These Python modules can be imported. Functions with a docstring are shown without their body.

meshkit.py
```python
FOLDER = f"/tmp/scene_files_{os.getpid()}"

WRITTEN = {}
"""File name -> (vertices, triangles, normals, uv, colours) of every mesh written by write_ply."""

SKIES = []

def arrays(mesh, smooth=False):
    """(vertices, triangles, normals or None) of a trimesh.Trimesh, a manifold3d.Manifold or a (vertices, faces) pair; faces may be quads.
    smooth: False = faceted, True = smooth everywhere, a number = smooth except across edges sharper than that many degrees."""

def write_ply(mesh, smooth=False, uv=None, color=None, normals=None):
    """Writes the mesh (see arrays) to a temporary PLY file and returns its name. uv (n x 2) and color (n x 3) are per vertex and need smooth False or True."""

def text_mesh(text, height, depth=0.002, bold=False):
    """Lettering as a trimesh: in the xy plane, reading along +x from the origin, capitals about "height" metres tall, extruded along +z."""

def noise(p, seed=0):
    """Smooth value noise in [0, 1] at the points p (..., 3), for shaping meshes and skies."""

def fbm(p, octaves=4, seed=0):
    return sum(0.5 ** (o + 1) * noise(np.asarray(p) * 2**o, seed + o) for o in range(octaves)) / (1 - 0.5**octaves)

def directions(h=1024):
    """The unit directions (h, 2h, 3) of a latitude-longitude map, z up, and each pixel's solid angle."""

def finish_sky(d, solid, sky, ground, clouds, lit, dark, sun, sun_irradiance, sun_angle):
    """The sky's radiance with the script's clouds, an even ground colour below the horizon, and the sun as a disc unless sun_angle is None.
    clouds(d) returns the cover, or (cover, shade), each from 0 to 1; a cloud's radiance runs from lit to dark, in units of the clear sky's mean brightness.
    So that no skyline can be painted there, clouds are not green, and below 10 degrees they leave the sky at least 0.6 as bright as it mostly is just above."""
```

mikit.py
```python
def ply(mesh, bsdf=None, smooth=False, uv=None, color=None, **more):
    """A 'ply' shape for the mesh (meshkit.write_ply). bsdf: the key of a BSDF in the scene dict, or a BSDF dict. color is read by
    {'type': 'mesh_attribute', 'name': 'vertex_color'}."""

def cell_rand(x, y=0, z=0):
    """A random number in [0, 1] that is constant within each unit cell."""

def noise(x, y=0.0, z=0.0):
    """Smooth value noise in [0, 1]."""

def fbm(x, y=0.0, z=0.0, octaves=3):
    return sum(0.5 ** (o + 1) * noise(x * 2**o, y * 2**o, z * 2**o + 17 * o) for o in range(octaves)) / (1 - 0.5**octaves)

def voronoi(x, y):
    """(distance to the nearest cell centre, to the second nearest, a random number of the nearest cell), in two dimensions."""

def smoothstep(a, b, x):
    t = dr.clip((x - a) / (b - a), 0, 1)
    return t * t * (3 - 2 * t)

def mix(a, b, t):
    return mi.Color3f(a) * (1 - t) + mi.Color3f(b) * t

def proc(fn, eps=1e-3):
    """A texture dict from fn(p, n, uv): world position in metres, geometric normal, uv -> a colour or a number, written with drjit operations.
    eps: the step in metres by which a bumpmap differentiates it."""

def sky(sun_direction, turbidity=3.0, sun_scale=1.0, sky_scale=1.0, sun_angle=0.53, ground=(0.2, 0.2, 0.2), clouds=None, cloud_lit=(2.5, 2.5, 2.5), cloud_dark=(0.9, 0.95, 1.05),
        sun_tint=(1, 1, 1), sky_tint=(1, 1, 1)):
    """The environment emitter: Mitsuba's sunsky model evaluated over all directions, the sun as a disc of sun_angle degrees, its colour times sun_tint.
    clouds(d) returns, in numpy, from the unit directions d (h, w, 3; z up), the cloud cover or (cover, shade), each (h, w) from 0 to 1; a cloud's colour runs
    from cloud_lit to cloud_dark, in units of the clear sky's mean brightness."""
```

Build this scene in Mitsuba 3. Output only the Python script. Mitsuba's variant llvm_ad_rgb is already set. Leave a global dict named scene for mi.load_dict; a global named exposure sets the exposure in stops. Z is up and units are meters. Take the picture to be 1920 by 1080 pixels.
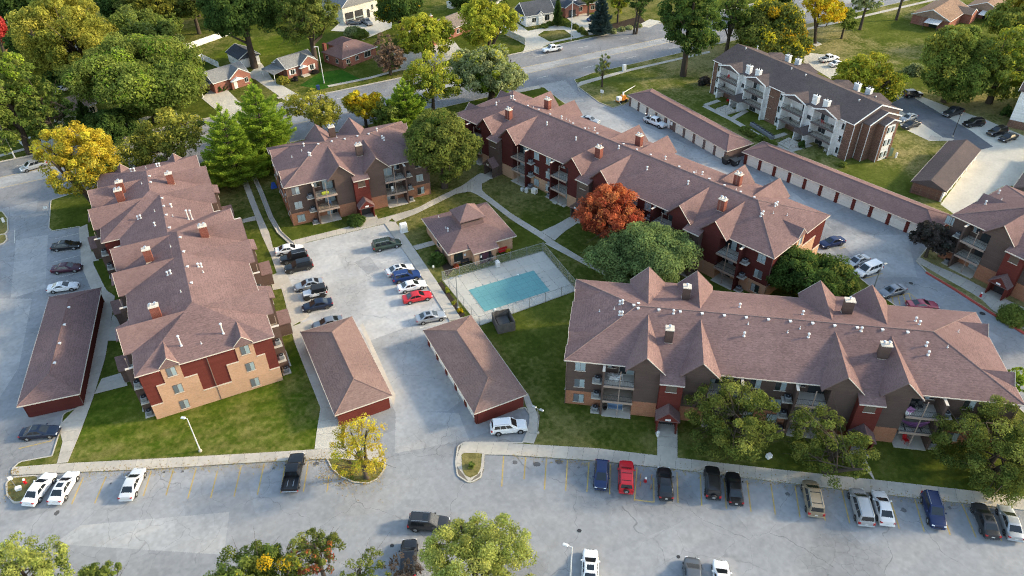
import math, random, functools
import numpy as np, drjit as dr, mitsuba as mi, mikit, trimesh, manifold3d as m3
from manifold3d import Manifold, CrossSection
from shapely.geometry import Polygon, LineString, Point, box as sbox
from shapely.ops import unary_union
from mikit import noise, fbm, voronoi, cell_rand, smoothstep, mix

scene, labels = {}, {}
# ------------------------------------------------------------ camera, sky, exposure
FPX, PITCH, ROLL, CAMZ = 1380.0, 0.65297415, 0.017788995, 73.0     # focal length in pixels of the 1920 frame, metres above the ground
_f = np.array([0, math.cos(PITCH), -math.sin(PITCH)]); _r = np.array([1.0, 0, 0]); _d = np.cross(_f, _r)
RIGHT = math.cos(ROLL) * _r + math.sin(ROLL) * _d; DOWN = -math.sin(ROLL) * _r + math.cos(ROLL) * _d; FWD = _f
CAMM = np.eye(4); CAMM[:3, 0] = -RIGHT; CAMM[:3, 1] = -DOWN; CAMM[:3, 2] = FWD; CAMM[:3, 3] = [0, 0, CAMZ]
scene['camera'] = {'type': 'perspective', 'fov': math.degrees(2 * math.atan(960 / FPX)), 'fov_axis': 'x', 'near_clip': 1.0, 'far_clip': 6000.0,
                   'to_world': mi.ScalarTransform4f(CAMM.tolist())}
SUN_AZ, SUN_EL = math.radians(8), math.radians(22.8)
scene['sky'] = mikit.sky([math.cos(SUN_AZ) * math.cos(SUN_EL), math.sin(SUN_AZ) * math.cos(SUN_EL), math.sin(SUN_EL)], turbidity=3.5,
                         sun_scale=1.0, sky_scale=3.3, sun_angle=6.0, sun_tint=(0.90, 1.0, 1.16), sky_tint=(1.17, 1.0, 0.86))
exposure = 2.25


def at(px, py, z=0.0):
    """The world point at height z seen at a pixel of the 1920 x 1080 photograph (a survey of the plan from the photograph)."""
    d = (px - 960) / FPX * RIGHT + (py - 540) / FPX * DOWN + FWD
    return np.array([0, 0, CAMZ]) + (z - CAMZ) / d[2] * d


def scale_at(p):
    return FPX / max(1e-6, (np.asarray(p) - [0, 0, CAMZ]) @ FWD)


# ------------------------------------------------------------ entries
_used = {}


def key_for(name):
    n = _used.get(name, 0)
    _used[name] = n + 1
    return name if n == 0 else f'{name}_{n:03d}'


def thing(name, label, cat, group=None):
    k = key_for(name)
    labels[k] = {'label': label, 'category': cat}
    if group:
        labels[k]['group'] = group
    return k


def put(k, mesh, mat, smooth=False, **kw):
    scene[k] = mesh_dict(mesh, mat, smooth, **kw)
    return k


def mesh_dict(mesh, mat, smooth=False, **kw):
    if isinstance(mesh, list):
        mesh = cat(mesh)
    d = mikit.ply(mesh, mat, smooth=smooth, **kw)
    return d


def part(parent, name, mesh, mat, smooth=False, label=None, **kw):
    k = key_for(parent + '__' + name)
    put(k, mesh, mat, smooth, **kw)
    if label:
        labels[k] = {'label': label}
    return k


def stuffed(k):
    labels[k] = {'kind': 'stuff'}
    return k


def single(name, mesh, mat, label, catg, group=None, smooth=False, **kw):
    k = thing(name, label, catg, group)
    put(k, mesh, mat, smooth, **kw)
    return k


def struct(name, mesh, mat, label=None, smooth=False, **kw):
    k = key_for(name)
    put(k, mesh, mat, smooth, **kw)
    labels[k] = {'kind': 'structure'}
    if label:
        labels[k]['label'] = label
    return k


# ------------------------------------------------------------ geometry
def cat(ms):
    V, F, n = [], [], 0
    for v, f in ms:
        V.append(v); F.append(np.asarray(f) + n); n += len(v)
    return np.vstack(V), np.vstack(F)


def fixwind(V, F):
    a, b, c = V[F[:, 0]], V[F[:, 1]], V[F[:, 2]]
    m = V.mean(0)
    return F if np.einsum('ij,ij->', a - m, np.cross(b - m, c - m)) >= 0 else F[:, ::-1]


class Fr:
    """A plan frame: u along, v out (side -1: to the right of u), z up."""
    def __init__(s, o, ang, side=-1):
        s.o = np.array(o, float)[:2]; s.a = ang
        s.u = np.array([math.cos(ang), math.sin(ang)]); s.v = side * np.array([-s.u[1], s.u[0]]); s.side = side

    def w(s, P):
        P = np.atleast_2d(np.asarray(P, float))
        xy = s.o + P[:, :1] * s.u + P[:, 1:2] * s.v
        return np.hstack([xy, P[:, 2:3]])

    def loc(s, p):
        q = np.asarray(p)[:2] - s.o
        return q @ s.u, q @ s.v

    def sub(s, u, v, turn=0.0, side=None):
        return Fr(s.w([[u, v, 0]])[0], s.a + turn, side or s.side)


ID = Fr([0, 0], 0.0, 1)
BOXF = np.array([[0, 2, 1], [0, 3, 2], [4, 5, 6], [4, 6, 7], [0, 1, 5], [0, 5, 4], [1, 2, 6], [1, 6, 5], [2, 3, 7], [2, 7, 6], [3, 0, 4], [3, 4, 7]])


def mp(fr, V, F):
    W = fr.w(V)
    return W, fixwind(W, np.asarray(F))


def bx(fr, u0, u1, v0, v1, z0, z1):
    V = np.array([[u0, v0, z0], [u1, v0, z0], [u1, v1, z0], [u0, v1, z0], [u0, v0, z1], [u1, v0, z1], [u1, v1, z1], [u0, v1, z1]], float)
    return mp(fr, V, BOXF)


def hexa(bot, top):
    V = np.vstack([bot, top]).astype(float)
    return V, fixwind(V, BOXF)


def arr(man):
    m = man.to_mesh()
    return np.array(m.vert_properties[:, :3], float), np.array(m.tri_verts, int)


def hull(pts):
    return Manifold.hull_points(np.asarray(pts, np.float64))


def mhull(fr, pts):
    V, F = arr(hull(pts))
    return mp(fr, V, F)


def poly_man(poly, z0, z1):
    geoms = [poly] if poly.geom_type == 'Polygon' else list(poly.geoms)
    rings = []
    for g in geoms:
        g = g if g.exterior.is_ccw else Polygon(list(g.exterior.coords)[::-1], [list(i.coords) for i in g.interiors])
        rings.append(np.array(g.exterior.coords)[:-1])
        rings += [np.array(i.coords)[:-1] for i in g.interiors]
    return CrossSection(rings, m3.FillRule.EvenOdd).extrude(z1 - z0).translate([0, 0, z0])


def prism(fr, poly, z0, z1):
    V, F = arr(poly_man(poly, z0, z1))
    return mp(fr, V, F)


def panel(fr, poly, v0, v1):
    """A polygon in the (u, z) plane, thick from v0 to v1."""
    V, F = arr(poly_man(poly, v0, v1))
    return mp(fr, V[:, [0, 2, 1]], F)


def sheet(poly, z):
    """A flat sheet, facing up."""
    cs = poly_man(poly, 0, 1)
    V, F = arr(cs)
    top = np.all(V[F][:, :, 2] > 0.5, axis=1)
    V = V.copy(); V[:, 2] = z
    return V, F[top]


def tube(pts, r, n=6, caps=True):
    pts = np.asarray(pts, float); r = np.broadcast_to(r, (len(pts),))
    V, F = [], []
    for i, p in enumerate(pts):
        t = pts[min(i + 1, len(pts) - 1)] - pts[max(i - 1, 0)]
        t = t / (np.linalg.norm(t) + 1e-9)
        a = np.cross(t, [0, 0, 1] if abs(t[2]) < 0.9 else [1, 0, 0]); a /= np.linalg.norm(a); b = np.cross(t, a)
        th = np.arange(n) * 2 * math.pi / n
        V.append(p + r[i] * (np.cos(th)[:, None] * a + np.sin(th)[:, None] * b))
    V = np.vstack(V)
    for i in range(len(pts) - 1):
        for k in range(n):
            a, b = i * n + k, i * n + (k + 1) % n
            F += [[a, b, b + n], [a, b + n, a + n]]
    if caps:
        for k in range(1, n - 1):
            F.append([0, k + 1, k]); e = (len(pts) - 1) * n; F.append([e, e + k, e + k + 1])
    return V, np.array(F)


def lathe(prof, n=14, axis='z'):
    """prof: (radius, height) pairs."""
    prof = np.asarray(prof, float); th = np.arange(n) * 2 * math.pi / n
    V = np.vstack([np.stack([r * np.cos(th), r * np.sin(th), th * 0 + h], 1) for r, h in prof]); F = []
    for i in range(len(prof) - 1):
        for k in range(n):
            a, b = i * n + k, i * n + (k + 1) % n
            F += [[a, b, b + n], [a, b + n, a + n]]
    for k in range(1, n - 1):
        F.append([0, k + 1, k]); e = (len(prof) - 1) * n; F.append([e, e + k, e + k + 1])
    F = np.array(F)
    if axis == 'y':
        V = V[:, [0, 2, 1]]; F = F[:, ::-1]
    return V, fixwind(V, F)


def move(m, x=0, y=0, z=0, ang=0.0):
    V = m[0]; c, s = math.cos(ang), math.sin(ang)
    return np.stack([V[:, 0] * c - V[:, 1] * s + x, V[:, 0] * s + V[:, 1] * c + y, V[:, 2] + z], 1), m[1]


def blob_box(x0, x1, y0, y1, z0, z1, r=0.06):
    pts = []
    for x in (x0, x1):
        for y in (y0, y1):
            for z in (z0, z1):
                sx, sy, sz = (1 if x == x0 else -1), (1 if y == y0 else -1), (1 if z == z0 else -1)
                pts += [[x + sx * r, y + sy * r, z], [x + sx * r, y, z + sz * r], [x, y + sy * r, z + sz * r]]
    return arr(hull(pts))


def pxpoly(pts, z=0.0):
    p = Polygon([at(x, y, z)[:2] for x, y in pts])
    return p if p.is_valid else p.buffer(0)


# ------------------------------------------------------------ materials
def ref(k):
    return {'type': 'ref', 'id': k}


def mat(name, rgb, rough=0.6, metallic=0.0, spec=0.5, **kw):
    tex = mikit.proc(rgb) if callable(rgb) else {'type': 'rgb', 'value': list(rgb)}
    scene['m_' + name] = {'type': 'twosided', 'bsdf': {'type': 'principled', 'base_color': tex, 'roughness': rough, 'metallic': metallic, 'specular': spec, **kw}}
    return 'm_' + name


def matte(name, rgb):
    tex = mikit.proc(rgb) if callable(rgb) else {'type': 'rgb', 'value': list(rgb)}
    scene['m_' + name] = {'type': 'twosided', 'bsdf': {'type': 'diffuse', 'reflectance': tex}}
    return 'm_' + name


def C(r, g, b):
    return mi.Color3f(r, g, b)


def shingle(base, dark, spread=0.16):
    def fn(p, n, uv):
        row = dr.floor(p.z / 0.055)
        tab = cell_rand(dr.floor((p.x + 0.37 * row) * 3.8), dr.floor((p.y + 0.61 * row) * 3.8), row)
        big = fbm(p.x * 0.16, p.y * 0.16, p.z * 0.3, 3)
        line = smoothstep(0.0, 0.35, p.z / 0.11 - dr.floor(p.z / 0.11))
        k = (1 - spread) + 2 * spread * tab
        streak = fbm(p.x * 1.1, p.y * 1.1, p.z * 0.2, 2)
        return mix(dark, base, smoothstep(0.25, 0.75, big)) * k * (0.86 + 0.14 * line) * (0.9 + 0.2 * streak)
    return fn


def siding(base, period=0.2):
    def fn(p, n, uv):
        t = p.z / period
        g = t - dr.floor(t)
        lap = 0.72 + 0.28 * smoothstep(0.0, 0.22, g)
        board = 0.93 + 0.14 * cell_rand(dr.floor(t), dr.floor((p.x + p.y) / 3.1))
        return C(*base) * (lap * board * (0.88 + 0.24 * fbm(p.x * 0.5, p.y * 0.5, p.z * 0.5, 3)))
    return fn


def brick(base, alt, mortar=(0.42, 0.36, 0.3)):
    def fn(p, n, uv):
        s = p.x * dr.abs(n.y) + p.y * dr.abs(n.x) + 0.0 * p.z
        row = dr.floor(p.z / 0.09)
        u = s / 0.28 + 0.5 * (row - 2 * dr.floor(row / 2))
        r = cell_rand(dr.floor(u), row)
        fz, fu = p.z / 0.09 - row, u - dr.floor(u)
        joint = dr.maximum(1 - smoothstep(0.0, 0.16, fz), 1 - smoothstep(0.0, 0.07, fu))
        c = mix(base, alt, r * 0.8 + 0.2 * noise(s * 0.4, p.z * 0.5)) * (0.85 + 0.3 * fbm(s * 0.35, p.z * 0.6, 0, 3))
        return c * (1 - joint * 0.55) + C(*mortar) * (joint * 0.55)
    return fn


def grass_fn(g1=(0.058, 0.08, 0.013), g2=(0.1, 0.118, 0.022), dry=(0.225, 0.19, 0.075), dryness=0.5, stripes=0.0):
    def fn(p, n, uv):
        big = fbm(p.x * 0.055, p.y * 0.055, 3.1, 3)
        mid = fbm(p.x * 0.35 + 9, p.y * 0.35, 1.7, 3)
        fine = fbm(p.x * 2.3, p.y * 2.3, 0.3, 3)
        tiny = noise(p.x * 9.0, p.y * 9.0)
        c = mix(g1, g2, smoothstep(0.3, 0.7, 0.55 * mid + 0.45 * fine))
        d = smoothstep(0.62 - 0.22 * dryness, 0.86 - 0.2 * dryness, 0.5 * big + 0.3 * mid + 0.25 * fine)
        c = mix(c, mi.Color3f(dry) * (0.8 + 0.4 * fine), d * (0.35 + 0.55 * dryness))
        if stripes:
            w = 0.5 + 0.5 * dr.sin(2 * math.pi * (-0.28 * p.x + 0.6 * p.y + 1.3 * noise(p.x * .12, p.y * .12)) / 1.9)
            c = c * (1 - stripes * 0.5 + stripes * w)
        return c * (0.68 + 0.34 * tiny + 0.3 * fine)
    return fn


def crack_lines(p, s, w):
    wx = p.x + 2.2 * fbm(p.x * 0.45, p.y * 0.45, 5.0, 3); wy = p.y + 2.2 * fbm(p.x * 0.45 + 40, p.y * 0.45, 9.0, 3)
    a, b, c = voronoi(wx / s, wy / s)
    return 1 - smoothstep(0.0, w, b - a), c


def asphalt_fn(base=(0.31, 0.318, 0.332), dark=0.72, ang=0.42, patch=0.16, cracks=0.5, warm=0.25):
    ca, sa = math.cos(ang), math.sin(ang)
    def fn(p, n, uv):
        a, b = p.x * ca + p.y * sa, p.y * ca - p.x * sa
        big = fbm(p.x * 0.045, p.y * 0.045, 0.7, 4)
        mid = fbm(a * 0.18 + 7, b * 0.5, 2.2, 4)
        fine = fbm(p.x * 2.6, p.y * 2.6, 0.1, 2)
        blk = cell_rand(dr.floor(a / 7.5 + 0.35 * dr.floor(b / 5.5)), dr.floor(b / 5.5))
        k1, cc = crack_lines(p, 4.2, 0.028)
        k2, _ = crack_lines(p + mi.Vector3f(31, 17, 0), 12.0, 0.009)
        k3, _ = crack_lines(p + mi.Vector3f(3, 77, 0), 1.5, 0.05)
        worn = smoothstep(0.55, 0.72, fbm(p.x * 0.11 + 50, p.y * 0.11, 4.0, 3))
        stain = smoothstep(0.6, 0.85, fbm(p.x * 0.5, p.y * 0.5, 8.0, 4))
        c = mi.Color3f(base) * ((1 - patch * 0.5 + patch * blk) * (0.86 + 0.28 * big) * (0.88 + 0.24 * mid) * (0.86 + 0.28 * fine))
        c = mix(c, c * mi.Color3f(1.06, 0.99, 0.9), warm * smoothstep(0.45, 0.7, mid))
        crk = dr.maximum(k2 * 0.75 * smoothstep(0.3, 0.55, mid), dr.maximum(k1 * smoothstep(0.42, 0.66, big) * 0.6, k3 * worn * 0.5))
        c = c * (1 - cracks * crk) * (1 - 0.34 * stain * (1 - dark))
        return c * (1 - 0.16 * worn)
    return fn


def concrete_fn(base=(0.42, 0.39, 0.33), var=0.22):
    def fn(p, n, uv):
        return mi.Color3f(base) * ((1 - var) + var * fbm(p.x * 0.5, p.y * 0.5, 1.0, 4) * 1.1 + var * 0.9 * fbm(p.x * 3.5, p.y * 3.5, p.z, 2))
    return fn


ROOF = matte('roof_shingle', shingle((0.225, 0.148, 0.142), (0.192, 0.126, 0.122)))
ROOFCAP = matte('ridge_shingle', shingle((0.262, 0.185, 0.172), (0.235, 0.165, 0.155)))
ROOFG = matte('garage_shingle', shingle((0.26, 0.172, 0.15), (0.228, 0.15, 0.132)))
ROOFW = matte('umber_shingle', shingle((0.135, 0.108, 0.104), (0.115, 0.094, 0.092)))
ROOFGREY = matte('grey_shingle', shingle((0.27, 0.275, 0.28), (0.23, 0.235, 0.24)))
ROOFSLATE = matte('slate_shingle', shingle((0.1, 0.108, 0.125), (0.08, 0.087, 0.1)))
ROOFTAN = matte('tan_shingle', shingle((0.33, 0.225, 0.165), (0.28, 0.19, 0.14)))
SIDB = matte('taupe_siding', siding((0.128, 0.089, 0.076)))
SIDR = matte('barn_red_siding', siding((0.155, 0.042, 0.034)))
SIDD = matte('dark_red_siding', siding((0.105, 0.032, 0.029)))
SIDW = mat('white_siding', siding((0.74, 0.74, 0.72)), 0.5)
SIDC = mat('cream_siding', siding((0.66, 0.64, 0.56)), 0.5)
BRICK = matte('tan_brick', brick((0.58, 0.36, 0.235), (0.49, 0.285, 0.175)))
BRICKO = matte('orange_brick', brick((0.44, 0.20, 0.115), (0.35, 0.15, 0.085)))
BRICKR = matte('red_brick', brick((0.33, 0.14, 0.105), (0.27, 0.11, 0.085)))
BRICKBR = matte('brown_brick', brick((0.235, 0.125, 0.085), (0.12, 0.07, 0.055)))
BRICKCH = matte('chimney_brick', brick((0.235, 0.075, 0.056), (0.19, 0.06, 0.046)))
GRASS = matte('grass', grass_fn(dryness=0.62))
GRASSM = matte('mown_grass', grass_fn((0.06, 0.095, 0.01), (0.12, 0.142, 0.02), dryness=0.52, stripes=0.2))
GRASSD = matte('dry_grass', grass_fn((0.07, 0.085, 0.02), (0.12, 0.125, 0.03), dryness=0.95))
ASPH = matte('asphalt', asphalt_fn())
ASPHR = matte('road_asphalt', asphalt_fn((0.265, 0.27, 0.285), ang=0.49, patch=0.06, cracks=0.35))
ASPHL = matte('pale_asphalt', asphalt_fn((0.385, 0.388, 0.392), ang=0.44, patch=0.14, cracks=0.45))
ASPHC = matte('lot_asphalt', asphalt_fn((0.50, 0.495, 0.485), ang=0.44, patch=0.14, cracks=0.45))
ASPHD = matte('dark_asphalt', asphalt_fn((0.17, 0.18, 0.2), ang=-0.8, patch=0.05, cracks=0.3))
CONC = [matte('concrete_' + s, concrete_fn(b)) for s, b in (('warm', (0.52, 0.475, 0.405)), ('plain', (0.505, 0.465, 0.405)), ('worn', (0.475, 0.435, 0.375)))]
CONCL = matte('pale_concrete', concrete_fn((0.55, 0.52, 0.45)))
DECKC = [matte('deck_' + s, concrete_fn(b, 0.14)) for s, b in (('pale', (0.53, 0.51, 0.455)), ('plain', (0.50, 0.48, 0.43)))]
JOINT = matte('joint_dirt', concrete_fn((0.2, 0.175, 0.14)))
GRAVEL = matte('mulch', concrete_fn((0.055, 0.042, 0.033), 0.5))
YELLOW = matte('yellow_paint', concrete_fn((0.52, 0.36, 0.12), 0.45))
WHITEP = matte('white_road_paint', concrete_fn((0.62, 0.6, 0.55), 0.4))
REDKERB = matte('red_kerb_paint', concrete_fn((0.42, 0.09, 0.07), 0.4))
TRIM = mat('tan_trim', (0.62, 0.54, 0.45), 0.5)
RUST = matte('weathered_timber', concrete_fn((0.40, 0.30, 0.245), 0.35))
TRIMB = mat('brown_trim', (0.16, 0.105, 0.09), 0.55)
WHITE = mat('white_paint', (0.78, 0.78, 0.76), 0.45)
CREAMDOOR = mat('cream_door_paint', (0.78, 0.73, 0.64), 0.5)
METAL = mat('galvanised_metal', (0.62, 0.63, 0.64), 0.35, 0.7)
METALW = mat('pale_vent_metal', (0.72, 0.72, 0.71), 0.4, 0.25)
STEEL = mat('fence_steel', (0.34, 0.36, 0.36), 0.5, 0.6)
DARK = mat('dark_metal', (0.035, 0.035, 0.037), 0.5)
BLACKP = mat('black_plastic', (0.018, 0.018, 0.02), 0.45)
GLASSD = mat('dark_glass', (0.02, 0.026, 0.03), 0.06, 0.0, 0.9)
GLASSM = mat('curtain_behind_glass', (0.13, 0.15, 0.17), 0.1, 0.0, 0.8)
GLASST = mat('warm_window_glass', (0.12, 0.085, 0.06), 0.1, 0.0, 0.8)
GLASSB = mat('blind_behind_glass', (0.33, 0.40, 0.42), 0.12, 0.0, 0.8)
WOODG = matte('grey_wood', concrete_fn((0.17, 0.155, 0.14), 0.5))
WOODT = matte('deck_wood', concrete_fn((0.36, 0.29, 0.23), 0.35))
WOODO = matte('cedar_fence', concrete_fn((0.42, 0.24, 0.11), 0.35))
BARK = matte('bark', concrete_fn((0.085, 0.068, 0.055), 0.5))
BARKP = matte('pale_bark', concrete_fn((0.25, 0.22, 0.19), 0.4))
ACG = mat('condenser_grey', (0.2, 0.21, 0.22), 0.5, 0.2)
ACD = mat('condenser_grille', (0.03, 0.033, 0.037), 0.5, 0.2)
POOLC = mat('teal_pool_cover', lambda p, n, uv: mix((0.115, 0.30, 0.315), (0.135, 0.335, 0.345), fbm(p.x * 0.6, p.y * 0.6, 0.0, 4)) * (0.93 + 0.14 * noise(p.x * 6, p.y * 6)), 0.7)
STRAP = mat('cover_strap', (0.09, 0.25, 0.275), 0.7)
LEAF = 'm_leaf'
scene[LEAF] = {'type': 'principledthin', 'base_color': {'type': 'mesh_attribute', 'name': 'vertex_color'}, 'roughness': 0.55, 'diff_trans': 0.9, 'spec_trans': 0.0, 'eta': 1.3}
# ------------------------------------------------------------ ground
YS = lambda x: 123.5 + 0.533 * (x + 98.8)      # kerb lines of the avenue
YN = lambda x: 145.9 + 0.5375 * (x + 104)
YA = lambda x: 136.4 + 0.514 * (x + 105.8)
YB = lambda x: 131.5 + 0.5246 * (x + 103.1)
struct('ground', sheet(sbox(-900, -120, 1200, 1600), -0.03), GRASS)
struct('parking_lot', sheet(Polygon([(-300, -60), (260, -60), (260, YS(260) + 1), (-300, YS(-300) + 1)]), 0.0), ASPH, 'grey cracked asphalt of the parking lots and lanes round the apartment blocks')
X0, X1 = -300, 300
band = lambda a, b: Polygon([(X0, a(X0)), (X1, a(X1)), (X1, b(X1)), (X0, b(X0))])
struct('avenue', sheet(band(YS, YN), 0.006), ASPHR, 'wide avenue crossing behind the apartment blocks')
struct('turn_lane', sheet(band(YB, YA), 0.010), ASPHL, 'pale middle lane of the avenue')
mk = []
for f, g in ((YS, YB), (YA, YN)):
    for i in range(26):
        x = -130 + i * 12.5
        yy = lambda t: 0.5 * (f(t) + g(t))
        mk.append(Polygon([(x, yy(x) - .08), (x + 2.9, yy(x + 2.9) - .08), (x + 2.9, yy(x + 2.9) + .1), (x, yy(x) + .1)]))
for i, p in enumerate(mk):
    part('avenue', 'lane_dash', sheet(p, 0.014), WHITEP)
for f, o in ((YB, .25), (YA, -.25)):
    part('avenue', 'lane_line', sheet(Polygon([(X0, f(X0) + o), (X1, f(X1) + o), (X1, f(X1) + o + .16), (X0, f(X0) + o + .16)]), 0.014), YELLOW)
for f, s in ((YN, 1), (YS, -1)):
    struct('gutter', prism(ID, Polygon([(X0, f(X0)), (X1 if s > 0 else -104, f(X1 if s > 0 else -104)), (X1 if s > 0 else -104, f(X1 if s > 0 else -104) + s * .5), (X0, f(X0) + s * .5)]), -0.02, 0.03 if s < 0 else 0.1), CONC[1])

LAWN_W = [(95, 376), (91, 428), (97, 434), (148, 426), (153, 500), (172, 545), (192, 548), (152, 762), (118, 776), (110, 814), (97, 855), (37, 866), (22, 880), (22, 892),
          (150, 886), (270, 881), (480, 868), (612, 861), (622, 880), (640, 896), (664, 906), (690, 908), (708, 900), (720, 884), (724, 866), (716, 848), (690, 838), (648, 836), (650, 800), (690, 752), (600, 640), (572, 622), (562, 594), (548, 537),
          (530, 497), (514, 480), (514, 466), (545, 462), (572, 456), (721, 420), (771, 491), (807, 545), (843, 603), (838, 640), (930, 772), (984, 766), (995, 782), (987, 812), (979, 830),
          (870, 829), (858, 837), (853, 868), (857, 893), (880, 908), (903, 896), (909, 853), (960, 854.5), (1122, 865), (1270, 881), (1440, 902), (1590, 920), (1920, 957)]
wl = [tuple(at(x, y)[:2]) for x, y in LAWN_W]
wl += [(80, 52), (69, 58), (66.5, 70), (67.5, 80)] + [tuple(at(x, y)[:2]) for x, y in [(1700, 588), (1655, 556), (1602, 513), (1548, 466)]]
B3O, B3U, B3V = np.array([39.779, 90.728]), np.array([-0.68709, 0.72658]), np.array([-0.72657, -0.68709])
wl += [tuple(B3O + B3U * u + B3V * v) for u, v in [(-2.2, -18.5), (70, -18.9)]]
wl += [tuple(at(x, y)[:2]) for x, y in [(1092, 218), (1066, 199), (1048, 186), (1020, 164)]]
wl += [(x, YS(x) - .2) for x in (6, -30, -70, -86)]
PW = Polygon(wl).buffer(0).buffer(-.8).buffer(.8)
PE = [tuple(at(x, y)[:2]) for x, y in [(1076, 150), (1086, 165), (1122, 192), (1148, 203), (1170, 197), (1190, 186), (1388, 278), (1398, 284), (1420, 276), (1762, 428), (1736, 466), (1717, 490), (1737, 511), (1786, 540), (1920, 625), (2010, 690)]]
PE = Polygon(PE + [(150, 60), (250, 110)] + [(x, YS(x) - .2) for x in (250, 140, 80, 40, 22)]).buffer(0)
struct('lawn', prism(ID, PW, -0.02, 0.10), GRASS, 'lawns round the brown apartment blocks')
struct('lawn', prism(ID, PE, -0.02, 0.10), matte('east_grass', grass_fn((0.078, 0.1, 0.018), (0.125, 0.142, 0.03), (0.30, 0.25, 0.115), dryness=0.85)), 'lawns round the white apartment block and the field behind it')
for P in (PW, PE):
    struct('kerb', prism(ID, P.difference(P.buffer(-0.17)), -0.01, 0.125), CONC[1], 'low concrete kerb round the lawns')
for pts, m in (([(128, 868), (152, 812), (177, 745), (240, 722), (296, 786), (527, 714), (555, 640), (602, 768), (596, 815), (590, 843), (480, 849), (107, 868)], GRASSM),
               ([(1000, 640), (1060, 575), (1062, 640), (1060, 750), (1010, 760), (985, 735)], GRASS)):
    struct('mown_lawn', sheet(pxpoly(pts), 0.104), m, 'striped mown lawn in front of the left apartment block' if m == GRASSM else None)
rngg = random.Random(5)
_small_lawn = [([(-40, 402), (3, 397), (13, 410), (14, 432), (8, 440), (-40, 446)], 'small lawn at the left edge by the driveway'), ([(-40, 445), (10, 440), (12, 450), (4, 458), (-40, 462)], None),
               ([(14, 906), (22, 897), (72, 893), (66, 915), (44, 940), (28, 942), (16, 928)], 'corner island with a hydrant and signs at the bottom left')]
for pts, lab in _small_lawn:
    P = pxpoly(pts).buffer(-.7).buffer(.7)
    struct('kerb', prism(ID, P.buffer(0.2).difference(P), -0.01, 0.13), CONC[1])
    struct('island', prism(ID, P, -0.02, 0.1), GRASSD, lab)
P = pxpoly([(865, 851), (903, 851), (901, 880), (895, 891), (882, 897), (872, 892), (867, 882)]).buffer(-.4).buffer(.4)
struct('island', prism(ID, P, 0.02, 0.165), GRASSD, 'planted island at the end of the lower parking row')
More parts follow.
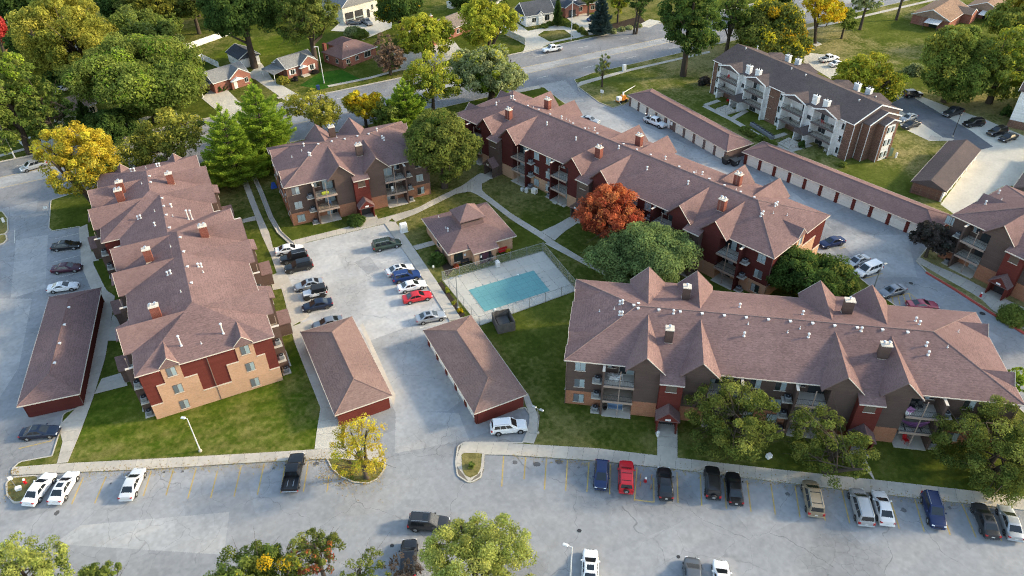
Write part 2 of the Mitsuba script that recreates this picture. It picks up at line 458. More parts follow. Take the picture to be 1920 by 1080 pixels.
struct('island', sheet(pxpoly([(660, 880), (700, 868), (715, 872), (708, 888), (690, 902), (664, 898)]), 0.106), GRASSD)


def cuts(A, B, step):
    """Slab quads between two edge lines given point by point."""
    LA, LB = LineString(A), LineString(B)
    n = max(1, int(round(0.5 * (LA.length + LB.length) / step))); q = []
    for k in range(n + 1):
        a = np.array(LA.interpolate(k / n, normalized=True).coords[0])
        s = LB.length * k / n if k in (0, n) else 0.35 * LB.length * k / n + 0.65 * LB.project(Point(a))
        q.append((a, np.array(LB.interpolate(s).coords[0])))
    return [(q[i][0], q[i + 1][0], q[i + 1][1], q[i][1]) for i in range(n)]


def slabs(parent, quads, z0, z1, mats, rng, gap=0.03):
    for q in quads:
        P = Polygon([p[:2] for p in q]).buffer(0).buffer(-gap * 0.5, join_style=2)
        if P.is_empty or P.geom_type != 'Polygon' or len(P.exterior.coords) != 5:
            continue
        c = np.array(P.exterior.coords)[:4]
        z = z1 + rng.uniform(-0.006, 0.008); tl = rng.uniform(-.004, .004)
        b = np.hstack([c, np.full((4, 1), z0)]); t = np.hstack([c, np.array([[z], [z + tl], [z + tl], [z]])])
        part(parent, 'slab', hexa(b, t), rng.choice(mats))


def walk(A, B, label=None, step=1.9, z=0.135, name='sidewalk', mats=None):
    rng = random.Random(len(A) * 31 + int(A[0][0]))
    A = [at(*p)[:2] for p in A]; B = [at(*p)[:2] for p in B]
    base = Polygon(A + B[::-1]).buffer(0)
    k = struct(name, sheet(base, z - 0.022), JOINT, label)
    slabs(k, cuts(A, B, step), 0.02, z, mats or CONC, rng)
    return k


def ribbon(P, width, label=None, step=1.6, z=0.135, name='path', mats=None):
    rng = random.Random(int(P[0][0] * 7 + P[0][1])); P = [at(*p)[:2] for p in P]
    A, B = [], []
    for i, p in enumerate(P):
        t = P[min(i + 1, len(P) - 1)] - P[max(i - 1, 0)]; t /= np.linalg.norm(t); n = np.array([-t[1], t[0]]) * width / 2
        A.append(p + n); B.append(p - n)
    k = struct(name, sheet(Polygon(A + B[::-1]).buffer(0), z - 0.022), JOINT, label)
    slabs(k, cuts(A, B, step), 0.02, z, mats or CONC, rng)


walk([(24, 877), (107, 870.5), (300, 860.5), (480, 850.5), (632, 841), (716, 837)], [(22, 891), (150, 886), (300, 879.5), (480, 868), (615, 860.5), (722, 868)], 'sidewalk along the top of the lower left parking row')
walk([(870, 830), (960, 832), (1120, 841.5), (1232, 855), (1440, 879), (1637, 900), (1920, 932)], [(858, 850), (960, 853.5), (1122, 864.5), (1270, 880.5), (1440, 901), (1590, 919), (1920, 956)], 'sidewalk along the top of the lower right parking row')
walk([(866, 831), (856, 838), (853, 868), (855, 886), (864, 899), (880, 906)], [(870, 849), (866, 851), (866, 870), (867, 880), (872, 891), (882, 897)], 'concrete rim of the planted island', 2.5)
walk([(882, 897), (895, 891), (901, 880), (904, 851)], [(880, 906), (899, 900), (907, 884), (909, 853)], None, 2.5)
walk([(107, 870.5), (118, 830), (110, 800), (152, 757), (170, 660), (190, 562)], [(128, 868), (152, 810), (176, 745), (178, 738), (198, 672), (216, 556)], 'walk behind the long garage on the left')
walk([(190, 562), (172, 546), (155, 500), (148, 428)], [(216, 556), (200, 545), (176, 497), (164, 421)], None)
walk([(177, 740), (191, 711)], [(240, 724), (231, 699)], None, 1.6)
walk([(200, 640), (212, 590)], [(228, 640), (222, 600)], None, 1.6)
walk([(170, 474), (171, 492)], [(178, 472), (186, 489)], None, 1.6)
walk([(449, 330), (478, 406), (491, 443), (508, 480), (519, 513), (533, 560), (546, 614)], [(461, 330), (485, 393), (505, 437), (516, 480), (530, 500), (548, 538), (580, 593)], 'sidewalk between the left block and the middle block')
walk([(546, 614), (551, 640), (601, 766), (594, 810), (590, 843)], [(583, 600), (600, 614), (640, 745), (640, 800), (640, 840)], 'pale walk beside the left one of the two front garages', 2.4, mats=[CONC[0], CONCL])
walk([(455, 412), (478, 406)], [(455, 419), (480, 414)], None)
walk([(505, 518), (520, 513)], [(512, 545), (533, 541)], None)
walk([(449, 330), (425, 270)], [(461, 330), (434, 270)], None)
walk([(516, 466), (552, 451), (630, 432), (680, 419), (742, 403)], [(517, 475), (572, 456), (640, 439), (690, 427), (728, 417)], 'sidewalk along the top of the central lot')
walk([(680, 407), (680, 420)], [(706, 404), (710, 414)], None)
walk([(730, 406), (780, 392), (812, 375), (870, 347), (888, 333), (902, 325)], [(742, 417), (782, 401), (816, 384), (856, 364), (880, 360), (905, 370)], 'curving path to the diagonal block', 1.5)
walk([(890, 332), (904, 325)], [(905, 345), (924, 334)], None)
walk([(880, 358), (905, 372), (960, 414), (1016, 449), (1037, 466)], [(896, 347), (908, 362), (960, 402), (1014, 435), (1041, 454)], 'path running between the clubhouse and the diagonal block', 1.5)
walk([(1014, 435), (1045, 421), (1069, 407), (1100, 390)], [(1040, 452), (1057, 436), (1077, 423), (1108, 404)], None, 1.6)
walk([(1020, 457), (1105, 502), (1150, 526)], [(1041, 454), (1100, 490), (1150, 513)], 'path running below the big round tree', 1.6)
walk([(718, 415), (721, 420), (771, 491), (807, 545), (843, 603)], [(742, 417), (747, 424), (777, 467), (821, 531), (868, 597)], 'sidewalk between the central lot and the clubhouse', 2.0)
walk([(774, 462), (812, 452)], [(780, 470), (816, 460)], None)
walk([(981, 742), (984, 757), (995, 782), (987, 812), (979, 830)], [(990, 738), (1000, 764), (1012, 780), (1009, 812), (1001, 833)], 'walk past the right one of the two front garages', 1.9)
walk([(1232, 800), (1232, 855)], [(1270, 800), (1270, 860)], 'walk from the parking row to the covered entrance of the right block', 1.6)
walk([(1608, 862), (1637, 900)], [(1622, 860), (1640, 900)], None)
walk([(1085, 170), (1080, 156), (1180, 130), (1270, 110), (1330, 96)], [(1088, 174), (1084, 162), (1181, 134), (1270, 113.5), (1332, 99.5)], 'sidewalk along the near side of the avenue', 3.0)
walk([(965, 170), (1010, 161)], [(966, 176), (1014, 166)], None, 3)
ribbon([(1320, 199), (1372, 225), (1408, 246.5), (1443, 266), (1479, 286), (1530, 312)], 1.4, 'walk behind the long garages')
for a, b in (((1322, 198), (1348, 189)), ((1372, 224), (1400, 208)), ((1440, 262), (1474, 251)), ((1477, 285), (1520, 272)), ((1345, 206), (1382, 196))):
    ribbon([a, b], 1.3)
walk([(1717, 491), (1740, 505), (1786, 531), (1837, 559), (1860, 583), (1925, 622)], [(1724, 483), (1750, 497), (1800, 518), (1852, 545), (1885, 562), (1930, 583)], 'sidewalk along the red kerb on the right')
struct('red_kerb', cat([prism(ID, pxpoly([(1736, 510), (1786, 539), (1850, 580), (1922, 625), (1922, 629), (1849, 583.5), (1785, 542), (1735, 512)]), 0.0, 0.15)]), REDKERB, 'red painted kerb along the lane on the right')
# far pavements of the white block
struct('far_parking', sheet(pxpoly([(1498, 112), (1520, 100), (1548, 103), (1600, 130), (1700, 171), (1775, 200), (1850, 226), (1935, 262), (1990, 300), (1980, 345), (1880, 350), (1788, 402), (1763, 384), (1838, 285), (1780, 265), (1742, 265), (1690, 240), (1680, 215), (1630, 185), (1560, 150)]), 0.106), CONCL, 'pale concrete yard behind the white block')
struct('far_lane', sheet(pxpoly([(1640, 180), (1685, 186), (1708, 181), (1820, 246), (1862, 276), (1830, 284), (1776, 264), (1722, 228), (1688, 208)]), 0.111), ASPHD, 'dark asphalt lane behind the white block')
walk([(1740, 262), (1782, 266)], [(1745, 255), (1790, 262)], None, 2.5, 0.15)
struct('concrete_pad', prism(ID, pxpoly([(1515, 79), (1526, 76), (1541, 84), (1530, 88)]), 0.0, 0.2), CONCL)
walk([(1470, 72), (1500, 56), (1640, 24), (1740, 1), (1840, -22)], [(1472, 76), (1502, 60), (1642, 27.5), (1742, 4), (1842, -19)], 'sidewalk along the avenue at the top right', 4.0)
# lanes of older concrete and patches on the lots
patches = [([(602, 770), (634, 781), (640, 800), (640, 842), (590, 843), (594, 812)], CONCL, 0.112), ([(675, 610), (680, 605), (742, 742), (738, 760)], CONC[1], 0.009),
           ([(664, 492), (692, 480), (712, 506), (690, 515)], ASPHL, 0.008), ([(505, 470), (721, 417), (850, 605), (793, 625), (690, 640), (640, 640), (560, 600)], ASPHC, 0.004),
           ([(660, 600), (690, 640), (800, 600), (880, 740), (840, 770), (742, 775)], ASPHL, 0.0045), ([(742, 770), (860, 775), (880, 825), (740, 850)], ASPHL, 0.0062), ([(1300, 975), (1360, 975), (1352, 1018), (1295, 1012)], ASPH, 0.0065),
           ([(0, 560), (60, 560), (35, 690), (-10, 760)], ASPHL, 0.004), ([(150, 985), (430, 960), (420, 1040), (100, 1020)], ASPHL, 0.0035),
           ([(30, 450), (90, 440), (85, 540), (20, 560)], ASPHL, 0.005), ([(1110, 200), (1200, 232), (1420, 330), (1400, 345), (1100, 240)], ASPHL, 0.004), ([(1440, 330), (1500, 370), (1560, 430), (1480, 400)], ASPHL, 0.0042),
           ([(1560, 440), (1700, 440), (1720, 520), (1640, 520)], ASPHL, 0.0044), ([(980, 165), (1060, 150), (1095, 190), (1060, 190)], ASPHL, 0.012), ([(650, 975), (760, 935), (1450, 1000), (1440, 1050), (980, 1080)], ASPH, 0.0075)]
for pts, m, z in patches:
    struct('pavement_patch', sheet(pxpoly(pts), z), m)
# pool deck: slabs clipped to the deck outline
POOLD = pxpoly([(830, 527), (1018, 472), (1081, 546), (899, 612)])
kd = struct('pool_deck', sheet(POOLD, 0.108), JOINT, 'pale concrete deck round the covered pool')
fd = Fr(at(830, 527), math.radians(25.4), 1)
rd = random.Random(3)
for i in range(-2, 11):
    for j in range(-9, 4):
        q = Polygon(fd.w([[i * 2.7, j * 2.7, 0], [i * 2.7 + 2.66, j * 2.7, 0], [i * 2.7 + 2.66, j * 2.7 + 2.66, 0], [i * 2.7, j * 2.7 + 2.66, 0]])[:, :2]).intersection(POOLD)
        if q.geom_type == 'Polygon' and q.area > 0.3:
            part(kd, 'slab', prism(ID, q, 0.02, 0.13 + rd.uniform(-.004, .004)), rd.choice(DECKC))
struct('planting_bed', prism(ID, pxpoly([(821, 532), (828, 529), (872, 592), (864, 597)]), 0.0, 0.16), GRAVEL, 'narrow dark planting bed beside the pool fence')
for pts in ([(815, 470), (850, 463), (855, 500), (838, 520)],):
    struct('mulch_bed', sheet(pxpoly(pts), 0.112), GRAVEL)
# painted stall lines
Z6 = lambda x, y: (480 + x / 4, 810 + y / 4)
def zq(ox, oy):
    return lambda l: [[(ox + a / 4, oy + b / 4), (ox + c / 4, oy + d / 4)] for a, b, c, d in l]
LINES = zq(0, 810)([(625, 340, 537, 542), (795, 335, 710, 535), (1135, 290, 1075, 480), (1300, 280, 1245, 475), (1472, 270, 1408, 500), (1632, 290, 1580, 495), (1810, 250, 1755, 485), (375, 520, 352, 552), (140, 125, 390, 65)])
LINES += zq(480, 810)([(62, 238, 10, 470), (215, 260, 185, 460), (393, 222, 355, 448), (545, 330, 535, 438), (1857, 180, 1843, 408)])
LINES += zq(960, 810)([(102, 190, 90, 355), (258, 200, 243, 430), (416, 212, 402, 440), (577, 225, 562, 450), (738, 240, 732, 468), (938, 265, 918, 515), (918, 508, 1065, 527), (1062, 345, 1065, 527), (1237, 300, 1245, 532), (1413, 318, 1422, 553), (1592, 345, 1607, 575), (1762, 360, 1792, 598)])
LINES += zq(1440, 810)([(22, 395, 55, 620), (203, 405, 240, 642), (375, 400, 430, 665), (555, 440, 612, 682), (740, 470, 798, 705), (920, 510, 985, 725), (1100, 500, 1172, 748), (1280, 520, 1367, 772), (1455, 540, 1560, 790), (1640, 570, 1752, 818)])
LINES += zq(1440, 540)([(930, 65, 940, 120), (975, 62, 990, 125), (1015, 50, 1038, 130), (1055, 40, 1082, 118), (920, 72, 1060, 38), (1060, 38, 1130, 95)]) + zq(1440, 270)([(715, 1010, 860, 970), (540, 785, 582, 775)])
for q in LINES:
    a, b = at(*q[0])[:2], at(*q[1])[:2]; n = np.array([-(b - a)[1], (b - a)[0]]); n *= 0.065 / np.linalg.norm(n)
    part('parking_lot', 'stall_line', sheet(Polygon([a + n, b + n, b - n, a - n]), 0.0115), YELLOW)
PALE = zq(480, 270)([(890, 830, 1085, 775), (935, 890, 1130, 845), (860, 700, 1010, 650), (300, 985, 440, 955)]) + zq(480, 540)([(1140, 140, 1330, 90), (1230, 300, 1430, 250), (380, 205, 600, 150)]) + zq(0, 270)([(400, 715, 590, 670), (390, 890, 600, 835), (440, 1000, 605, 960), (112, 630, 108, 742), (400, 815, 600, 790)])
for q in PALE:
    a, b = at(*q[0])[:2], at(*q[1])[:2]; n = np.array([-(b - a)[1], (b - a)[0]]); n *= 0.06 / np.linalg.norm(n)
    part('parking_lot', 'worn_stall_line', sheet(Polygon([a + n, b + n, b - n, a - n]), 0.0115), WHITEP)
# driveways and sidewalks across the avenue
for pts in ([(378, 184), (398, 165), (428, 170), (448, 190), (520, 224), (440, 236)], [(462, 142), (490, 118), (512, 150), (560, 178), (536, 190), (520, 178), (480, 150)], [(620, 58), (640, 40), (700, 25), (735, 42), (735, 52), (680, 75), (668, 60)],
            [(938, 45), (965, 40), (990, 58), (1040, 48), (1065, 50), (1100, 66), (1080, 72), (1058, 56), (1020, 58), (1008, 66), (1035, 80), (1010, 92), (980, 100), (985, 85), (960, 70)],
            [(1045, 20), (1075, 16), (1140, 40), (1100, 38), (1150, 62), (1105, 66), (1075, 44)], [(762, 98), (790, 80), (850, 75), (870, 100), (800, 130), (760, 125)], [(1195, 48), (1218, 36), (1240, 40), (1218, 52)], [(905, 40), (930, 28), (950, 30), (945, 60), (920, 70)], [(30, 262), (130, 240), (200, 236), (290, 215), (260, 235), (60, 290)]):
    struct('driveway', sheet(pxpoly(pts), 0.02), CONCL)
struct('driveway', prism(ID, pxpoly([(735, 95), (765, 85), (800, 120), (755, 132)]), -.02, .03), CONC[2])
ribbon([(-60, 308), (60, 276), (95, 268)], 1.3, 'sidewalk on the far side of the avenue', 4, 0.05)
ribbon([(615, 162), (690, 147), (760, 128)], 1.3, None, 4, 0.05)
ribbon([(330, 226), (372, 217)], 1.3, None, 4, 0.05)
ribbon([(520, 184), (545, 178)], 1.3, None, 4, 0.05)
ribbon([(1022, 82), (1078, 70)], 1.3, None, 4, 0.05)
struct('mown_lawn', sheet(pxpoly([(1010, 66), (1045, 56), (1070, 66), (1028, 77)]), 0.03), GRASSD)
struct('mown_lawn', sheet(pxpoly([(562, 160), (600, 136), (640, 130), (680, 150), (600, 168)]), 0.0), matte('lush_grass', grass_fn((0.03, 0.095, 0.012), (0.05, 0.125, 0.018), dryness=0.12)))
struct('mown_lawn', sheet(pxpoly([(400, 110), (440, 75), (560, 60), (600, 85), (560, 100), (480, 105)]), -0.004), GRASSM)
struct('planting_bed', sheet(pxpoly([(1110, 58), (1150, 44), (1200, 30), (1215, 46), (1160, 60), (1120, 62)]), 0.01), GRAVEL)
# ------------------------------------------------------------ the brown apartment blocks
EAVE, SLOPE, APEX = 8.3, 0.331, 10.85


def hipman(u0, u1, v0, v1, z=EAVE, slope=SLOPE, ends=(1, 1), th=0.16):
    h = (v1 - v0) / 2; m = (v0 + v1) / 2; zr = z + slope * h
    a = u0 + (h if ends[0] else 0); b = u1 - (h if ends[1] else 0)
    if a > b:
        a = b = (u0 + u1) / 2
    return hull([[u, v, zz] for u in (u0, u1) for v in (v0, v1) for zz in (z - th, z)] + [[a, m, zr], [b, m, zr]])


def boxman(u0, u1, v0, v1, z0, z1):
    return Manifold.cube([abs(u1 - u0), abs(v1 - v0), z1 - z0]).translate([min(u0, u1), min(v0, v1), z0])


def gableman(g, ve, d, half=2.5, out=0.95, apex=APEX, depth=8.0, z=EAVE, recess=0.35):
    f = ve + d * out; b = ve - d * depth; k = ve - d * 0.3
    m = hull([[g - half, f, z - .14], [g + half, f, z - .14], [g - half, f, z], [g + half, f, z], [g, f, apex], [g - half, k, z], [g + half, k, z], [g - half, k, z - .14], [g + half, k, z - .14], [g, b, apex]])
    sl = (apex - z) / half
    w = half - 0.2
    cut = hull([[g + s * w, f - d * e, zz] for s in (-1, 1) for e in (recess, -.1) for zz in (z - .3, z + .06)] + [[g, f - d * e, z + .06 + sl * w - .0] for e in (recess, -.1)])
    return m - cut


def endgable(u_end, d, c, half=1.25, apex=9.62, depth=4.3, z=EAVE):
    """A little dormer over an end wall: d = +1 where the end looks along +u."""
    f = u_end - d * 0.16
    return hull([[f, c - half, z - .1], [f, c + half, z - .1], [f, c - half, z + .02], [f, c + half, z + .02], [f, c, apex], [u_end - d * .9, c - half, z + .02], [u_end - d * .9, c + half, z + .02], [u_end - d * depth, c, apex]])


def endnotch(u_end, d, c, half=1.12):
    a, b = u_end + d * 0.3, u_end - d * 0.16
    return boxman(min(a, b), max(a, b), c - half, c + half, EAVE - .4, EAVE + 1.6)


def window(K, fr, u, v, z0, w=1.35, h=1.35, mats=(GLASSM, GLASSB), frame=None, sill=True, name='window'):
    frame = frame or TRIMB
    k = part(K, name, [bx(fr, u - w / 2 - .06, u + w / 2 + .06, v - .03, v + .035, z0 - .06, z0 + h + .06)] , frame)
    if sill:
        part(k, 'sill', bx(fr, u - w / 2 - .12, u + w / 2 + .12, v + .035, v + .1, z0 - .12, z0 - .05), TRIM)
    part(k, 'pane', bx(fr, u - w / 2, u - .025, v + .0, v + .045, z0, z0 + h), mats[0])
    part(k, 'pane', bx(fr, u + .025, u + w / 2, v + .0, v + .042, z0, z0 + h), mats[1])
    return k


def condenser(fr, u, v, z, label, group='air conditioners by the balconies'):
    k = thing('air_conditioner', label, 'air conditioner', group)
    P = fr.w([[u, v, z]])[0]; a = fr.a
    put_local = lambda nm, m, mt, sm=False: part(k, nm, move(m, P[0], P[1], P[2], a), mt, sm)
    put_local('housing', blob_box(-.4, .4, -.4, .4, 0.03, .72, .1), ACG)
    put_local('grille', lathe([(.33, .7), (.34, .745), (.3, .755), (.1, .76)], 14), ACD)
    put_local('motor_cap', lathe([(.1, .755), (.09, .79), (.02, .795)], 10), ACG)


def chimney(K, fr, u, v, zb, h=2.3, mt=BRICKCH, cap=TRIM, w=(1.2, 0.9), n=2, ori=0, flm=METAL):
    a, b = (w[0] / 2, w[1] / 2) if not ori else (w[1] / 2, w[0] / 2)
    k = part(K, 'chimney', bx(fr, u - a, u + a, v - b, v + b, zb - 0.6, zb + h), mt)
    part(k, 'cap', bx(fr, u - a - .07, u + a + .07, v - b - .07, v + b + .07, zb + h, zb + h + .12), cap)
    part(k, 'flashing', bx(fr, u - a - .03, u + a + .03, v - b - .03, v + b + .03, zb - .42, zb - .02), cap)
    for i in range(n):
        o = (i - (n - 1) / 2) * 0.62
        P = fr.w([[u + (o if not ori else 0), v + (o if ori else 0), zb + h + .1]])[0]
        part(k, 'flue', move(lathe([(.13, 0), (.13, .22), (.1, .24), (.1, .34), (.2, .34), (.21, .4), (.15, .46), (.04, .48)], 12), *P), flm, 40)


def vent(K, p, kind='pipe'):
    if kind == 'box':
        m = [blob_box(-.14, .14, -.14, .14, -.1, .12, .03), blob_box(-.19, .19, -.19, .19, .12, .19, .02)]
        part(K, 'box_vent', move(cat(m), *p), METALW)
    elif kind == 'small':
        part(K, 'vent_pipe', move(lathe([(.12, -.1), (.11, .05), (.05, .08), (.05, .38), (.04, .4)], 9), *p), METALW, 40)
    else:
        h = 1.6 if kind == 'tall' else 0.5
        part(K, 'flue_vent', move(lathe([(.19, -.15), (.18, .05), (.1, .1), (.095, h), (.17, h), (.19, h + .07), (.14, h + .17), (.03, h + .2)], 12), *p), METALW, 40)


def surf(fr, hips, q, lo=7.9, hi=11.6):
    """The roof point seen at a pixel; hips: (u0, u1, v0, v1) with the eave at EAVE."""
    best = None
    for z in np.linspace(hi, lo, 400):
        p = at(q[0], q[1], z); u, v = fr.loc(p)
        h = max(EAVE + SLOPE * min(u - a if e[0] else 99, b - u if e[1] else 99, v - c, d - v) if a <= u <= b else -9 for a, b, c, d, e in hips)
        if z <= h + 0.01:
            return p, u, v
    return at(q[0], q[1], 9.0), *fr.loc(at(q[0], q[1], 9.0))


def railing(fr, pts, z, h=1.0):
    ms = []
    for (u0, v0), (u1, v1) in zip(pts[:-1], pts[1:]):
        L = math.hypot(u1 - u0, v1 - v0); n = max(2, int(L / 0.2))
        e = 0.02
        if abs(u1 - u0) > abs(v1 - v0):
            ms += [bx(fr, u0, u1, v0 - e, v0 + e, z + h - .05, z + h), bx(fr, u0, u1, v0 - e, v0 + e, z + .08, z + .12)]
        else:
            ms += [bx(fr, u0 - e, u0 + e, v0, v1, z + h - .05, z + h), bx(fr, u0 - e, u0 + e, v0, v1, z + .08, z + .12)]
        for i in range(n + 1):
            a, b = u0 + (u1 - u0) * i / n, v0 + (v1 - v0) * i / n
            ms.append(bx(fr, a - .008, a + .008, b - .008, b + .008, z + .1, z + h - .03))
    return ms


LEVEL = {0: 'on the ground pad', 1: 'on the middle ledge', 2: 'on the top ledge'}


def stack(K, fr, g, s, sty, desc, full=True, ground=True, winoff=7.6, seed=0, wall_v=-0.35):
    """One gable, its bay and its balconies; s = +1 where the tower lies at larger u."""
    rng = random.Random(seed)
    lo = lambda a, b: (min(g + s * a, g + s * b), max(g + s * a, g + s * b))
    b0, b1 = lo(-1.2, 1.95)
    part(K, 'bay_brick', bx(fr, b0, b1, -2.2, .5, 0, 2.72), sty['brick'])
    part(K, 'bay_wall', bx(fr, b0 - .02, b1 + .02, -2.2, .53, 2.72, EAVE - .1), sty['bay'])
    part(K, 'gable_wall', panel(fr, Polygon([(g - 2.32, EAVE - .12), (g + 2.32, EAVE - .12), (g, APEX - .22)]), .45, .62), sty['bay'])
    for d in (-1, 1):   # rake boards
        q = [(g + d * 2.52, EAVE - .1), (g + d * 2.52, EAVE + .02), (g, APEX + .02), (g, APEX - .13)]
        part(K, 'rake_board', panel(fr, Polygon(q), .952, 1.0), sty['trim'] if d * (1 if fr.side < 0 else -1) > 0 else TRIMB)
    if not full:
        return
    d0, d1 = lo(-5.0, -1.2)
    for lv, z in ((1, 2.75), (2, 5.5)):
        k = part(K, 'balcony', bx(fr, d0, d1 + (.0), -1.48, 1.0, z - .12, z), WOODT if (seed + lv) % 3 == 0 else CONC[2])
        part(k, 'rim_beam', bx(fr, d0 - .05, d1 + .05, 1.0, 1.07, z - .3, z + .04), RUST)
        stuffed(part(k, 'railing', railing(fr, [(d0 + .05, .93), (d1 - .05, .93)], z), DARK))
        l0, l1 = lo(-6.55, -5.22)
        part(K, 'condenser_ledge', bx(fr, l0, l1, wall_v, .8, z - .16, z - .02), CONC[1])
        condenser(fr, (l0 + l1) / 2, .28, z - .02, f'grey air conditioner {LEVEL[lv]} {desc}')
    part(K, 'patio', bx(fr, d0, d1, -1.48, 1.3, 0.0, .16), CONC[0])
    l0, l1 = lo(-6.5, -5.3)
    part(K, 'condenser_pad', bx(fr, l0, l1, -.2, 1.0, 0.0, .17), CONC[1])
    condenser(fr, (l0 + l1) / 2, .38, .17, f'grey air conditioner {LEVEL[0]} {desc}')
    f0, f1 = lo(-5.28, -5.0)
    part(K, 'divider_wall', bx(fr, f0, f1, -1.5, 1.05, 0, 7.95), sty['bay'])
    part(K, 'divider_cap', bx(fr, f0 - .03, f1 + .03, -.3, 1.08, 7.95, 8.03), TRIM)
    pu = g - s * 3.0
    part(K, 'post', bx(fr, pu - .05, pu + .05, .9, 1.0, 0.15, 8.1), RUST)
    for lv, z in ((0, .16), (1, 2.75), (2, 5.5)):
        du = g - s * 2.25
        k = part(K, 'sliding_door', bx(fr, du - 1.0, du + 1.0, -1.52, -1.44, z, z + 2.15), TRIM if rng.random() < .5 else DARK)
        part(k, 'pane', bx(fr, du - .93, du - .03, -1.46, -1.41, z + .06, z + 2.08), GLASSD if rng.random() < .5 else GLASSB)
        part(k, 'pane', bx(fr, du + .03, du + .93, -1.46, -1.415, z + .06, z + 2.08), GLASSB if rng.random() < .5 else GLASSD)
        window(K, fr, g - s * 4.2, -1.47, z + .95, 1.0, 1.15, mats=(GLASSB, GLASSD))
        if winoff:
            m = ((GLASSM, GLASSB), (GLASSB, GLASSB), (GLASSD, GLASSB))[int(rng.random() * 2.6)]
            window(K, fr, g - s * winoff, wall_v, (.72, 3.5, 6.45)[lv], 1.3, 1.35, mats=m)


def tower(K, fr, c, sty, v0=-0.35, full=True, no_sign=False):
    part(K, 'tower', bx(fr, c - 1.42, c + 1.42, v0 - 1.2, 1.5, 0, 7.58), sty['tower'])
    if full:
        window(K, fr, c, 1.5, 6.05, 1.25, 1.05, mats=(GLASST, GLASST))
    k = part(K, 'entrance_porch', cat([bx(fr, c - 1.3, c - 1.12, 1.5, 3.1, 0, 2.5), bx(fr, c + 1.12, c + 1.3, 1.5, 3.1, 0, 2.5), panel(fr, Polygon([(c - 1.3, 2.3), (c + 1.3, 2.3), (c + 1.3, 2.55), (c, 3.75), (c - 1.3, 2.55)]), 2.92, 3.1)]), sty['tower'])
    part(k, 'porch_roof', mhull(fr, [[c + s * 1.55, v, z] for s in (-1, 1) for v in (1.45, 3.25) for z in (2.38, 2.5)] + [[c, v, 4.0] for v in (1.45, 3.25)]), ROOF)
    part(k, 'porch_gable', panel(fr, Polygon([(c - 1.4, 2.52), (c + 1.4, 2.52), (c, 3.85)]), 3.2, 3.27), sty['tower'])
    part(k, 'door', bx(fr, c - .85, c + .85, 1.48, 1.56, .1, 2.15), DARK)
    part(k, 'step', bx(fr, c - 1.3, c + 1.3, 1.5, 3.5, 0.0, .15), CONC[1])
    part(k, 'number_plate', bx(fr, c - .35, c + .35, 3.272, 3.3, 2.62, 2.92), WHITE)
    return k


def module(K, fr, c, sty, desc, full=True, seed=0, offs=(8.2, 8.2), tow=True):
    stack(K, fr, c - 3.4, 1, sty, f'{"left" if fr.side < 0 else "right"} of {desc}', full, seed=seed, winoff=offs[0])
    stack(K, fr, c + 3.4, -1, sty, f'{"right" if fr.side < 0 else "left"} of {desc}', full, seed=seed + 3, winoff=offs[1])
    if tow:
        tower(K, fr, c, sty, full=full)


def towerroof(c, ve=0.0, d=1):
    z = lambda e: EAVE - SLOPE * e
    return hull([[c + s * 1.55, ve + d * e, z(e) - t] for s in (-1, 1) for e in (-1.2, 1.92) for t in (0.02, .2)])


def gutters(K, fr, segs, z=EAVE, mt=TRIM):
    for (a, b) in segs:
        (u0, v0), (u1, v1) = a, b
        e = .07
        if abs(u1 - u0) > abs(v1 - v0):
            part(K, 'gutter', bx(fr, u0, u1, v0 - e * .3, v0 + e, z - .15, z - .01), mt)
        else:
            part(K, 'gutter', bx(fr, u0 - e * .6, u0 + e * .6, v0, v1, z - .15, z - .012), mt)


def footprint(L, D, cuts_, w=.35):
    P = sbox(w, -D + w, L - w, -w)
    for c in cuts_:
        P = P.difference(sbox(min(c[0], c[1]), min(c[2], c[3]), max(c[0], c[1]), max(c[2], c[3])))
    return P


def notches(stacks, v=-0.35, d=1):
    out = []
    for g, s in stacks:
        out.append((g - 5 * s, g - 1.2 * s, v + d * .5, v - d * 1.12))
    return out


def end_brick(K, fr, D, cs, sty, wins=True, full=True):
    """Stepped brickwork and little dormers on an end wall; fr: u along the end, v out, eave line v = 0."""
    P = sbox(.36, 0, D - .36, 2.56)
    for c in cs:
        sgn = 1 if c < D / 2 else -1
        if len(cs) == 1:
            P = P.union(sbox(c - 5.6, 2.5, c + 5.6, 5.6))
        else:
            a, b = (c - 2.3, c + 2.8) if sgn > 0 else (c - 2.8, c + 2.3)
            P = P.union(sbox(a, 2.5, b, 5.6))
        P = P.union(sbox(c - 1.17, 2.5, c + 1.17, EAVE + .02)).union(Polygon([(c - 1.17, EAVE), (c + 1.17, EAVE), (c, 9.45)]))
    part(K, 'stepped_brick', panel(fr, P, -.42, -.27), sty['endbrick'])
    caps = []
    for c in cs:
        if len(cs) == 1:
            caps += [(c - 5.6, c - 1.17, 5.6), (c + 1.17, c + 5.6, 5.6), (.36, c - 5.6, 2.56), (c + 5.6, D - .36, 2.56)]
        else:
            sgn = 1 if c < D / 2 else -1
            a, b = (c - 2.3, c + 2.8) if sgn > 0 else (c - 2.8, c + 2.3)
            caps += [(a, c - 1.17, 5.6), (c + 1.17, b, 5.6)]
    if len(cs) == 2:
        caps += [(.36, cs[0] - 2.3, 2.56), (cs[0] + 2.8, cs[1] - 2.8, 2.56), (cs[1] + 2.3, D - .36, 2.56)]
    for a, b, z in caps:
        part(K, 'ledge', bx(fr, a, b, -.4, -.2, z, z + .09), TRIM)
    for c in cs:
        if wins:
            for z in (.62, 3.55, 6.6):
                window(K, fr, c, -.27, z, 1.05, 1.35)
        # rake edges of the dormer
        for d in (-1, 1):
            part(K, 'dormer_rake', panel(fr, Polygon([(c + d * 1.27, EAVE - .02), (c + d * 1.27, EAVE + .08), (c, 9.68), (c, 9.58)]), -.18, -.12), TRIM)


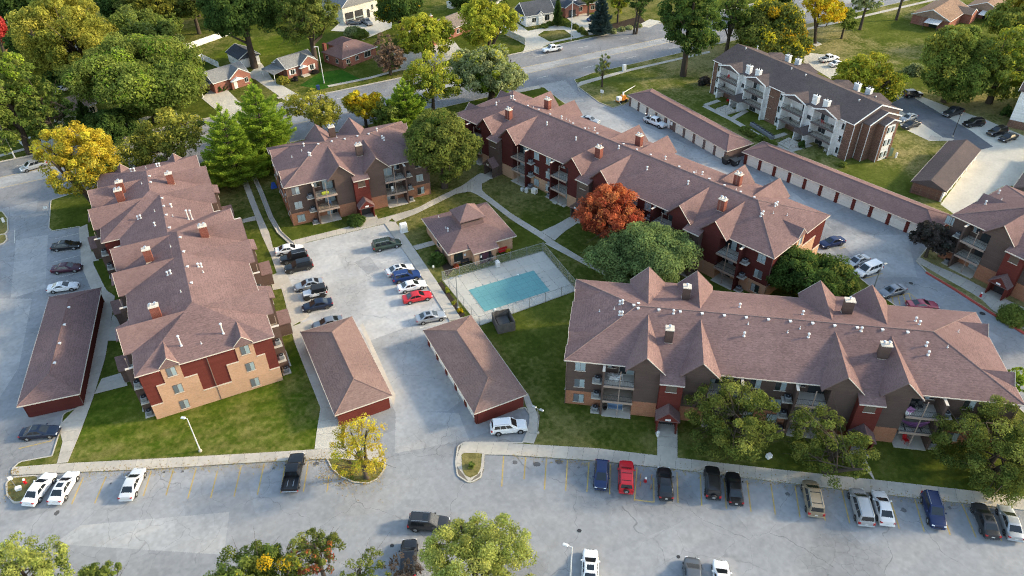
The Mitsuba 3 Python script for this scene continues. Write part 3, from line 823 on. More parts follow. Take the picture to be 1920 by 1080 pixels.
STY_A = dict(brick=BRICKO, bay=SIDB, tower=SIDR, wall=SIDB, endbrick=BRICKO, trim=TRIM)
STY_B = dict(brick=BRICK, bay=SIDB, tower=SIDB, wall=SIDR, endbrick=BRICK, trim=TRIM)
STY_C = dict(brick=BRICK, bay=SIDD, tower=SIDB, wall=SIDD, endbrick=BRICK, trim=TRIM)


def walls(K, fr, poly, sty):
    part(K, 'brick_wall', prism(fr, poly.buffer(-.02, join_style=2), 0, 2.62), sty['brick'])
    part(K, 'siding_wall', prism(fr, poly, 2.62, EAVE - .13), sty['wall'])


def block(name, label, fr, L, centres, sty, descs, seed, back_full=False, ends=(2, 2), D=17.5, end_full=(True, True), front_full=True, trim_ends=(1, 1)):
    K = thing(name, label, 'apartment building')
    back = fr.sub(L, -D, math.pi)
    le = fr.sub(0, -D, fr.side * math.pi / 2); re = fr.sub(L, 0, -fr.side * math.pi / 2)
    R = hipman(0, L, -D, 0)
    st = [(c - 3.4, 1) for c in centres] + [(c + 3.4, -1) for c in centres]
    for g, s in st:
        R = R + gableman(g, 0, 1) + gableman(g, -D, -1)
    for c in centres:
        R = R + towerroof(c) + towerroof(c, -D, -1)
    cs2 = {2: [4.2, D - 4.1], 1: [D / 2], 0: []}
    for d, u, n in ((-1, 0, ends[0]), (1, L, ends[1])):
        for c in cs2[n]:
            R = R - endnotch(u, d, -c) + endgable(u, d, -c)
    V, F = arr(R)
    kr = part(K, 'roof', mp(fr, V, F), ROOF)
    P = footprint(L, D, notches(st) + (notches(st, -D + .35, -1) if back_full else []))
    walls(K, fr, P, sty)
    zr = EAVE + SLOPE * D / 2 + .02
    rc = [((D / 2, -D / 2, zr), (L - D / 2, -D / 2, zr))] + [((u, v, EAVE), (D / 2 if u == 0 else L - D / 2, -D / 2, zr)) for u in (0, L) for v in (0, -D)]
    for a_, b_ in rc:
        part(kr, 'ridge_cap', tube(fr.w([a_, b_]), .07, 5), ROOFCAP)
    for i, c in enumerate(centres):
        o = (8.2 if i == 0 else 6.9, 8.2 if i == len(centres) - 1 else 6.9)
        module(K, fr, c, sty, descs[i], front_full, seed + i * 7, o)
        module(K, back, L - c, sty, 'rear ' + descs[i], back_full, seed + i * 5 + 2, o[::-1])
    if ends[0]:
        end_brick(K, le, D, cs2[ends[0]], sty, end_full[0])
    if ends[1]:
        end_brick(K, re, D, cs2[ends[1]], sty, end_full[1])
    # gutters between the gables
    e = sorted([0] + [x for g, _ in st for x in (g - 2.5, g + 2.5)] + [L])
    for v in (0.0, -D):
        for a, b in zip(e[::2], e[1::2]):
            if b - a < 3.0:
                continue
            gutters(K, fr, [((a, v), (b, v))])
    for c in centres:
        part(K, 'gutter', bx(fr, c - 1.55, c + 1.55, 1.92, 1.99, EAVE - SLOPE * 1.92 - .2, EAVE - SLOPE * 1.92 - .03), TRIM)
    for u, n, on in ((0, ends[0], trim_ends[0]), (L, ends[1], trim_ends[1])):
        vs = [0] + [x for c in cs2[n] for x in (-c + 1.15, -c - 1.15)] + [-D]
        for a, b in zip(vs[::2], vs[1::2]):
            gutters(K, fr, [((u, b), (u, a))])
    for u in (.3, L - .3):
        P_ = fr.w([[u, -.3, 0], [u, -.3, EAVE - .2]])
        part(K, 'downspout', tube(P_, .05, 5), TRIMB)
    return K, kr


def roof_items(K, kr, fr, hips, off, sc, pipes=(), boxes=(), small=(), tall=(), chim=(), ori=0, ch_mat=BRICKCH, ch_h=2.0):
    for lst, kind in ((pipes, 'pipe'), (boxes, 'box'), (small, 'small'), (tall, 'tall')):
        for x, y in lst:
            p, u, v = surf(fr, hips, (off[0] + x / sc, off[1] + (y + (0 if kind == 'box' else 3)) / sc))
            vent(kr, p, kind)
    for c in chim:
        p, u, v = surf(fr, hips, (off[0] + c[0] / sc, off[1] + c[1] / sc))
        chimney(K, fr, u, v - .3, p[2], ch_h, ch_mat, ori=ori, w=c[2] if len(c) > 2 else (1.2, .9), n=c[3] if len(c) > 3 else 2)


# the middle block (one entrance)
f2 = Fr(at(531.5, 353, EAVE), math.radians(23.9), -1)
K2, r2 = block('apartment_building', 'short brown three-storey apartment block with one red entrance, above the central lot', f2, 27.4, [13.55], STY_A, ["the middle block's entrance"], 11)
h2 = [(0, 27.4, -17.5, 0, (1, 1))]
roof_items(K2, r2, f2, h2, (490, 200), 4.697, [(375, 345), (420, 425), (434, 430), (1018, 212), (1065, 278), (1082, 293)], [(502, 332), (622, 308), (736, 287), (847, 262), (946, 242)], [(270, 443), (355, 388), (666, 270)], [], [(870, 430), (632, 268)], ch_mat=SIDB)
# the right block in front (two entrances)
f4 = Fr(at(1057.8, 675, EAVE), math.radians(-9.67), -1)
K4, r4 = block('apartment_building', 'long brown three-storey apartment block at the lower right, four pointed gables on each side', f4, 54.7, [13.7, 37.35], STY_A, ["the lower right block's left entrance", "the lower right block's right entrance"], 23, end_full=(True, False))
h4 = [(0, 54.7, -17.5, 0, (1, 1))]
roof_items(K4, r4, f4, h4, (1040, 490), 3.483, [(425, 278), (443, 273), (423, 348), (441, 348), (775, 338)], [(517, 290), (547, 278), (545, 310), (680, 320), (820, 332), (963, 344)], [(293, 325), (390, 310)], [], [(742, 526, (1.0, .95), 1), (855, 250, (1.0, .95), 1)], ch_mat=SIDB)
roof_items(K4, r4, f4, h4, (1300, 520), 3.483, [(302, 192), (714, 240), (330, 380), (750, 388)], [(57, 240), (202, 252), (345, 265), (490, 278), (633, 290), (779, 303), (923, 318)], [(358, 303), (615, 357), (696, 332)], [], [(1002, 236, (1.2, .95), 1)], ch_mat=SIDB)
roof_items(K4, r4, f4, h4, (1600, 540), 3.484, [(50, 278), (405, 213), (430, 236), (475, 374), (487, 434)], [(25, 262), (190, 276), (355, 292)], [(615, 385), (685, 285)], [], [(190, 458)], ch_mat=SIDB)
# the diagonal block (three entrances); its u axis runs away to the upper left
f3 = Fr(B3O, math.atan2(B3U[1], B3U[0]), 1)
K3, r3 = block('apartment_building', 'longest brown apartment block, running diagonally with dark red siding and brick chimneys', f3, 74.7, [13.7, 37.2, 61.0], STY_C, ["the diagonal block's right entrance", "the diagonal block's middle entrance", "the diagonal block's left entrance"], 41, ends=(1, 2), end_full=(True, False))
h3 = [(0, 74.7, -17.5, 0, (1, 1))]
roof_items(K3, r3, f3, h3, (860, 160), 4.5, [(318, 163), (440, 108), (460, 108), (745, 330), (868, 280), (990, 458), (1145, 378)], [(473, 127), (585, 175), (675, 208), (772, 248), (965, 325), (1065, 367), (1170, 410)], [(630, 188), (908, 288), (340, 133), (937, 303), (1097, 363)], [], [(415, 287), (742, 200), (1172, 612)])
roof_items(K3, r3, f3, h3, (1060, 220), 4.696, [(470, 272), (720, 458), (880, 368), (1080, 584), (1205, 503)], [(512, 238), (630, 287), (752, 333), (1002, 438), (1133, 490)], [(1150, 480)], [], [(637, 250)])
roof_items(K3, r3, f3, h3, (1250, 290), 4.0, [(705, 460), (722, 445), (812, 384), (828, 374)], [(320, 185), (433, 232), (555, 282), (657, 323)], [(520, 262), (800, 438), (903, 453)], [], [(520, 230), (402, 420)])
# the block cut by the right edge
f5 = Fr(at(1783.75, 403, EAVE), math.radians(-56.5), -1)
K5, r5 = block('apartment_building', 'brown apartment block cut off by the right edge of the picture', f5, 27.4, [11.6], STY_A, ["the right edge block's entrance"], 57, ends=(1, 1), D=17.0)
h5 = [(0, 27.4, -17.0, 0, (1, 1))]
roof_items(K5, r5, f5, h5, (1700, 320), 4.0, [(690, 168), (590, 248)], [], [(710, 217)])

# the stepped block on the left: two hipped blocks and a lower ridge between them
e1 = np.array([.9054, .4245])
f1 = Fr(np.array([-47.84, 67.43]) + 17.45 * e1, math.atan2(.9054, -.4245), -1)
K1 = thing('apartment_building', 'long stepped brown apartment block on the left with a sunlit brick end wall', 'apartment building')
h1 = [(0, 37, -17.45, 0, (1, 1)), (35.4, 60.5, -20.25, -2.7, (1, 1)), (20, 50, -17.5, -2.7, (0, 0))]
R = hipman(0, 37, -17.45, 0) + hipman(35.4, 60.5, -20.25, -2.7) + hipman(20, 50, -17.5, -2.7, ends=(0, 0))
SG, NG = [(7.6, 1), (21.5, 1), (28.4, -1)], [(42.7, 1), (49.7, -1)]
for g, s in SG:
    R = R + gableman(g, 0, 1) + gableman(g, -17.45, -1)
for g, s in NG:
    R = R + gableman(g, -2.7, 1) + gableman(g, -20.25, -1)
for c, v0, v1 in ((11.0, 0, -17.45), (24.95, 0, -17.45), (46.2, -2.7, -20.25)):
    R = R + towerroof(c, v0) + towerroof(c, v1, -1)
for u, d, cs in ((0, -1, (4.0, 13.3)), (60.5, 1, (6.6, 15.9))):
    for c in cs:
        R = R - endnotch(u, d, -c) + endgable(u, d, -c)
V, F = arr(R)
r1 = part(K1, 'roof', mp(f1, V, F), ROOF)
P = unary_union([sbox(.35, -17.1, 36.6, -.35), sbox(35.8, -19.9, 60.15, -3.05), sbox(22, -17.1, 45, -3.05)])
for c in notches(SG) + notches(SG, -17.1, -1) + notches(NG, -3.05, 1) + notches(NG, -19.9, -1):
    P = P.difference(sbox(min(c[0], c[1]), min(c[2], c[3]), max(c[0], c[1]), max(c[2], c[3])))
walls(K1, f1, P, STY_B)
f1w = f1.sub(37, -17.45, math.pi); f1n = f1.sub(0, -2.7); f1nw = f1.sub(60.5, -20.25, math.pi)
D1 = ["the left block's near right-side entrance", "the left block's second right-side entrance", "the left block's far right-side entrance"]
stack(K1, f1, 7.6, 1, STY_B, 'before ' + D1[0], winoff=0, seed=1); tower(K1, f1, 11.0, STY_B)
stack(K1, f1, 21.5, 1, STY_B, 'before ' + D1[1], winoff=0, seed=2); tower(K1, f1, 24.95, STY_B); stack(K1, f1, 28.4, -1, STY_B, 'past ' + D1[1], winoff=0, seed=3)
stack(K1, f1n, 42.7, 1, STY_B, 'before ' + D1[2], winoff=0, seed=4); tower(K1, f1n, 46.2, STY_B); stack(K1, f1n, 49.7, -1, STY_B, 'past ' + D1[2], winoff=0, seed=5)
W1 = ["the left block's near left-side entrance", "the left block's second left-side entrance", "the left block's far left-side entrance"]
stack(K1, f1w, 37 - 7.6, -1, STY_B, 'before ' + W1[0], winoff=0, seed=6); tower(K1, f1w, 26.0, STY_B)
stack(K1, f1w, 37 - 21.5, -1, STY_B, 'before ' + W1[1], winoff=0, seed=7); tower(K1, f1w, 12.05, STY_B); stack(K1, f1w, 8.6, 1, STY_B, 'past ' + W1[1], winoff=0, seed=8)
stack(K1, f1nw, 60.5 - 42.7, -1, STY_B, 'before ' + W1[2], winoff=0, seed=9); tower(K1, f1nw, 14.3, STY_B); stack(K1, f1nw, 60.5 - 49.7, 1, STY_B, 'past ' + W1[2], winoff=0, seed=10)
end_brick(K1, f1.sub(0, -17.45, -math.pi / 2), 17.45, [4.15, 13.45], STY_B)
end_brick(K1, f1.sub(60.5, -2.7, math.pi / 2), 17.55, [3.9, 13.2], STY_B, False)
for a, b in (((0, 0), (5.1, 0)), ((10.1, 0), (19.0, 0)), ((30.9, 0), (37, 0)), ((0, -17.45), (5.1, -17.45)), ((12.6, -17.45), (19, -17.45)), ((30.9, -17.45), (35.4, -17.45)), ((37, -2.7), (40.2, -2.7)), ((52.2, -2.7), (60.5, -2.7)), ((35.4, -20.25), (40.2, -20.25)), ((52.2, -20.25), (60.5, -20.25)),
             ((0, -2.85), (0, 0)), ((0, -12.15), (0, -5.15)), ((0, -17.45), (0, -14.45)), ((35.4, -20.25), (35.4, -17.5)), ((60.5, -20.25), (60.5, -17.1))):
    gutters(K1, f1, [(a, b)])
part(K1, 'downspout', tube(f1.w([[.26, -8.8, 0], [.26, -8.8, 8.2]]), .06, 5), TRIMB)
roof_items(K1, r1, f1, h1, (150, 280), 5.4, [(553, 218), (520, 223), (780, 173), (805, 168), (590, 705), (617, 695), (760, 770), (925, 580)], [(705, 275), (717, 337), (832, 497), (850, 578), (875, 668), (907, 798), (1017, 895), (1052, 1040)], [(625, 348), (757, 628), (940, 675), (670, 190)], [(1100, 705), (1137, 705)], [(945, 345, (1.1, .9), 1), (1290, 882), (440, 515), (450, 430, (1.1, .9), 1)], ori=1)
roof_items(K1, r1, f1, h1, (190, 450), 4.0, [(500, 260), (522, 250), (728, 198), (752, 198)], [(620, 90), (647, 203), (677, 325)], [(520, 50), (597, 388), (750, 775), (765, 240)], [(600, 790), (915, 698)], [(380, 148, (1.1, .9), 1), (440, 576)], ori=1)
# ------------------------------------------------------------ garages
def garage(label, fr, L, D, wallm, doors=None, end_doors=0, ndoor=0, d0=0.8, step=3.2, skip=(), roofm=None, z=2.65, name='garage_row', vents=0, back_doors=0, cat_='garage', overh=.4, postm=None, gable=False):
    """fr: u along the door side, v out of it, eave line at v = 0."""
    K = thing(name, label, cat_)
    roofm = roofm or ROOFG
    R = hipman(0, L, -D, 0, z, 0.36 if not gable else .42, th=.14, ends=(0, 0) if gable else (1, 1))
    V, F = arr(R)
    kr = part(K, 'roof', mp(fr, V, F), roofm)
    h = 0.36 * D / 2
    if not gable:   # ridge and hip caps
        a, b = D / 2, L - D / 2
        caps = [((a, -D / 2, z + h), (b, -D / 2, z + h))] + [((0 if u == a else L, v, z), (u, -D / 2, z + h)) for u in (a, b) for v in (0, -D)]
        part(kr, 'ridge_cap', cat([tube(fr.w([p, q]) + [0, 0, .0], .07, 5) for p, q in caps]), roofm)
    for f2_, ln in ((fr, L), (fr.sub(L, -D, math.pi), L), (fr.sub(0, -D, fr.side * math.pi / 2), D), (fr.sub(L, 0, -fr.side * math.pi / 2), D)):
        if not gable or ln == L:
            part(K, 'fascia', bx(f2_, -.02, ln + .02, 0.0, .05, z - .17, z - .005), TRIM)
    w = overh
    part(K, 'wall', bx(fr, w, L - w, -D + w, -w - .25, 0, z - .12), wallm)
    n = ndoor
    u = d0
    edges = []
    for i in range(n):
        if i in skip:
            part(K, 'side_door', bx(fr, u + .6, u + 1.5, -w - .26, -w - .18, .05, 2.1), WHITE)
            part(K, 'wall_sign', bx(fr, u + 1.9, u + 2.6, -w - .02, -w + .03, 1.2, 2.0), WHITE)
            edges.append((u, 1)); u += step; continue
        k = part(K, 'garage_door', bx(fr, u + .3, u + step - .3, -w - .27, -w - .14, .03, 2.25), CREAMDOOR)
        for q in (.58, 1.13, 1.68):
            part(k, 'groove', bx(fr, u + .3, u + step - .3, -w - .15, -w - .125, q, q + .025), TRIM)
        edges.append((u, 0)); u += step
    for e, _ in edges + [(u, 0)]:
        part(K, 'pier', bx(fr, max(w, e - .3), min(L - w, e + .3), -w - .3, -w, 0, z - .13), postm or wallm)
    if n:
        part(K, 'header', bx(fr, w, L - w, -w - .3, -w - .02, 2.25, z - .13), postm or wallm)
        if d0 > w + .5:
            part(K, 'wall', bx(fr, w, d0, -w - .3, -w - .01, 0, z - .13), wallm)
    for i in range(vents):
        uu = D / 2 + (L - D) * (i + .5) / vents
        vent(kr, fr.w([[uu, -D / 2 - .35, z + h - .1]])[0], 'box')
    for u_ in (w + .05, L - w - .05):
        part(K, 'downspout', tube(fr.w([[u_, -D + w - .06, 0], [u_, -D + w - .06, z - .15]]), .045, 5), TRIMB)
    return K


c15 = lambda p, q: math.atan2(*(np.array(q) - np.array(p))[1::-1])
# front pair, left: doors on its right side
gA = at(735.5, 741.5, 2.65)
garage('left one of the front pair of garages, its end wall behind the yellow tree', Fr(gA, math.radians(115.8), -1), 18.5, 7.8, SIDR, ndoor=5, step=3.4)
gB = at(889, 776, 2.65)
garage('right one of the front pair of garages, beside the white crossover', Fr(gB, math.radians(115.7), 1), 18.5, 7.7, SIDR, ndoor=5, step=3.4)
gC = at(31, 763, 2.65)
garage('long low dark red garage at the far left with four roof vents', Fr(gC, math.radians(107.1), 1), 24.8, 7.6, SIDD, ndoor=7, step=3.3, vents=4, roofm=ROOF)
gD = at(1363, 284, 2.65); gD2 = at(1176, 178, 2.65)
garage('long garage row with nine cream doors, beside the white pickup', Fr(gD2, c15(gD2[:2], gD[:2]), -1), float(np.linalg.norm(gD - gD2)), 7.4, TRIMB, ndoor=10, d0=.75, step=3.27, skip=(4,), postm=TRIMB, roofm=ROOF)
gE = at(1391, 284.5, 2.65); gE2 = at(1706, 414.5, 2.65)
garage('long garage row with dark red piers, ending at the dark purple tree', Fr(gE, c15(gE[:2], gE2[:2]), -1), 40.0, 7.4, SIDR, ndoor=11, d0=.9, step=3.42, roofm=ROOF)
gF = at(1712, 343, 2.65); gF1 = at(1775, 360, 2.65); gF2 = at(1840, 281, 2.65)
Fgf = Fr(gF1, c15(gF1[:2], gF2[:2]), -1)
Lg, Dg = float(np.linalg.norm(gF2 - gF1)), 6.4
KF = garage('brown-roofed garage with a brick end and white trim behind the long garages', Fgf, Lg, Dg, BRICKBR, ndoor=7, d0=.6, step=3.2, roofm=ROOFW, gable=True, postm=WHITE)
fe = Fgf.sub(0, -Dg, -math.pi / 2)
part(KF, 'gable_panel', panel(fe, Polygon([(.1, 2.5), (Dg - .1, 2.5), (Dg / 2, 2.5 + .42 * Dg / 2)]), -.38, -.3), WHITE)
for i in range(5):
    a = .4 + i * (Dg - .8) / 4
    part(KF, 'truss_bar', tube(fe.w([[a, -.28, 2.55], [Dg / 2 + (a - Dg / 2) * .35, -.28, 2.55 + .42 * (Dg / 2) * .62]]), .06, 4), TRIMB)
part(KF, 'truss_bar', bx(fe, .1, Dg - .1, -.3, -.22, 2.45, 2.6), TRIMB)
gG = at(1899, 352, 2.65); gG2 = at(1921, 321, 2.65)
garage('corner of a grey-roofed garage at the right edge of the picture', Fr(gG, c15(gG[:2], gG2[:2]), 1), 22, 6.5, WHITE, roofm=ROOFW, gable=True)

# ------------------------------------------------------------ clubhouse
KC = thing('clubhouse', 'square tan brick clubhouse with a roof lantern, beside the covered pool', 'clubhouse')
fc = Fr(at(840, 477.5, 2.95), math.radians(25.1), -1)
S_ = 12.7
Rc = hipman(0, S_, -S_, 0, 2.95, .34) + hull([[a, b, z - t] for a in (3.9, 8.65) for b, z in ((-1.3, 2.95 + .34 * 1.34), (1.62, 2.78)) for t in (0, .16)])
Rc = Rc + boxman(4.25, 8.45, -8.45, -4.25, 3.5, 5.05)
V, F = arr(Rc)
kc = part(KC, 'roof', mp(fc, V, F), ROOF)
part(KC, 'lantern_wall', bx(fc, 4.3, 8.4, -8.4, -4.3, 5.05, 5.3), TRIMB)
part(KC, 'lantern_louvre', bx(fc, 4.6, 8.1, -8.1, -4.6, 5.3, 5.75), DARK)
V, F = arr(hull([[a, b, z] for a in (3.95, 8.75) for b in (-8.75, -3.95) for z in (5.7, 5.82)] + [[6.35, -6.35, 7.75]]))
part(KC, 'lantern_roof', mp(fc, V, F), ROOF)
part(KC, 'wall', prism(fc, sbox(.55, -S_ + .55, S_ - .55, -.5), 0, 2.8), BRICK)
part(KC, 'porch_wall', bx(fc, 4.3, 8.3, -.5, 1.1, 0, 2.6), BRICK)
for a, b, v0 in ((0, 3.9, 0), (8.65, S_, 0), (3.9, 8.65, 1.62)):
    part(KC, 'fascia', bx(fc, a, b, v0, v0 + .06, 2.74 - .13 * (v0 > 0), 2.93 - .16 * (v0 > 0)), TRIM)
fcl = fc.sub(0, -S_, -math.pi / 2); fcr = fc.sub(S_, 0, math.pi / 2)
for f_ in (fcl, fcr):
    part(KC, 'fascia', bx(f_, 0, S_, 0, .06, 2.76, 2.93), TRIM)
window(KC, fc, 2.0, -.5, .75, 1.5, 1.5, (GLASSD, GLASSD), DARK)
k = part(KC, 'entrance_door', bx(fc, 5.2, 7.4, 1.08, 1.15, .1, 2.3), matte('plum_door', (0.1, 0.05, 0.07)))
for a in (5.25, 6.9):
    part(k, 'pane', bx(fc, a, a + .45, 1.15, 1.17, .4, 2.1), GLASSD)
part(KC, 'notice', bx(fc, 5.35, 5.62, 1.175, 1.19, 1.3, 1.75), WHITE)
part(KC, 'notice', bx(fc, 3.0, 3.35, -.49, -.46, 1.4, 1.85), WHITE)
window(KC, fcl, 6.5, -.55, .9, 1.1, 1.2, (GLASSD, GLASSD), TRIMB); part(KC, 'side_door', bx(fcl, 8.3, 9.3, -.57, -.5, .1, 2.2), TRIMB)
part(KC, 'downspout', tube(fc.w([[.5, -.42, 0], [.5, -.42, 2.8]]), .06, 5), TRIMB)
vent(kc, fc.w([[2.3, -5.6, 3.7]])[0]); vent(kc, fc.w([[2.3, -6.6, 3.7]])[0], 'small'); vent(kc, fc.w([[2.5, -10.6, 3.65]])[0], 'small')

# ------------------------------------------------------------ white apartment block
KW = thing('apartment_building', 'white and brown brick apartment block with paired white chimneys', 'apartment building')
fw = Fr(at(1336.8, 112.2, EAVE), math.radians(-61.8), -1)
LW, DW = 42.05, 14.4
Rw = hipman(0, LW, -DW, 0, EAVE, .37, ends=(0, 0), th=.2)
Rw = Rw + hull([[u, v, z] for u in (40, 43.9) for v in (-11.9, -2.5) for z in (8.1, 8.3)] + [[u, -7.2, 8.3 + .37 * 4.7] for u in (40, 43.9)])
Rw = Rw + hull([[u, v, z] for u in (43, 45.6) for v in (-9.6, -4.9) for z in (8.1, 8.3)] + [[u, -7.25, 8.3 + .37 * 2.35] for u in (43, 45.6)])
BAYS = [(3.3, 10.2, 1), (11.9, 18.6, -1), (23.6, 30.3, 1), (32.0, 38.7, -1)]
for a, b, s in BAYS:
    for ve, d in ((0, 1), (-DW, -1)):
        g = (a + b) / 2 + (-s) * 1.0 * 0
        Rw = Rw + hull([[u, v, z] for u in (a, b) for v in (ve + d * .95, ve - d * .4) for z in (8.12, 8.3)] + [[g, ve + d * .95, 9.35], [g, ve - d * 3.2, 9.42]])
V, F = arr(Rw)
kw = part(KW, 'roof', mp(fw, V, F), ROOFW)
Pw = unary_union([sbox(.5, -DW + .4, LW - .3, -.4), sbox(41, -11.6, 43.7, -2.9), sbox(43, -9.3, 45.4, -5.2)])
for a, b, s in BAYS:
    Pw = Pw.difference(sbox(a + .5, -1.6, b - .5, .1))
part(KW, 'wall', prism(fw, Pw, 0, 8.15), SIDW)
for a, b in ((.42, 1.6), (18.9, 21.9), (40.0, 42.0)):
    part(KW, 'brick_pier', bx(fw, a, b, -.6, -.33, 0, 8.1), BRICKBR)
few = fw.sub(LW, 0, math.pi / 2)
for a, b, o in ((.36, 2.86, -.32), (11.7, DW - .4, -.32), (2.95, 5.15, 1.63), (9.35, 11.55, 1.63), (5.22, 6.1, 3.33), (8.45, 9.28, 3.33)):
    part(KW, 'brick_pier', bx(few, a, b, o - .3, o + .05, 0, 8.1), BRICKBR)
for f_, a, b in ((fw, 42.0, 43.72), (fw, 43.72, 45.42)):
    v = -2.87 if a < 43 else -5.17
    part(KW, 'brick_pier', bx(f_, a, b, v - .2, v + .04, 0, 8.1), BRICKBR)
for u in (6.7, 8.0):
    for z in (.7, 3.4, 6.2):
        window(KW, few, u, 3.36, z, .95, 1.3, (GLASSD, GLASSB), WHITE)
for o, c0, c1 in ((0.0, 0, DW), (1.85, 2.5, 11.9), (3.55, 4.9, 9.6)):   # white barge boards
    m = (c0 + c1) / 2; hh = .37 * (c1 - c0) / 2
    for d in (-1, 1):
        e0 = m + d * (c1 - c0) / 2
        part(KW, 'barge_board', panel(few, Polygon([(e0, 8.08), (e0, 8.34), (m, 8.34 + hh), (m, 8.08 + hh)]), o - .02, o + .08), WHITE)
for i, (a, b, s) in enumerate(BAYS):
    m = (a + b) / 2
    for u0, u1 in ((a + .2, a + .5), (b - .5, b - .2)):
        part(KW, 'bay_wall', bx(fw, u0, u1, -1.6, .75, 0, 8.15), SIDW)
    for d in (-1, 1):
        e0 = m + d * (b - a) / 2
        part(KW, 'barge_board', panel(fw, Polygon([(e0, 8.06), (e0, 8.34), (m, 9.4), (m, 9.14)]), .94, 1.02), WHITE)
    part(KW, 'gable_panel', panel(fw, Polygon([(a + .3, 8.0), (b - .3, 8.0), (m, 9.1)]), .6, .72), SIDW)
    for lv, z in ((0, .12), (1, 2.75), (2, 5.45)):
        if lv:
            k = part(KW, 'balcony', bx(fw, a + .5, b - .5, -1.58, .85, z - .2, z), CONC[2])
            part(k, 'rim_beam', bx(fw, a + .3, b - .3, .85, .93, z - .28, z + .05), matte('bronze_rim%d%d' % (i, lv), (.16, .13, .12)) if (i, lv) == (0, 1) else 'm_bronze_rim01')
            stuffed(part(k, 'railing', railing(fw, [(a + .5, .8), (b - .5, .8)], z, .95), DARK))
        k = part(KW, 'sliding_door', bx(fw, m + s * 1.6 - 1.0, m + s * 1.6 + 1.0, -1.62, -1.55, z, z + 2.15), WHITE)
        part(k, 'pane', bx(fw, m + s * 1.6 - .93, m + s * 1.6 - .02, -1.56, -1.52, z + .06, z + 2.08), GLASSD)
        part(k, 'pane', bx(fw, m + s * 1.6 + .03, m + s * 1.6 + .93, -1.56, -1.525, z + .06, z + 2.08), GLASSB if lv == 2 else GLASSD)
        wu = a - 1.0 if s > 0 else b + 1.05
        if .9 < wu < 41:
            window(KW, fw, wu, -.4, z + .7, 1.1, 1.3, (GLASSD, GLASSB), WHITE)
    if s > 0:
        part(KW, 'brick_panel', bx(fw, a + .55, m - .2, -1.62, -1.5, 0, 2.6), BRICKBR)
        c = b + .85
        window(KW, fw, c, -.4, 5.0, 1.9, .9, (GLASSD, GLASSD), WHITE)
        k = part(KW, 'entrance_porch', cat([bx(fw, c - 1.35, c - 1.1, -.4, 2.2, 0, 2.75), bx(fw, c + 1.1, c + 1.35, -.4, 2.2, 0, 2.75), panel(fw, Polygon([(c - 1.35, 2.4), (c + 1.35, 2.4), (c + 1.35, 2.7), (c, 3.6), (c - 1.35, 2.7)]), 2.0, 2.2)]), SIDW)
        part(k, 'porch_roof', mhull(fw, [[c + q * 1.65, v, z] for q in (-1, 1) for v in (-.4, 2.5) for z in (2.6, 2.72)] + [[c, v, 3.85] for v in (-.4, 2.5)]), ROOFW)
        part(k, 'door', bx(fw, c - .9, c + .9, -.42, -.3, 0, 2.2), DARK)
        for q in range(4):
            part(k, 'step', bx(fw, c - 2.2, c + 1.4, 2.2 + q * .85, 3.05 + q * .85, 0, .62 - q * .14), CONC[q % 3])
        part(k, 'handrail', [tube(fw.w([[c - 2.2 + q, 2.3, 1.5], [c - 2.2 + q, 5.6, 1.05]]), .03, 5) for q in (0, 1.8, 3.6)] + [tube(fw.w([[c - 2.2 + q, v, .3], [c - 2.2 + q, v, 1.5 - (v - 2.3) * .136]]), .025, 5) for q in (0, 1.8, 3.6) for v in (2.3, 3.9, 5.6)], TRIMB)
for x, y in ((340, 295), (420, 330), (900, 552), (1000, 590), (690, 200), (770, 235), (1265, 445), (1365, 485)):
    q = at(1320 + x / 4.5, 70 + y / 4.5, 9.0); u, v = fw.loc(q)
    chimney(KW, fw, u, -.9 if v > -6 else -DW + 1.0, 8.6, 1.6, SIDW, WHITE, (1.25, .85), 2, flm=DARK)
hw = [(0, LW, -DW, 0, (0, 0))]
for x, y, kd_ in ((350, 110, 'pipe'), (735, 280, 'pipe'), (855, 335, 'pipe'), (1305, 548, 'pipe'), (450, 95, 'pipe'), (480, 155, 'box'), (575, 190, 'box'), (668, 230, 'box'), (770, 275, 'box'), (888, 322, 'box'), (1005, 375, 'box'), (1122, 425, 'box'), (1245, 475, 'box'), (840, 260, 'pipe'), (612, 165, 'pipe'), (1445, 520, 'pipe')):
    p, u, v = surf(fw, hw, (1320 + x / 4.5, 70 + y / 4.5))
    vent(kw, p, kd_)
for a, b, s in BAYS[:0]:
    pass
gutters(KW, fw, [((0, 0), (3.3, 0)), ((18.6, 0), (23.6, 0)), ((38.7, 0), (42, 0))], mt=WHITE)
for p in ([42.1, -.3], [43.8, -2.8], [45.5, -5.1]):
    part(KW, 'downspout', tube(fw.w([[p[0], p[1], .1], [p[0], p[1], 8.1]]), .07, 5), WHITE)
part(KW, 'downspout', tube(fw.w([[.4, -.25, .1], [.4, -.25, 8.1]]), .07, 5), WHITE)
KR = thing('apartment_building', 'white-sided building corner with a dark brick base at the right edge, above the black cars', 'apartment building')
fr_ = Fr(at(1887, 238, 0.0), math.radians(52), 1)
part(KR, 'wall', bx(fr_, 0, 20, -14, 0, 1.8, 8.6), SIDW); part(KR, 'brick_base', bx(fr_, -.05, 20, -14, .05, 0, 1.8), BRICKBR)
V, F = arr(hipman(-.5, 20.5, -14.5, .5, 8.6, .35, ends=(0, 0))); part(KR, 'roof', mp(fr_, V, F), ROOFW)
part(KR, 'fascia', bx(fr_, -.56, 20, .5, .56, 8.4, 8.6), WHITE)

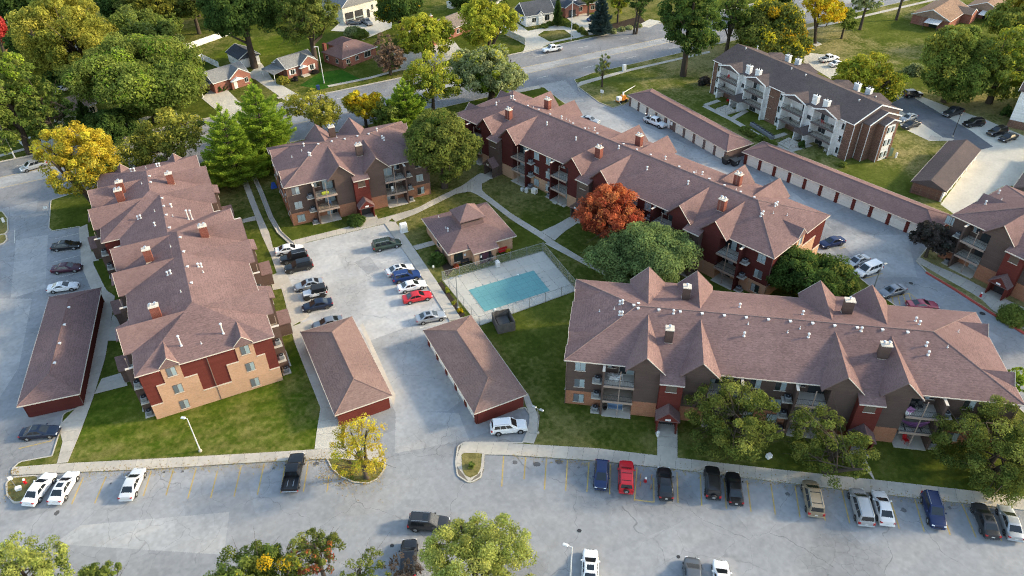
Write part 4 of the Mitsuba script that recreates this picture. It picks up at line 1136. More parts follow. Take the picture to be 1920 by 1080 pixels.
# ------------------------------------------------------------ houses across the avenue
def house(label, fr, L, D, wallm, roofm, z=2.8, sl=.6, gable=True, gables=(), wins=(), name='house', porch=None, doors=(), chim=None, gabm=None, catg='house', oh=.35, shut=False, gwins=()):
    """fr: u along the front eave, v out of the front; gables: (u, half width, out) cross gables on the front."""
    K = thing(name, label, catg)
    R = hipman(0, L, -D, 0, z, sl, ends=(0, 0) if gable else (1, 1))
    for g, hw_, o in gables:
        R = R + hull([[u, v, zz] for u in (g - hw_, g + hw_) for v in (o, -.6) for zz in (z - .12, z)] + [[g, o, z + hw_ * sl * 1.15], [g, -hw_ * 1.25, z + hw_ * sl * 1.15]])
    V, F = arr(R)
    kr = part(K, 'roof', mp(fr, V, F), roofm)
    part(K, 'wall', prism(fr, sbox(oh, -D + oh, L - oh, -oh), 0, z - .1), wallm)
    for g, hw_, o in gables:
        part(K, 'front_gable', panel(fr, Polygon([(g - hw_ + .3, 0), (g + hw_ - .3, 0), (g + hw_ - .3, z - .05), (g, z + (hw_ - .45) * sl * 1.15), (g - hw_ + .3, z - .05)]), -.6, o + .02), gabm or wallm)
        for d in (-1, 1):
            part(K, 'barge_board', panel(fr, Polygon([(g + d * hw_, z - .12), (g + d * hw_, z + .06), (g, z + hw_ * sl * 1.15 + .06), (g, z + hw_ * sl * 1.15 - .14)]), o - .01, o + .06), WHITE)
    if gable:
        for f_ in (fr.sub(0, -D, fr.side * math.pi / 2), fr.sub(L, 0, -fr.side * math.pi / 2)):
            part(K, 'gable_wall', panel(f_, Polygon([(oh, z - .15), (D - oh, z - .15), (D / 2, z + (D / 2 - oh) * sl - .05)]), -oh - .15, -oh), gabm or wallm)
            for d in (-1, 1):
                part(K, 'barge_board', panel(f_, Polygon([(D / 2 + d * D / 2, z - .14), (D / 2 + d * D / 2, z + .04), (D / 2, z + D / 2 * sl + .04), (D / 2, z + D / 2 * sl - .16)]), -.01, .06), WHITE)
    part(K, 'fascia', bx(fr, 0, L, 0.0, .06, z - .16, z - .01), WHITE)
    for u, z0, w, h, vv in wins:
        window(K, fr, u, vv, z0, w, h, (GLASSD, GLASSD), WHITE)
        if shut:
            for d in (-1, 1):
                part(K, 'shutter', bx(fr, u + d * (w / 2 + .3) - .2, u + d * (w / 2 + .3) + .2, vv, vv + .05, z0 - .05, z0 + h + .05), WHITE)
    for u, w, h, vv, m in doors:
        part(K, 'door', bx(fr, u - w / 2, u + w / 2, vv - .05, vv + .05, .08, h), m)
    if chim:
        chimney(K, fr, chim[0], chim[1], z + 1.2, chim[2], chim[3], TRIM, (.8, .6), 1)
    return K, kr


def fr2(p, q, z, side=-1):
    a, b = at(*p, z), at(*q, z)
    return Fr(a, c15(a[:2], b[:2]), side), float(np.linalg.norm(b - a))


f_, L_ = fr2((399, 157), (467, 136), 2.8)
K, kr = house('small brick house with a grey roof and white porch before the white garage', f_, L_, 7.2, BRICKR, ROOFGREY, gables=[(L_ * .72, L_ * .3, .5)], wins=[(L_ * .86, .9, .9, 1.2, .53)], doors=[(L_ * .55, .95, 2.1, .55, WHITE)])
part(K, 'carport_roof', mhull(f_, [[-3.2, v, z] for v in (-6.5, -.4) for z in (2.3, 2.4)] + [[.2, v, z] for v in (-6.5, -.4) for z in (2.8, 2.9)]), ROOFSLATE)
for v in (-6.3, -.6):
    part(K, 'carport_post', bx(f_, -3.1, -2.95, v - .07, v + .07, 0, 2.4), WHITE)
part(K, 'porch_pediment', panel(f_, Polygon([(L_ * .42, 2.2), (L_ * .78, 2.2), (L_ * .6, 3.0)]), .55, 1.3), WHITE)
f_, L_ = fr2((536, 130), (593, 112), 2.8)
K, kr = house('small brick house with a pale grey roof, white shutters and carport', f_, L_, 7.0, BRICKR, ROOFGREY, gables=[(L_ * .72, L_ * .3, .5)], wins=[(L_ * .2, .9, 1.0, 1.2, -.3), (L_ * .78, .9, 1.1, 1.3, .53)], doors=[(L_ * .5, .95, 2.1, .3, WHITE)], shut=True)
part(K, 'carport_roof', mhull(f_, [[-3.6, v, z] for v in (-6.5, -.2) for z in (2.2, 2.3)] + [[.2, v, z] for v in (-6.5, -.2) for z in (2.75, 2.85)]), ROOFGREY)
for v in (-6.3, -.4):
    part(K, 'carport_post', bx(f_, -3.5, -3.35, v - .07, v + .07, 0, 2.3), WHITE)
part(K, 'porch_pediment', panel(f_, Polygon([(L_ * .36, 2.2), (L_ * .64, 2.2), (L_ * .5, 2.9)]), .45, 1.2), WHITE)
part(K, 'satellite_dish', move(lathe([(.05, 0), (.3, .08), (.42, .2), (.40, .21), (.28, .1), (.03, .03)], 12), *f_.w([[-.2, -5.0, 3.3]])[0]), WHITE)
part(K, 'steps', bx(f_, L_ * .4, L_ * .62, .3, 1.8, 0, .3), CONC[0])
f_, L_ = fr2((447, 112), (488, 101), 2.8)
house('detached white garage with a slate gabled roof', Fr(f_.w([[L_, 0, 0]])[0], f_.a + math.pi / 2, -1), 8.2, L_, SIDW, ROOFSLATE, sl=.5, name='detached_garage', catg='garage')
part('detached_garage', 'garage_door', bx(f_, .9, L_ - .9, -.36, -.3, .05, 2.2), WHITE)
f_, L_ = fr2((641, 111), (694, 92), 2.8)
K, kr = house('red brick bungalow with a hipped mauve roof beside the brown tree', f_, 12.5, 9.0, BRICKR, ROOF, sl=.5, gable=False, wins=[(2.2, 1.0, 1.1, 1.1, -.35), (5.2, 1.1, 1.0, 1.0, -.35), (9.0, .9, 2.2, 1.4, -.35)])
fl = f_.sub(0, -9, -math.pi / 2)
for u in (2.0, 6.2):
    window(K, fl, u, -.35, 1.0, 1.0, 1.1, (GLASSD, GLASSD), WHITE)
part(K, 'rear_wing', prism(f_, sbox(5.5, -13, 11.8, -8), 0, 2.7), BRICKR)
V, F = arr(hull([[u, v, z] for u in (5.2, 12.1) for v in (-13.4, -6) for z in (2.7, 2.8)] + [[8.65, v, 4.5] for v in (-10.5, -5.5)])); part(K, 'wing_roof', mp(f_, V, F), ROOF)
vent(kr, f_.w([[4.5, -3.0, 4.3]])[0], 'small')
part(K, 'chimney', bx(f_, .6, 1.4, -8.8, -7.9, 3, 5.0), BRICKCH)
f_, L_ = fr2((644, 46), (712, 27), 0.0)
house('large cream house with two dark garage doors at the top of the picture', Fr(f_.w([[L_, .3, 0]])[0], f_.a + math.pi / 2, -1), 14, L_, SIDC, ROOFGREY, z=5.0, sl=.8, name='house')
kb = list(labels)[-1]
for u in (1.1, 4.7):
    k = part(kb, 'garage_door', bx(f_, u, u + 2.9, -.1, .05, .05, 3.1), DARK)
    part(k, 'window_strip', bx(f_, u + .1, u + 2.8, .05, .07, .9, 1.2), GLASSB)
part(kb, 'arched_door', panel(f_, Polygon([(9.1, .1), (10.1, .1), (10.1, 2.1), (9.9, 2.5), (9.6, 2.65), (9.3, 2.5), (9.1, 2.1)]), -.1, .06), DARK)
window(kb, f_, 11.3, .0, 2.2, .8, 1.4, (GLASSD, GLASSD), WHITE); window(kb, f_, 6.0, .0, 5.3, .9, 1.3, (GLASSD, GLASSD), WHITE)
f_, L_ = fr2((790, 78), (859, 50), 2.8)
house('long tan-roofed ranch house half hidden by yellow-green trees', f_, 22, 9.5, BRICKR, matte('tan_grey_shingle', shingle((.27, .22, .185), (.23, .19, .16))), sl=.42, gable=True, wins=[(12, .8, 1.4, 1.2, -.35), (16, .8, 1.2, 1.2, -.35)], chim=(11, -6.2, 2.0, BRICKCH))
f_, L_ = fr2((985, 31.5), (1039.5, 22.5), 3.2)
K, kr = house('white cottage with a dark slate roof beyond the white pickup', f_, L_ + .4, 8.2, SIDW, ROOFSLATE, z=3.2, sl=.75, wins=[(3.1, 1.1, 1.3, 1.2, -.35), (7.6, 1.0, 1.5, 1.6, -.35)], doors=[(5.3, .95, 2.4, -.3, WHITE)], gables=[(5.3, 1.0, -.1)])
fl = f_.sub(0, -8.2, -math.pi / 2)
for u, z in ((2.2, 1.2), (5.9, 1.2), (4.1, 4.0), (4.1, .3)):
    window(K, fl, u, -.35, z, .8, 1.2 if z > 1 else .5, (GLASSD, GLASSD), WHITE)
f_ = Fr(at(1040, 16, 3.0), math.radians(22), -1)
house('dark-roofed brick house behind the white cottage', f_, 17, 9, BRICKR, ROOFSLATE, z=3.0, sl=.5, wins=[(9, 1, 1.6, 1.2, -.35), (13.5, 1, 1.2, 1.2, -.35)], gables=[(5.5, 2.6, 1.2)], doors=[(5.5, 2.4, 2.2, 1.25, DARK)])
f_, L_ = fr2((140, 207), (172, 196), 2.8)
house('small house with a rust brown roof under the trees at the left', Fr(f_.w([[-5, 0, 0]])[0], f_.a, -1), 10.5, 8.0, SIDC, ROOFTAN, sl=.5, wins=[(6.5, .9, 1.2, 1.2, -.35), (9, .9, 1, 1.2, -.35)])
f_, L_ = fr2((1709, 26), (1782, 41), 2.8)
for i, (du, dv, lab) in enumerate(((0, 0, 'red brick ranch building with a tan hipped roof and grey awning at the upper right'), (9, -18, 'second red brick ranch building at the top right corner, behind the first'))):
    g_ = Fr(f_.w([[L_ + du, dv, 0]])[0], f_.a + math.pi / 2, -1)
    K, kr = house(lab, g_, 17, L_, BRICKR, ROOFTAN, sl=.42, name='ranch_building', catg='building', gables=[(13, 2.6, 2.4)])
    fe = g_.sub(0, -L_, -math.pi / 2)
    part(K, 'awning', mhull(fe, [[u, v, z] for u in (5, 9) for v, z in ((-.3, 2.6), (-.3, 2.7), (3.2, 2.05), (3.2, 2.15))]), METALW)
    for u in (5.1, 8.9):
        part(K, 'awning_post', bx(fe, u - .06, u + .06, 2.9, 3.05, 0, 2.1), DARK)
    part(K, 'sliding_door', bx(fe, 5.6, 7.8, -.38, -.3, .05, 2.1), GLASSD)
f_ = Fr(at(918, 24, 0), math.radians(40), -1)
house('small white shed at the top centre', f_, 5.5, 6, SIDW, ROOFGREY, z=3.0, sl=.5, name='shed', catg='shed', doors=[(2.7, 2.6, 2.4, -.3, WHITE)])
f_ = Fr(at(845, 17, 0), math.radians(40), -1)
house('little plastic garden shed above the ranch house', f_, 2.2, 2.2, METALW, METALW, z=1.9, sl=.4, name='shed', catg='shed', oh=.05)
house('pale house mostly hidden by trees at the top left corner', Fr(at(8, 30, 2.8), math.radians(40), -1), 12, 8, SIDW, ROOFGREY, wins=[(4, .9, 1.2, 1.2, -.35)])
house('grey-roofed house glimpsed between the trees at the upper left', Fr(at(88, 112, 2.8), math.radians(40), -1), 9, 7, SIDW, ROOFGREY)
# ------------------------------------------------------------ vehicles
CARC = {n: mat('paint_' + n, c, r, me, .5, clearcoat=.8, clearcoat_gloss=.92) for n, c, r, me in (
    ('white', (.74, .75, .76), .3, 0), ('pearl', (.66, .67, .68), .3, .2), ('black', (.008, .008, .01), .2, 0), ('silver', (.42, .44, .46), .32, .55), ('grey', (.13, .14, .155), .3, .5), ('navy', (.008, .016, .042), .25, .2),
    ('blue', (.012, .04, .155), .25, .2), ('midnight', (.009, .022, .085), .25, .2), ('red', (.50, .012, .02), .25, 0), ('purple', (.06, .012, .03), .25, .3), ('gold', (.36, .29, .2), .32, .5), ('green', (.06, .085, .06), .3, .5), ('maroon', (.28, .05, .085), .3, .2), ('slate', (.2, .225, .26), .3, .4), ('charcoal', (.035, .037, .042), .28, .3))}
GLASSC = mat('car_glass', (.012, .015, .018), .05, 0, .9)
TYRE = mat('tyre', (.02, .02, .021), .8); RIM = mat('rim', (.5, .51, .52), .3, .8); RIMD = mat('dark_rim', (.05, .05, .055), .35, .5)
LAMP = mat('headlamp', (.75, .77, .8), .15, .1, .9); TAIL = mat('tail_lamp', (.38, .012, .015), .2)
PLATE = mat('licence_plate', (.6, .6, .58), .5); TRIMC = mat('car_trim', (.02, .02, .022), .5)


def loft(st):
    """Closed skin through rings of equal length."""
    n = len(st[0]); V = np.vstack(st); F = []
    for i in range(len(st) - 1):
        for k in range(n):
            a, b = i * n + k, i * n + (k + 1) % n
            F += [[a, b, b + n], [a, b + n, a + n]]
    for k in range(1, n - 1):
        F.append([0, k + 1, k]); e = (len(st) - 1) * n; F.append([e, e + k, e + k + 1])
    return V, fixwind(V, np.array(F))


def body_ring(x, w, z0, zt, crown=.03):
    half = [(w * .80, z0), (w * .96, z0 + .1), (w, z0 + .32), (w * .985, z0 + (zt - z0) * .72), (w * .93, zt - .045), (w * .80, zt), (w * .4, zt + crown * .8)]
    return np.array([[x, y, z] for y, z in half] + [[x, -y, z] for y, z in half[::-1]])


# length, half width, deck heights along x from the tail to the nose, greenhouse (x of base/top rear and front), roof height, wheel radius, wheelbase ends
TYPES = {
    'sedan': dict(L=4.75, w=.90, prof=[(-2.37, .74, .70), (-2.28, .97, .82), (-1.6, 1.0, .87), (-.9, .95, .9), (.75, .95, .9), (1.05, .92, .885), (1.9, .80, .85), (2.22, .70, .76), (2.36, .52, .64)], gh=(-1.85, -.95, .25, 1.2), zr=1.45, zb=.93, r=.325, ax=(-1.4, 1.42), tw=.64),
    'coupe': dict(L=4.7, w=.89, prof=[(-2.35, .72, .66), (-2.25, .95, .80), (-1.6, .98, .87), (-.9, .94, .9), (.55, .93, .9), (.95, .9, .885), (1.85, .78, .84), (2.2, .66, .74), (2.34, .5, .6)], gh=(-1.8, -.75, .05, 1.05), zr=1.34, zb=.91, r=.325, ax=(-1.4, 1.42), tw=.62),
    'hatch': dict(L=4.2, w=.88, prof=[(-2.08, .8, .76), (-2.0, .98, .84), (-.9, .97, .89), (.8, .96, .89), (1.15, .92, .875), (1.75, .84, .82), (2.0, .72, .72), (2.1, .55, .6)], gh=(-2.0, -1.55, .3, 1.3), zr=1.52, zb=.94, r=.325, ax=(-1.25, 1.3), tw=.64),
    'suv': dict(L=4.7, w=.94, prof=[(-2.34, .86, .8), (-2.28, 1.08, .86), (-.9, 1.06, .93), (.75, 1.05, .93), (1.1, 1.02, .92), (1.95, .96, .87), (2.25, .84, .8), (2.36, .64, .68)], gh=(-2.25, -2.0, .3, 1.15), zr=1.73, zb=1.04, r=.37, ax=(-1.42, 1.45), tw=.72),
    'van': dict(L=5.1, w=.98, prof=[(-2.54, .86, .84), (-2.48, 1.04, .9), (-.9, 1.02, .97), (.9, 1.0, .97), (1.3, .96, .95), (2.1, .86, .9), (2.42, .74, .8), (2.55, .55, .66)], gh=(-2.45, -2.2, .55, 1.6), zr=1.76, zb=1.0, r=.34, ax=(-1.5, 1.55), tw=.74),
    'jeep': dict(L=4.3, w=.9, prof=[(-2.0, .9, .8), (-1.95, 1.08, .84), (.45, 1.08, .84), (.6, 1.06, .8), (1.6, 1.02, .7), (1.72, .98, .66), (1.76, .6, .62)], gh=(-1.92, -1.86, .25, .5), zr=1.82, zb=1.07, r=.42, ax=(-1.2, 1.28), tw=.76),
    'pickup': dict(L=5.7, w=.98, prof=[(-2.84, .78, .92), (-2.8, .80, .95), (-.95, .80, .96), (-.85, 1.08, .97), (.95, 1.08, .97), (1.3, 1.07, .96), (2.5, 1.02, .92), (2.76, .9, .86), (2.86, .66, .78)], gh=(-.95, -.85, .55, 1.3), zr=1.86, zb=1.07, r=.4, ax=(-1.75, 1.85), tw=.74),
}
PROTO = {}


def proto(kind):
    if kind in PROTO:
        return PROTO[kind]
    t = TYPES[kind]; D = []
    add = lambda nm, mesh, mt, sm=False: D.append((nm, mikit.ply(cat(mesh) if isinstance(mesh, list) else mesh, 'm_tyre', smooth=sm), mt))
    z0 = .24 if kind not in ('pickup', 'jeep') else .38
    body = [loft([body_ring(x, w, z0 if i not in (0, len(t['prof']) - 1) else z0 + .1, zt) for i, (x, zt, w) in enumerate(t['prof'])])]
    xr0, xr1, xf1, xf0 = t['gh']; zb, zr, tw = t['zb'] - .03, t['zr'], t['tw']; wb = t['w'] * .93
    bot = [[xr0, wb * .93], [xr0 + .25, wb], [xf0 - .45, wb], [xf0, wb * .84]]
    top = [[xr1, tw * .93], [xr1 + .2, tw], [xf1 - .2, tw], [xf1, tw * .92]]
    pts = [[x, s * y, zb] for x, y in bot for s in (-1, 1)] + [[x, s * y, zr - .055] for x, y in top for s in (-1, 1)] + [[x, s * y * .84, zr] for x, y in ((xr1 + .22, tw), (xf1 - .22, tw)) for s in (-1, 1)]
    gh = arr(hull(pts))
    if kind == 'jeep':
        add('hard_top', gh, 'black', 30)
    else:
        body.append(gh)
    add('body', body, 'paint', 35)
    def quad(p, push=.012):
        p = np.array(p, float); n = np.cross(p[1] - p[0], p[3] - p[0]); n /= np.linalg.norm(n); c = p.mean(0)
        if n @ (c - [0, 0, 1.0]) < 0:
            n = -n
        q = p + n * push
        return hexa(p - n * .03, q)
    a, b = .1, .88
    lerp = lambda u, v, k: np.array(u) * (1 - k) + np.array(v) * k
    def strip(B0, B1, T0, T1, k0=.1, k1=.9, e=.06):
        c = [lerp(B0, T0, k0), lerp(B1, T1, k0), lerp(B1, T1, k1), lerp(B0, T0, k1)]
        return [lerp(c[0], c[1], e), lerp(c[0], c[1], 1 - e), lerp(c[3], c[2], 1 - e), lerp(c[3], c[2], e)]
    P3 = lambda q, s, z: [q[0], s * q[1], z]
    add('windscreen', quad(strip(P3(bot[3], 1, zb), P3(bot[3], -1, zb), P3(top[3], 1, zr - .055), P3(top[3], -1, zr - .055), .12, .94)), GLASSC)
    add('rear_window', quad(strip(P3(bot[0], 1, zb), P3(bot[0], -1, zb), P3(top[0], 1, zr - .055), P3(top[0], -1, zr - .055), .2 if kind in ('sedan', 'coupe') else .25, .93)), GLASSC)
    nb = 2 if kind not in ('coupe',) else 1
    if kind in ('van', 'suv'):
        nb = 3
    for s in (1, -1):
        B0, B1, T0, T1 = P3(bot[1], s, zb), P3(bot[2], s, zb), P3(top[1], s, zr - .055), P3(top[2], s, zr - .055)
        for i in range(nb):
            l0, l1 = i / nb, (i + 1) / nb
            add('side_window', quad(strip(lerp(B0, B1, l0), lerp(B0, B1, l1), lerp(T0, T1, l0), lerp(T0, T1, l1), .22, .92, .05)), GLASSC)
    r = t['r']
    for xa in t['ax']:
        for s in (1, -1):
            y = t['w'] - .1
            add('wheel', move(lathe([(r * .6, -.11), (r * .93, -.11), (r, -.06), (r, .06), (r * .93, .115), (r * .62, .12)], 16, 'y'), xa, s * y, r), TYRE, 40)
            add('wheel__rim', move(lathe([(r * .62, -.115), (r * .62, .1), (r * .5, .125), (r * .18, .11), (.03, .115)] if s > 0 else [(r * .62, .115), (r * .62, -.1), (r * .5, -.125), (r * .18, -.11), (.03, -.115)], 12, 'y'), xa, s * y, r), RIMD if kind == 'jeep' else RIM, 40)
    arch = []
    for xa in t['ax']:
        for s in (1, -1):
            arch.append(move(lathe([(r * 1.16, -.2), (r * 1.16, .0)], 16, 'y'), xa, s * (t['w'] - .02) + (.1 if s < 0 else .1), r + .01) if False else move(lathe([(r * 1.17, -.01), (r * 1.17, .01)], 16, 'y'), xa, s * (t['w'] - .012), r + .01))
    arch.append(bx(ID, -t['L'] / 2 + .3, t['L'] / 2 - .3, -t['w'] + .16, t['w'] - .16, .17, z0 + .15))
    add('underbody', arch, TRIMC)
    xn, xt = t['prof'][-1][0], t['prof'][0][0]; wn, wt = t['prof'][-2][2], t['prof'][1][2]; zn, zt = t['prof'][-2][1], t['prof'][1][1]
    for s in (1, -1):
        add('headlight', blob_box(xn - .28, xn - .02, min(s * (wn - .34), s * (wn - .02)), max(s * (wn - .34), s * (wn - .02)), zn - .17, zn - .02, .04), LAMP)
        hh = .16 if kind in ('sedan', 'coupe', 'hatch') else .34
        add('tail_light', blob_box(xt - .01, xt + .2, min(s * (wt - .25), s * (wt + .02)), max(s * (wt - .25), s * (wt + .02)), zt - .06 - hh, zt - .06, .03), TAIL)
        add('mirror', blob_box(xf0 - .62, xf0 - .42, min(s * (t['w'] - .03), s * (t['w'] + .16)), max(s * (t['w'] - .03), s * (t['w'] + .16)), zb + .03, zb + .17, .04), 'paint')
    add('grille', bx(ID, xn - .12, xn + .012, -wn * .5, wn * .5, .42, .6), TRIMC)
    add('licence_plate', bx(ID, xt - .02, xt + .05, -.16, .16, .62, .77) if kind != 'pickup' else bx(ID, xt - .03, xt + .05, -.16, .16, .5, .65), PLATE)
    for m_ in (blob_box(xt - .06, xt + .12, -wt, wt, z0 + .1, z0 + .3, .05), blob_box(xn - .18, xn + .05, -wn * .93, wn * .93, z0 + .06, z0 + .22, .05)):
        add('bumper', m_, 'paint' if kind not in ('pickup', 'jeep') else RIM)
    if kind == 'pickup':
        w = .93
        for s in (1, -1):
            add('bed_side', bx(ID, -2.84, -.88, s * w - .07, s * w + .03, .72, 1.13), 'paint')
        add('tailgate', bx(ID, -2.85, -2.76, -w, w, .72, 1.12), 'paint')
        add('bed_floor', bx(ID, -2.76, -.9, -w + .07, w - .07, .79, .835), TRIMC)
    if kind == 'jeep':
        add('spare_wheel', move(lathe([(.1, -.1), (.4, -.1), (.42, 0), (.38, .1), (.1, .1)], 14, 'y'), 0, 0, 0), TYRE)
        nm, d, mt = D[-1]; V, F = lathe([(.05, -.1), (.4, -.1), (.42, 0), (.38, .1), (.05, .1)], 14, 'y')
        D[-1] = ('spare_wheel', mikit.ply((np.stack([V[:, 1] - 2.1, V[:, 0], V[:, 2] + 1.02], 1), fixwind(np.stack([V[:, 1], V[:, 0], V[:, 2]], 1), F)), TYRE), TYRE)
        for x in t['ax']:
            for s in (1, -1):
                add('fender', blob_box(x - .52, x + .52, min(s * .72, s * 1.0), max(s * .72, s * 1.0), .84, .93, .04), TRIMC)
    PROTO[kind] = D
    return D


def car(kind, colour, rear, front, label, catg=None, extra=(), z=0.006, name=None):
    """rear, front: pixels of the two ends of the vehicle (about mid height)."""
    t = TYPES[kind]
    a, b = at(*rear, .65 + z), at(*front, .65 + z)
    c = (a + b) / 2; ang = c15(a[:2], b[:2])
    nm = name or {'pickup': 'pickup_truck', 'van': 'minivan', 'jeep': 'off_roader', 'suv': 'crossover_car', 'hatch': 'hatchback_car', 'coupe': 'coupe_car'}.get(kind, 'sedan_car')
    K = thing(nm, label, catg or {'pickup': 'pickup truck', 'van': 'minivan', 'suv': 'SUV'}.get(kind, 'car'))
    T = mi.ScalarTransform4f().translate([float(c[0]), float(c[1]), z]).rotate([0, 0, 1], math.degrees(ang))
    wk = None
    for n, d, mt in proto(kind):
        m = CARC[colour] if mt == 'paint' else BLACKP if mt == 'black' else mt
        if n == 'wheel__rim':
            k = key_for(wk + '__rim')
        else:
            k = key_for(K + '__' + n)
        if n == 'wheel':
            wk = k
        scene[k] = {**d, 'bsdf': ref(m), 'to_world': T}
    zr, (xr0, xr1, xf1, xf0) = t['zr'], t['gh']
    def local(n, mesh, m):
        scene[key_for(K + '__' + n)] = {**mikit.ply(mesh, m), 'to_world': T}
    if 'sunroof' in extra:
        local('sunroof', bx(ID, xf1 - .95, xf1 - .3, -.38, .38, zr - .03, zr + .006), GLASSC)
    if 'rails' in extra:
        for s in (1, -1):
            local('roof_rail', blob_box(xr1 + .15, xf1 - .2, s * (t['tw'] * .84) - .025, s * (t['tw'] * .84) + .025, zr - .06, zr + .05, .015), RIM)
    if 'bars' in extra:
        for x in (xr1 + .5, xf1 - .7):
            local('roof_bar', blob_box(x, x + .07, -t['tw'] * .8, t['tw'] * .8, zr - .02, zr + .06, .02), TRIMC)
    if 'spare' in extra:
        V, F = lathe([(.05, -.09), (.33, -.09), (.35, 0), (.3, .1), (.05, .1)], 14, 'y')
        W = np.stack([V[:, 1] + t['prof'][0][0] - .1, V[:, 0], V[:, 2] + .95], 1)
        local('spare_wheel', (W, fixwind(W, F)), TYRE)
        V, F = lathe([(.04, .1), (.2, .1), (.2, .125), (.04, .125)], 12, 'y'); W = np.stack([-V[:, 1] + t['prof'][0][0] - .1, V[:, 0], V[:, 2] + .95], 1)
        local('spare_cover', (W, fixwind(W, F)), RIM)
    if 'rack' in extra:
        for x in (-2.6, -1.1):
            local('ladder_rack', tube([[x, -.8, 1.1], [x, -.8, 2.0], [x, .8, 2.0], [x, .8, 1.1]], .035, 6), RIM)
    if 'cargo' in extra:
        for s in (1, -1):
            local('bed_strip', bx(ID, -2.3, -1.3, s * .35 - .03, s * .35 + .03, .84, .9), RIM)
    return K


Q0 = lambda x, y: (x / 4, 810 + y / 4); Q5 = lambda x, y: (x / 4, 270 + y / 4); Q7 = lambda x, y: (960 + x / 4, 810 + y / 4); Q8 = lambda x, y: (1440 + x / 4, 810 + y / 4); Q6 = lambda x, y: (480 + x / 4, 810 + y / 4)
M6 = lambda x, y: (480 + x / 4, 270 + y / 4); M2 = lambda x, y: (480 + x / 4, 540 + y / 4); E8 = lambda x, y: (1440 + x / 4, 270 + y / 4); T4 = lambda x, y: (1440 + x / 4, y / 4); T3 = lambda x, y: (960 + x / 4, y / 4); T2 = lambda x, y: (480 + x / 4, y / 4)
car('sedan', 'black', (97, 463), (150, 457), 'black sedan, uppermost of the three cars in the far left strip')
car('sedan', 'purple', (96, 505), (154, 499), 'dark purple sedan in the far left strip, between the black and the white one')
car('coupe', 'white', (88, 541), (148, 533), 'white coupe in the far left strip, just above the long garage')
car('sedan', 'navy', (38, 813), (111, 806), 'dark navy sedan with a sunroof in front of the long left garage', extra=['sunroof'])
car('sedan', 'white', (59, 935), (88, 896), 'white sedan beside the hydrant island, leftmost of the lower left row')
car('sedan', 'white', (107, 933), (132, 892), 'white sedan with a black sunroof, second in the lower left row', extra=['sunroof'])
car('sedan', 'pearl', (238, 929), (259, 884), 'pearl white sedan standing alone in the lower left row')
car('pickup', 'black', (544, 915), (557, 857), 'black pickup parked beside the yellow tree in the lower left row', extra=['cargo'])
car('suv', 'charcoal', (770, 978), (838, 982), 'dark grey SUV driving across the lower lot, half behind a tree top', extra=['sunroof', 'rails'])
car('suv', 'black', (764, 1077), (768, 1018), 'black car partly hidden by branches at the bottom, nose up')
car('sedan', 'white', (1106, 1092), (1107, 1040), 'white sedan with a sunroof at the bottom edge, near the lamp pole', extra=['sunroof'])
car('van', 'grey', (1299, 1115), (1298, 1055), 'dark grey car cut by the bottom edge, left of the white one')
car('sedan', 'white', (1356, 1115), (1351, 1060), 'white car cut by the bottom edge, right of the dark grey one')
car('hatch', 'midnight', (1129, 867), (1126, 912), 'dark blue hatchback backed in, beside the red one in the lower right row')
car('suv', 'red', (1174, 917), (1174, 870), 'red SUV with roof bars and a spare wheel on its tail', extra=['bars', 'spare'])
car('sedan', 'black', (1249, 931), (1245, 880), 'black sedan right of the hydrant bay')
car('suv', 'black', (1337, 922), (1335, 886), 'small black off-roader with a spare wheel on its tail', extra=['spare'])
car('sedan', 'black', (1380, 938), (1374, 891), 'black sedan with bright red tail lights beside the small off-roader')
car('van', 'gold', (1529, 958), (1519, 908), 'gold tan wagon with a luggage rack in the lower right row', extra=['rails', 'bars'])
car('van', 'silver', (1623, 977), (1607, 922), 'silver minivan in the lower right row', extra=['rails'])
car('sedan', 'pearl', (1663, 977), (1648, 925), 'silver white sedan right beside the silver minivan')
car('suv', 'midnight', (1743, 931), (1759, 982), 'navy SUV backed in, nose to the lane, in the lower right row', extra=['rails'])
car('sedan', 'charcoal', (1858, 998), (1838, 951), 'charcoal sedan with a sunroof, second from the right in the lower right row', extra=['sunroof'])
car('sedan', 'silver', (1902, 1001), (1886, 956), 'silver sedan, rightmost in the lower right row')
car('suv', 'white', (927, 802), (980, 797), 'white crossover beside the end of the right front garage', extra=['rails'])
car('sedan', 'white', (519, 471), (565, 463), 'white sedan, uppermost in the left column of the central lot')
car('suv', 'black', (574, 477), (528, 487), 'black van-like SUV second from the top in the left column of the central lot', extra=['rails'])
car('suv', 'black', (583, 494), (537, 504), 'black SUV third from the top in the left column of the central lot')
car('sedan', 'silver', (602, 528), (555, 538), 'silver sedan above the white off-roader in the central lot', extra=['sunroof'])
car('jeep', 'white', (612, 544), (566, 554), 'white off-roader with a black hard top in the central lot')
car('sedan', 'navy', (618, 566), (571, 576), 'dark navy sedan below the white off-roader')
car('sedan', 'slate', (636, 600), (592, 611), 'grey-blue car half hidden behind the left front garage')
car('van', 'green', (702, 463), (748, 453), 'dark green wagon alone at the top of the right column of the central lot', extra=['rails', 'bars'])
car('sedan', 'pearl', (727, 511), (772, 499), 'white sedan above the blue SUV in the central lot', extra=['sunroof'])
car('suv', 'blue', (738, 523), (785, 513), 'bright blue SUV between two white sedans in the central lot', extra=['rails'])
car('sedan', 'white', (748, 541), (797, 530), 'white sedan just above the red one in the central lot')
car('sedan', 'red', (759, 561), (806, 551), 'bright red sedan in the central lot')
car('sedan', 'silver', (781, 599), (834, 588), 'silver sedan with a sunroof, lowest in the right column of the central lot', extra=['sunroof'])
car('sedan', 'midnight', (1578, 449), (1541, 458), 'dark blue sedan by the end wall of the diagonal block')
car('sedan', 'silver', (1620, 484), (1593, 495), 'silver sedan beside the white minivan in the right lot', extra=['sunroof'])
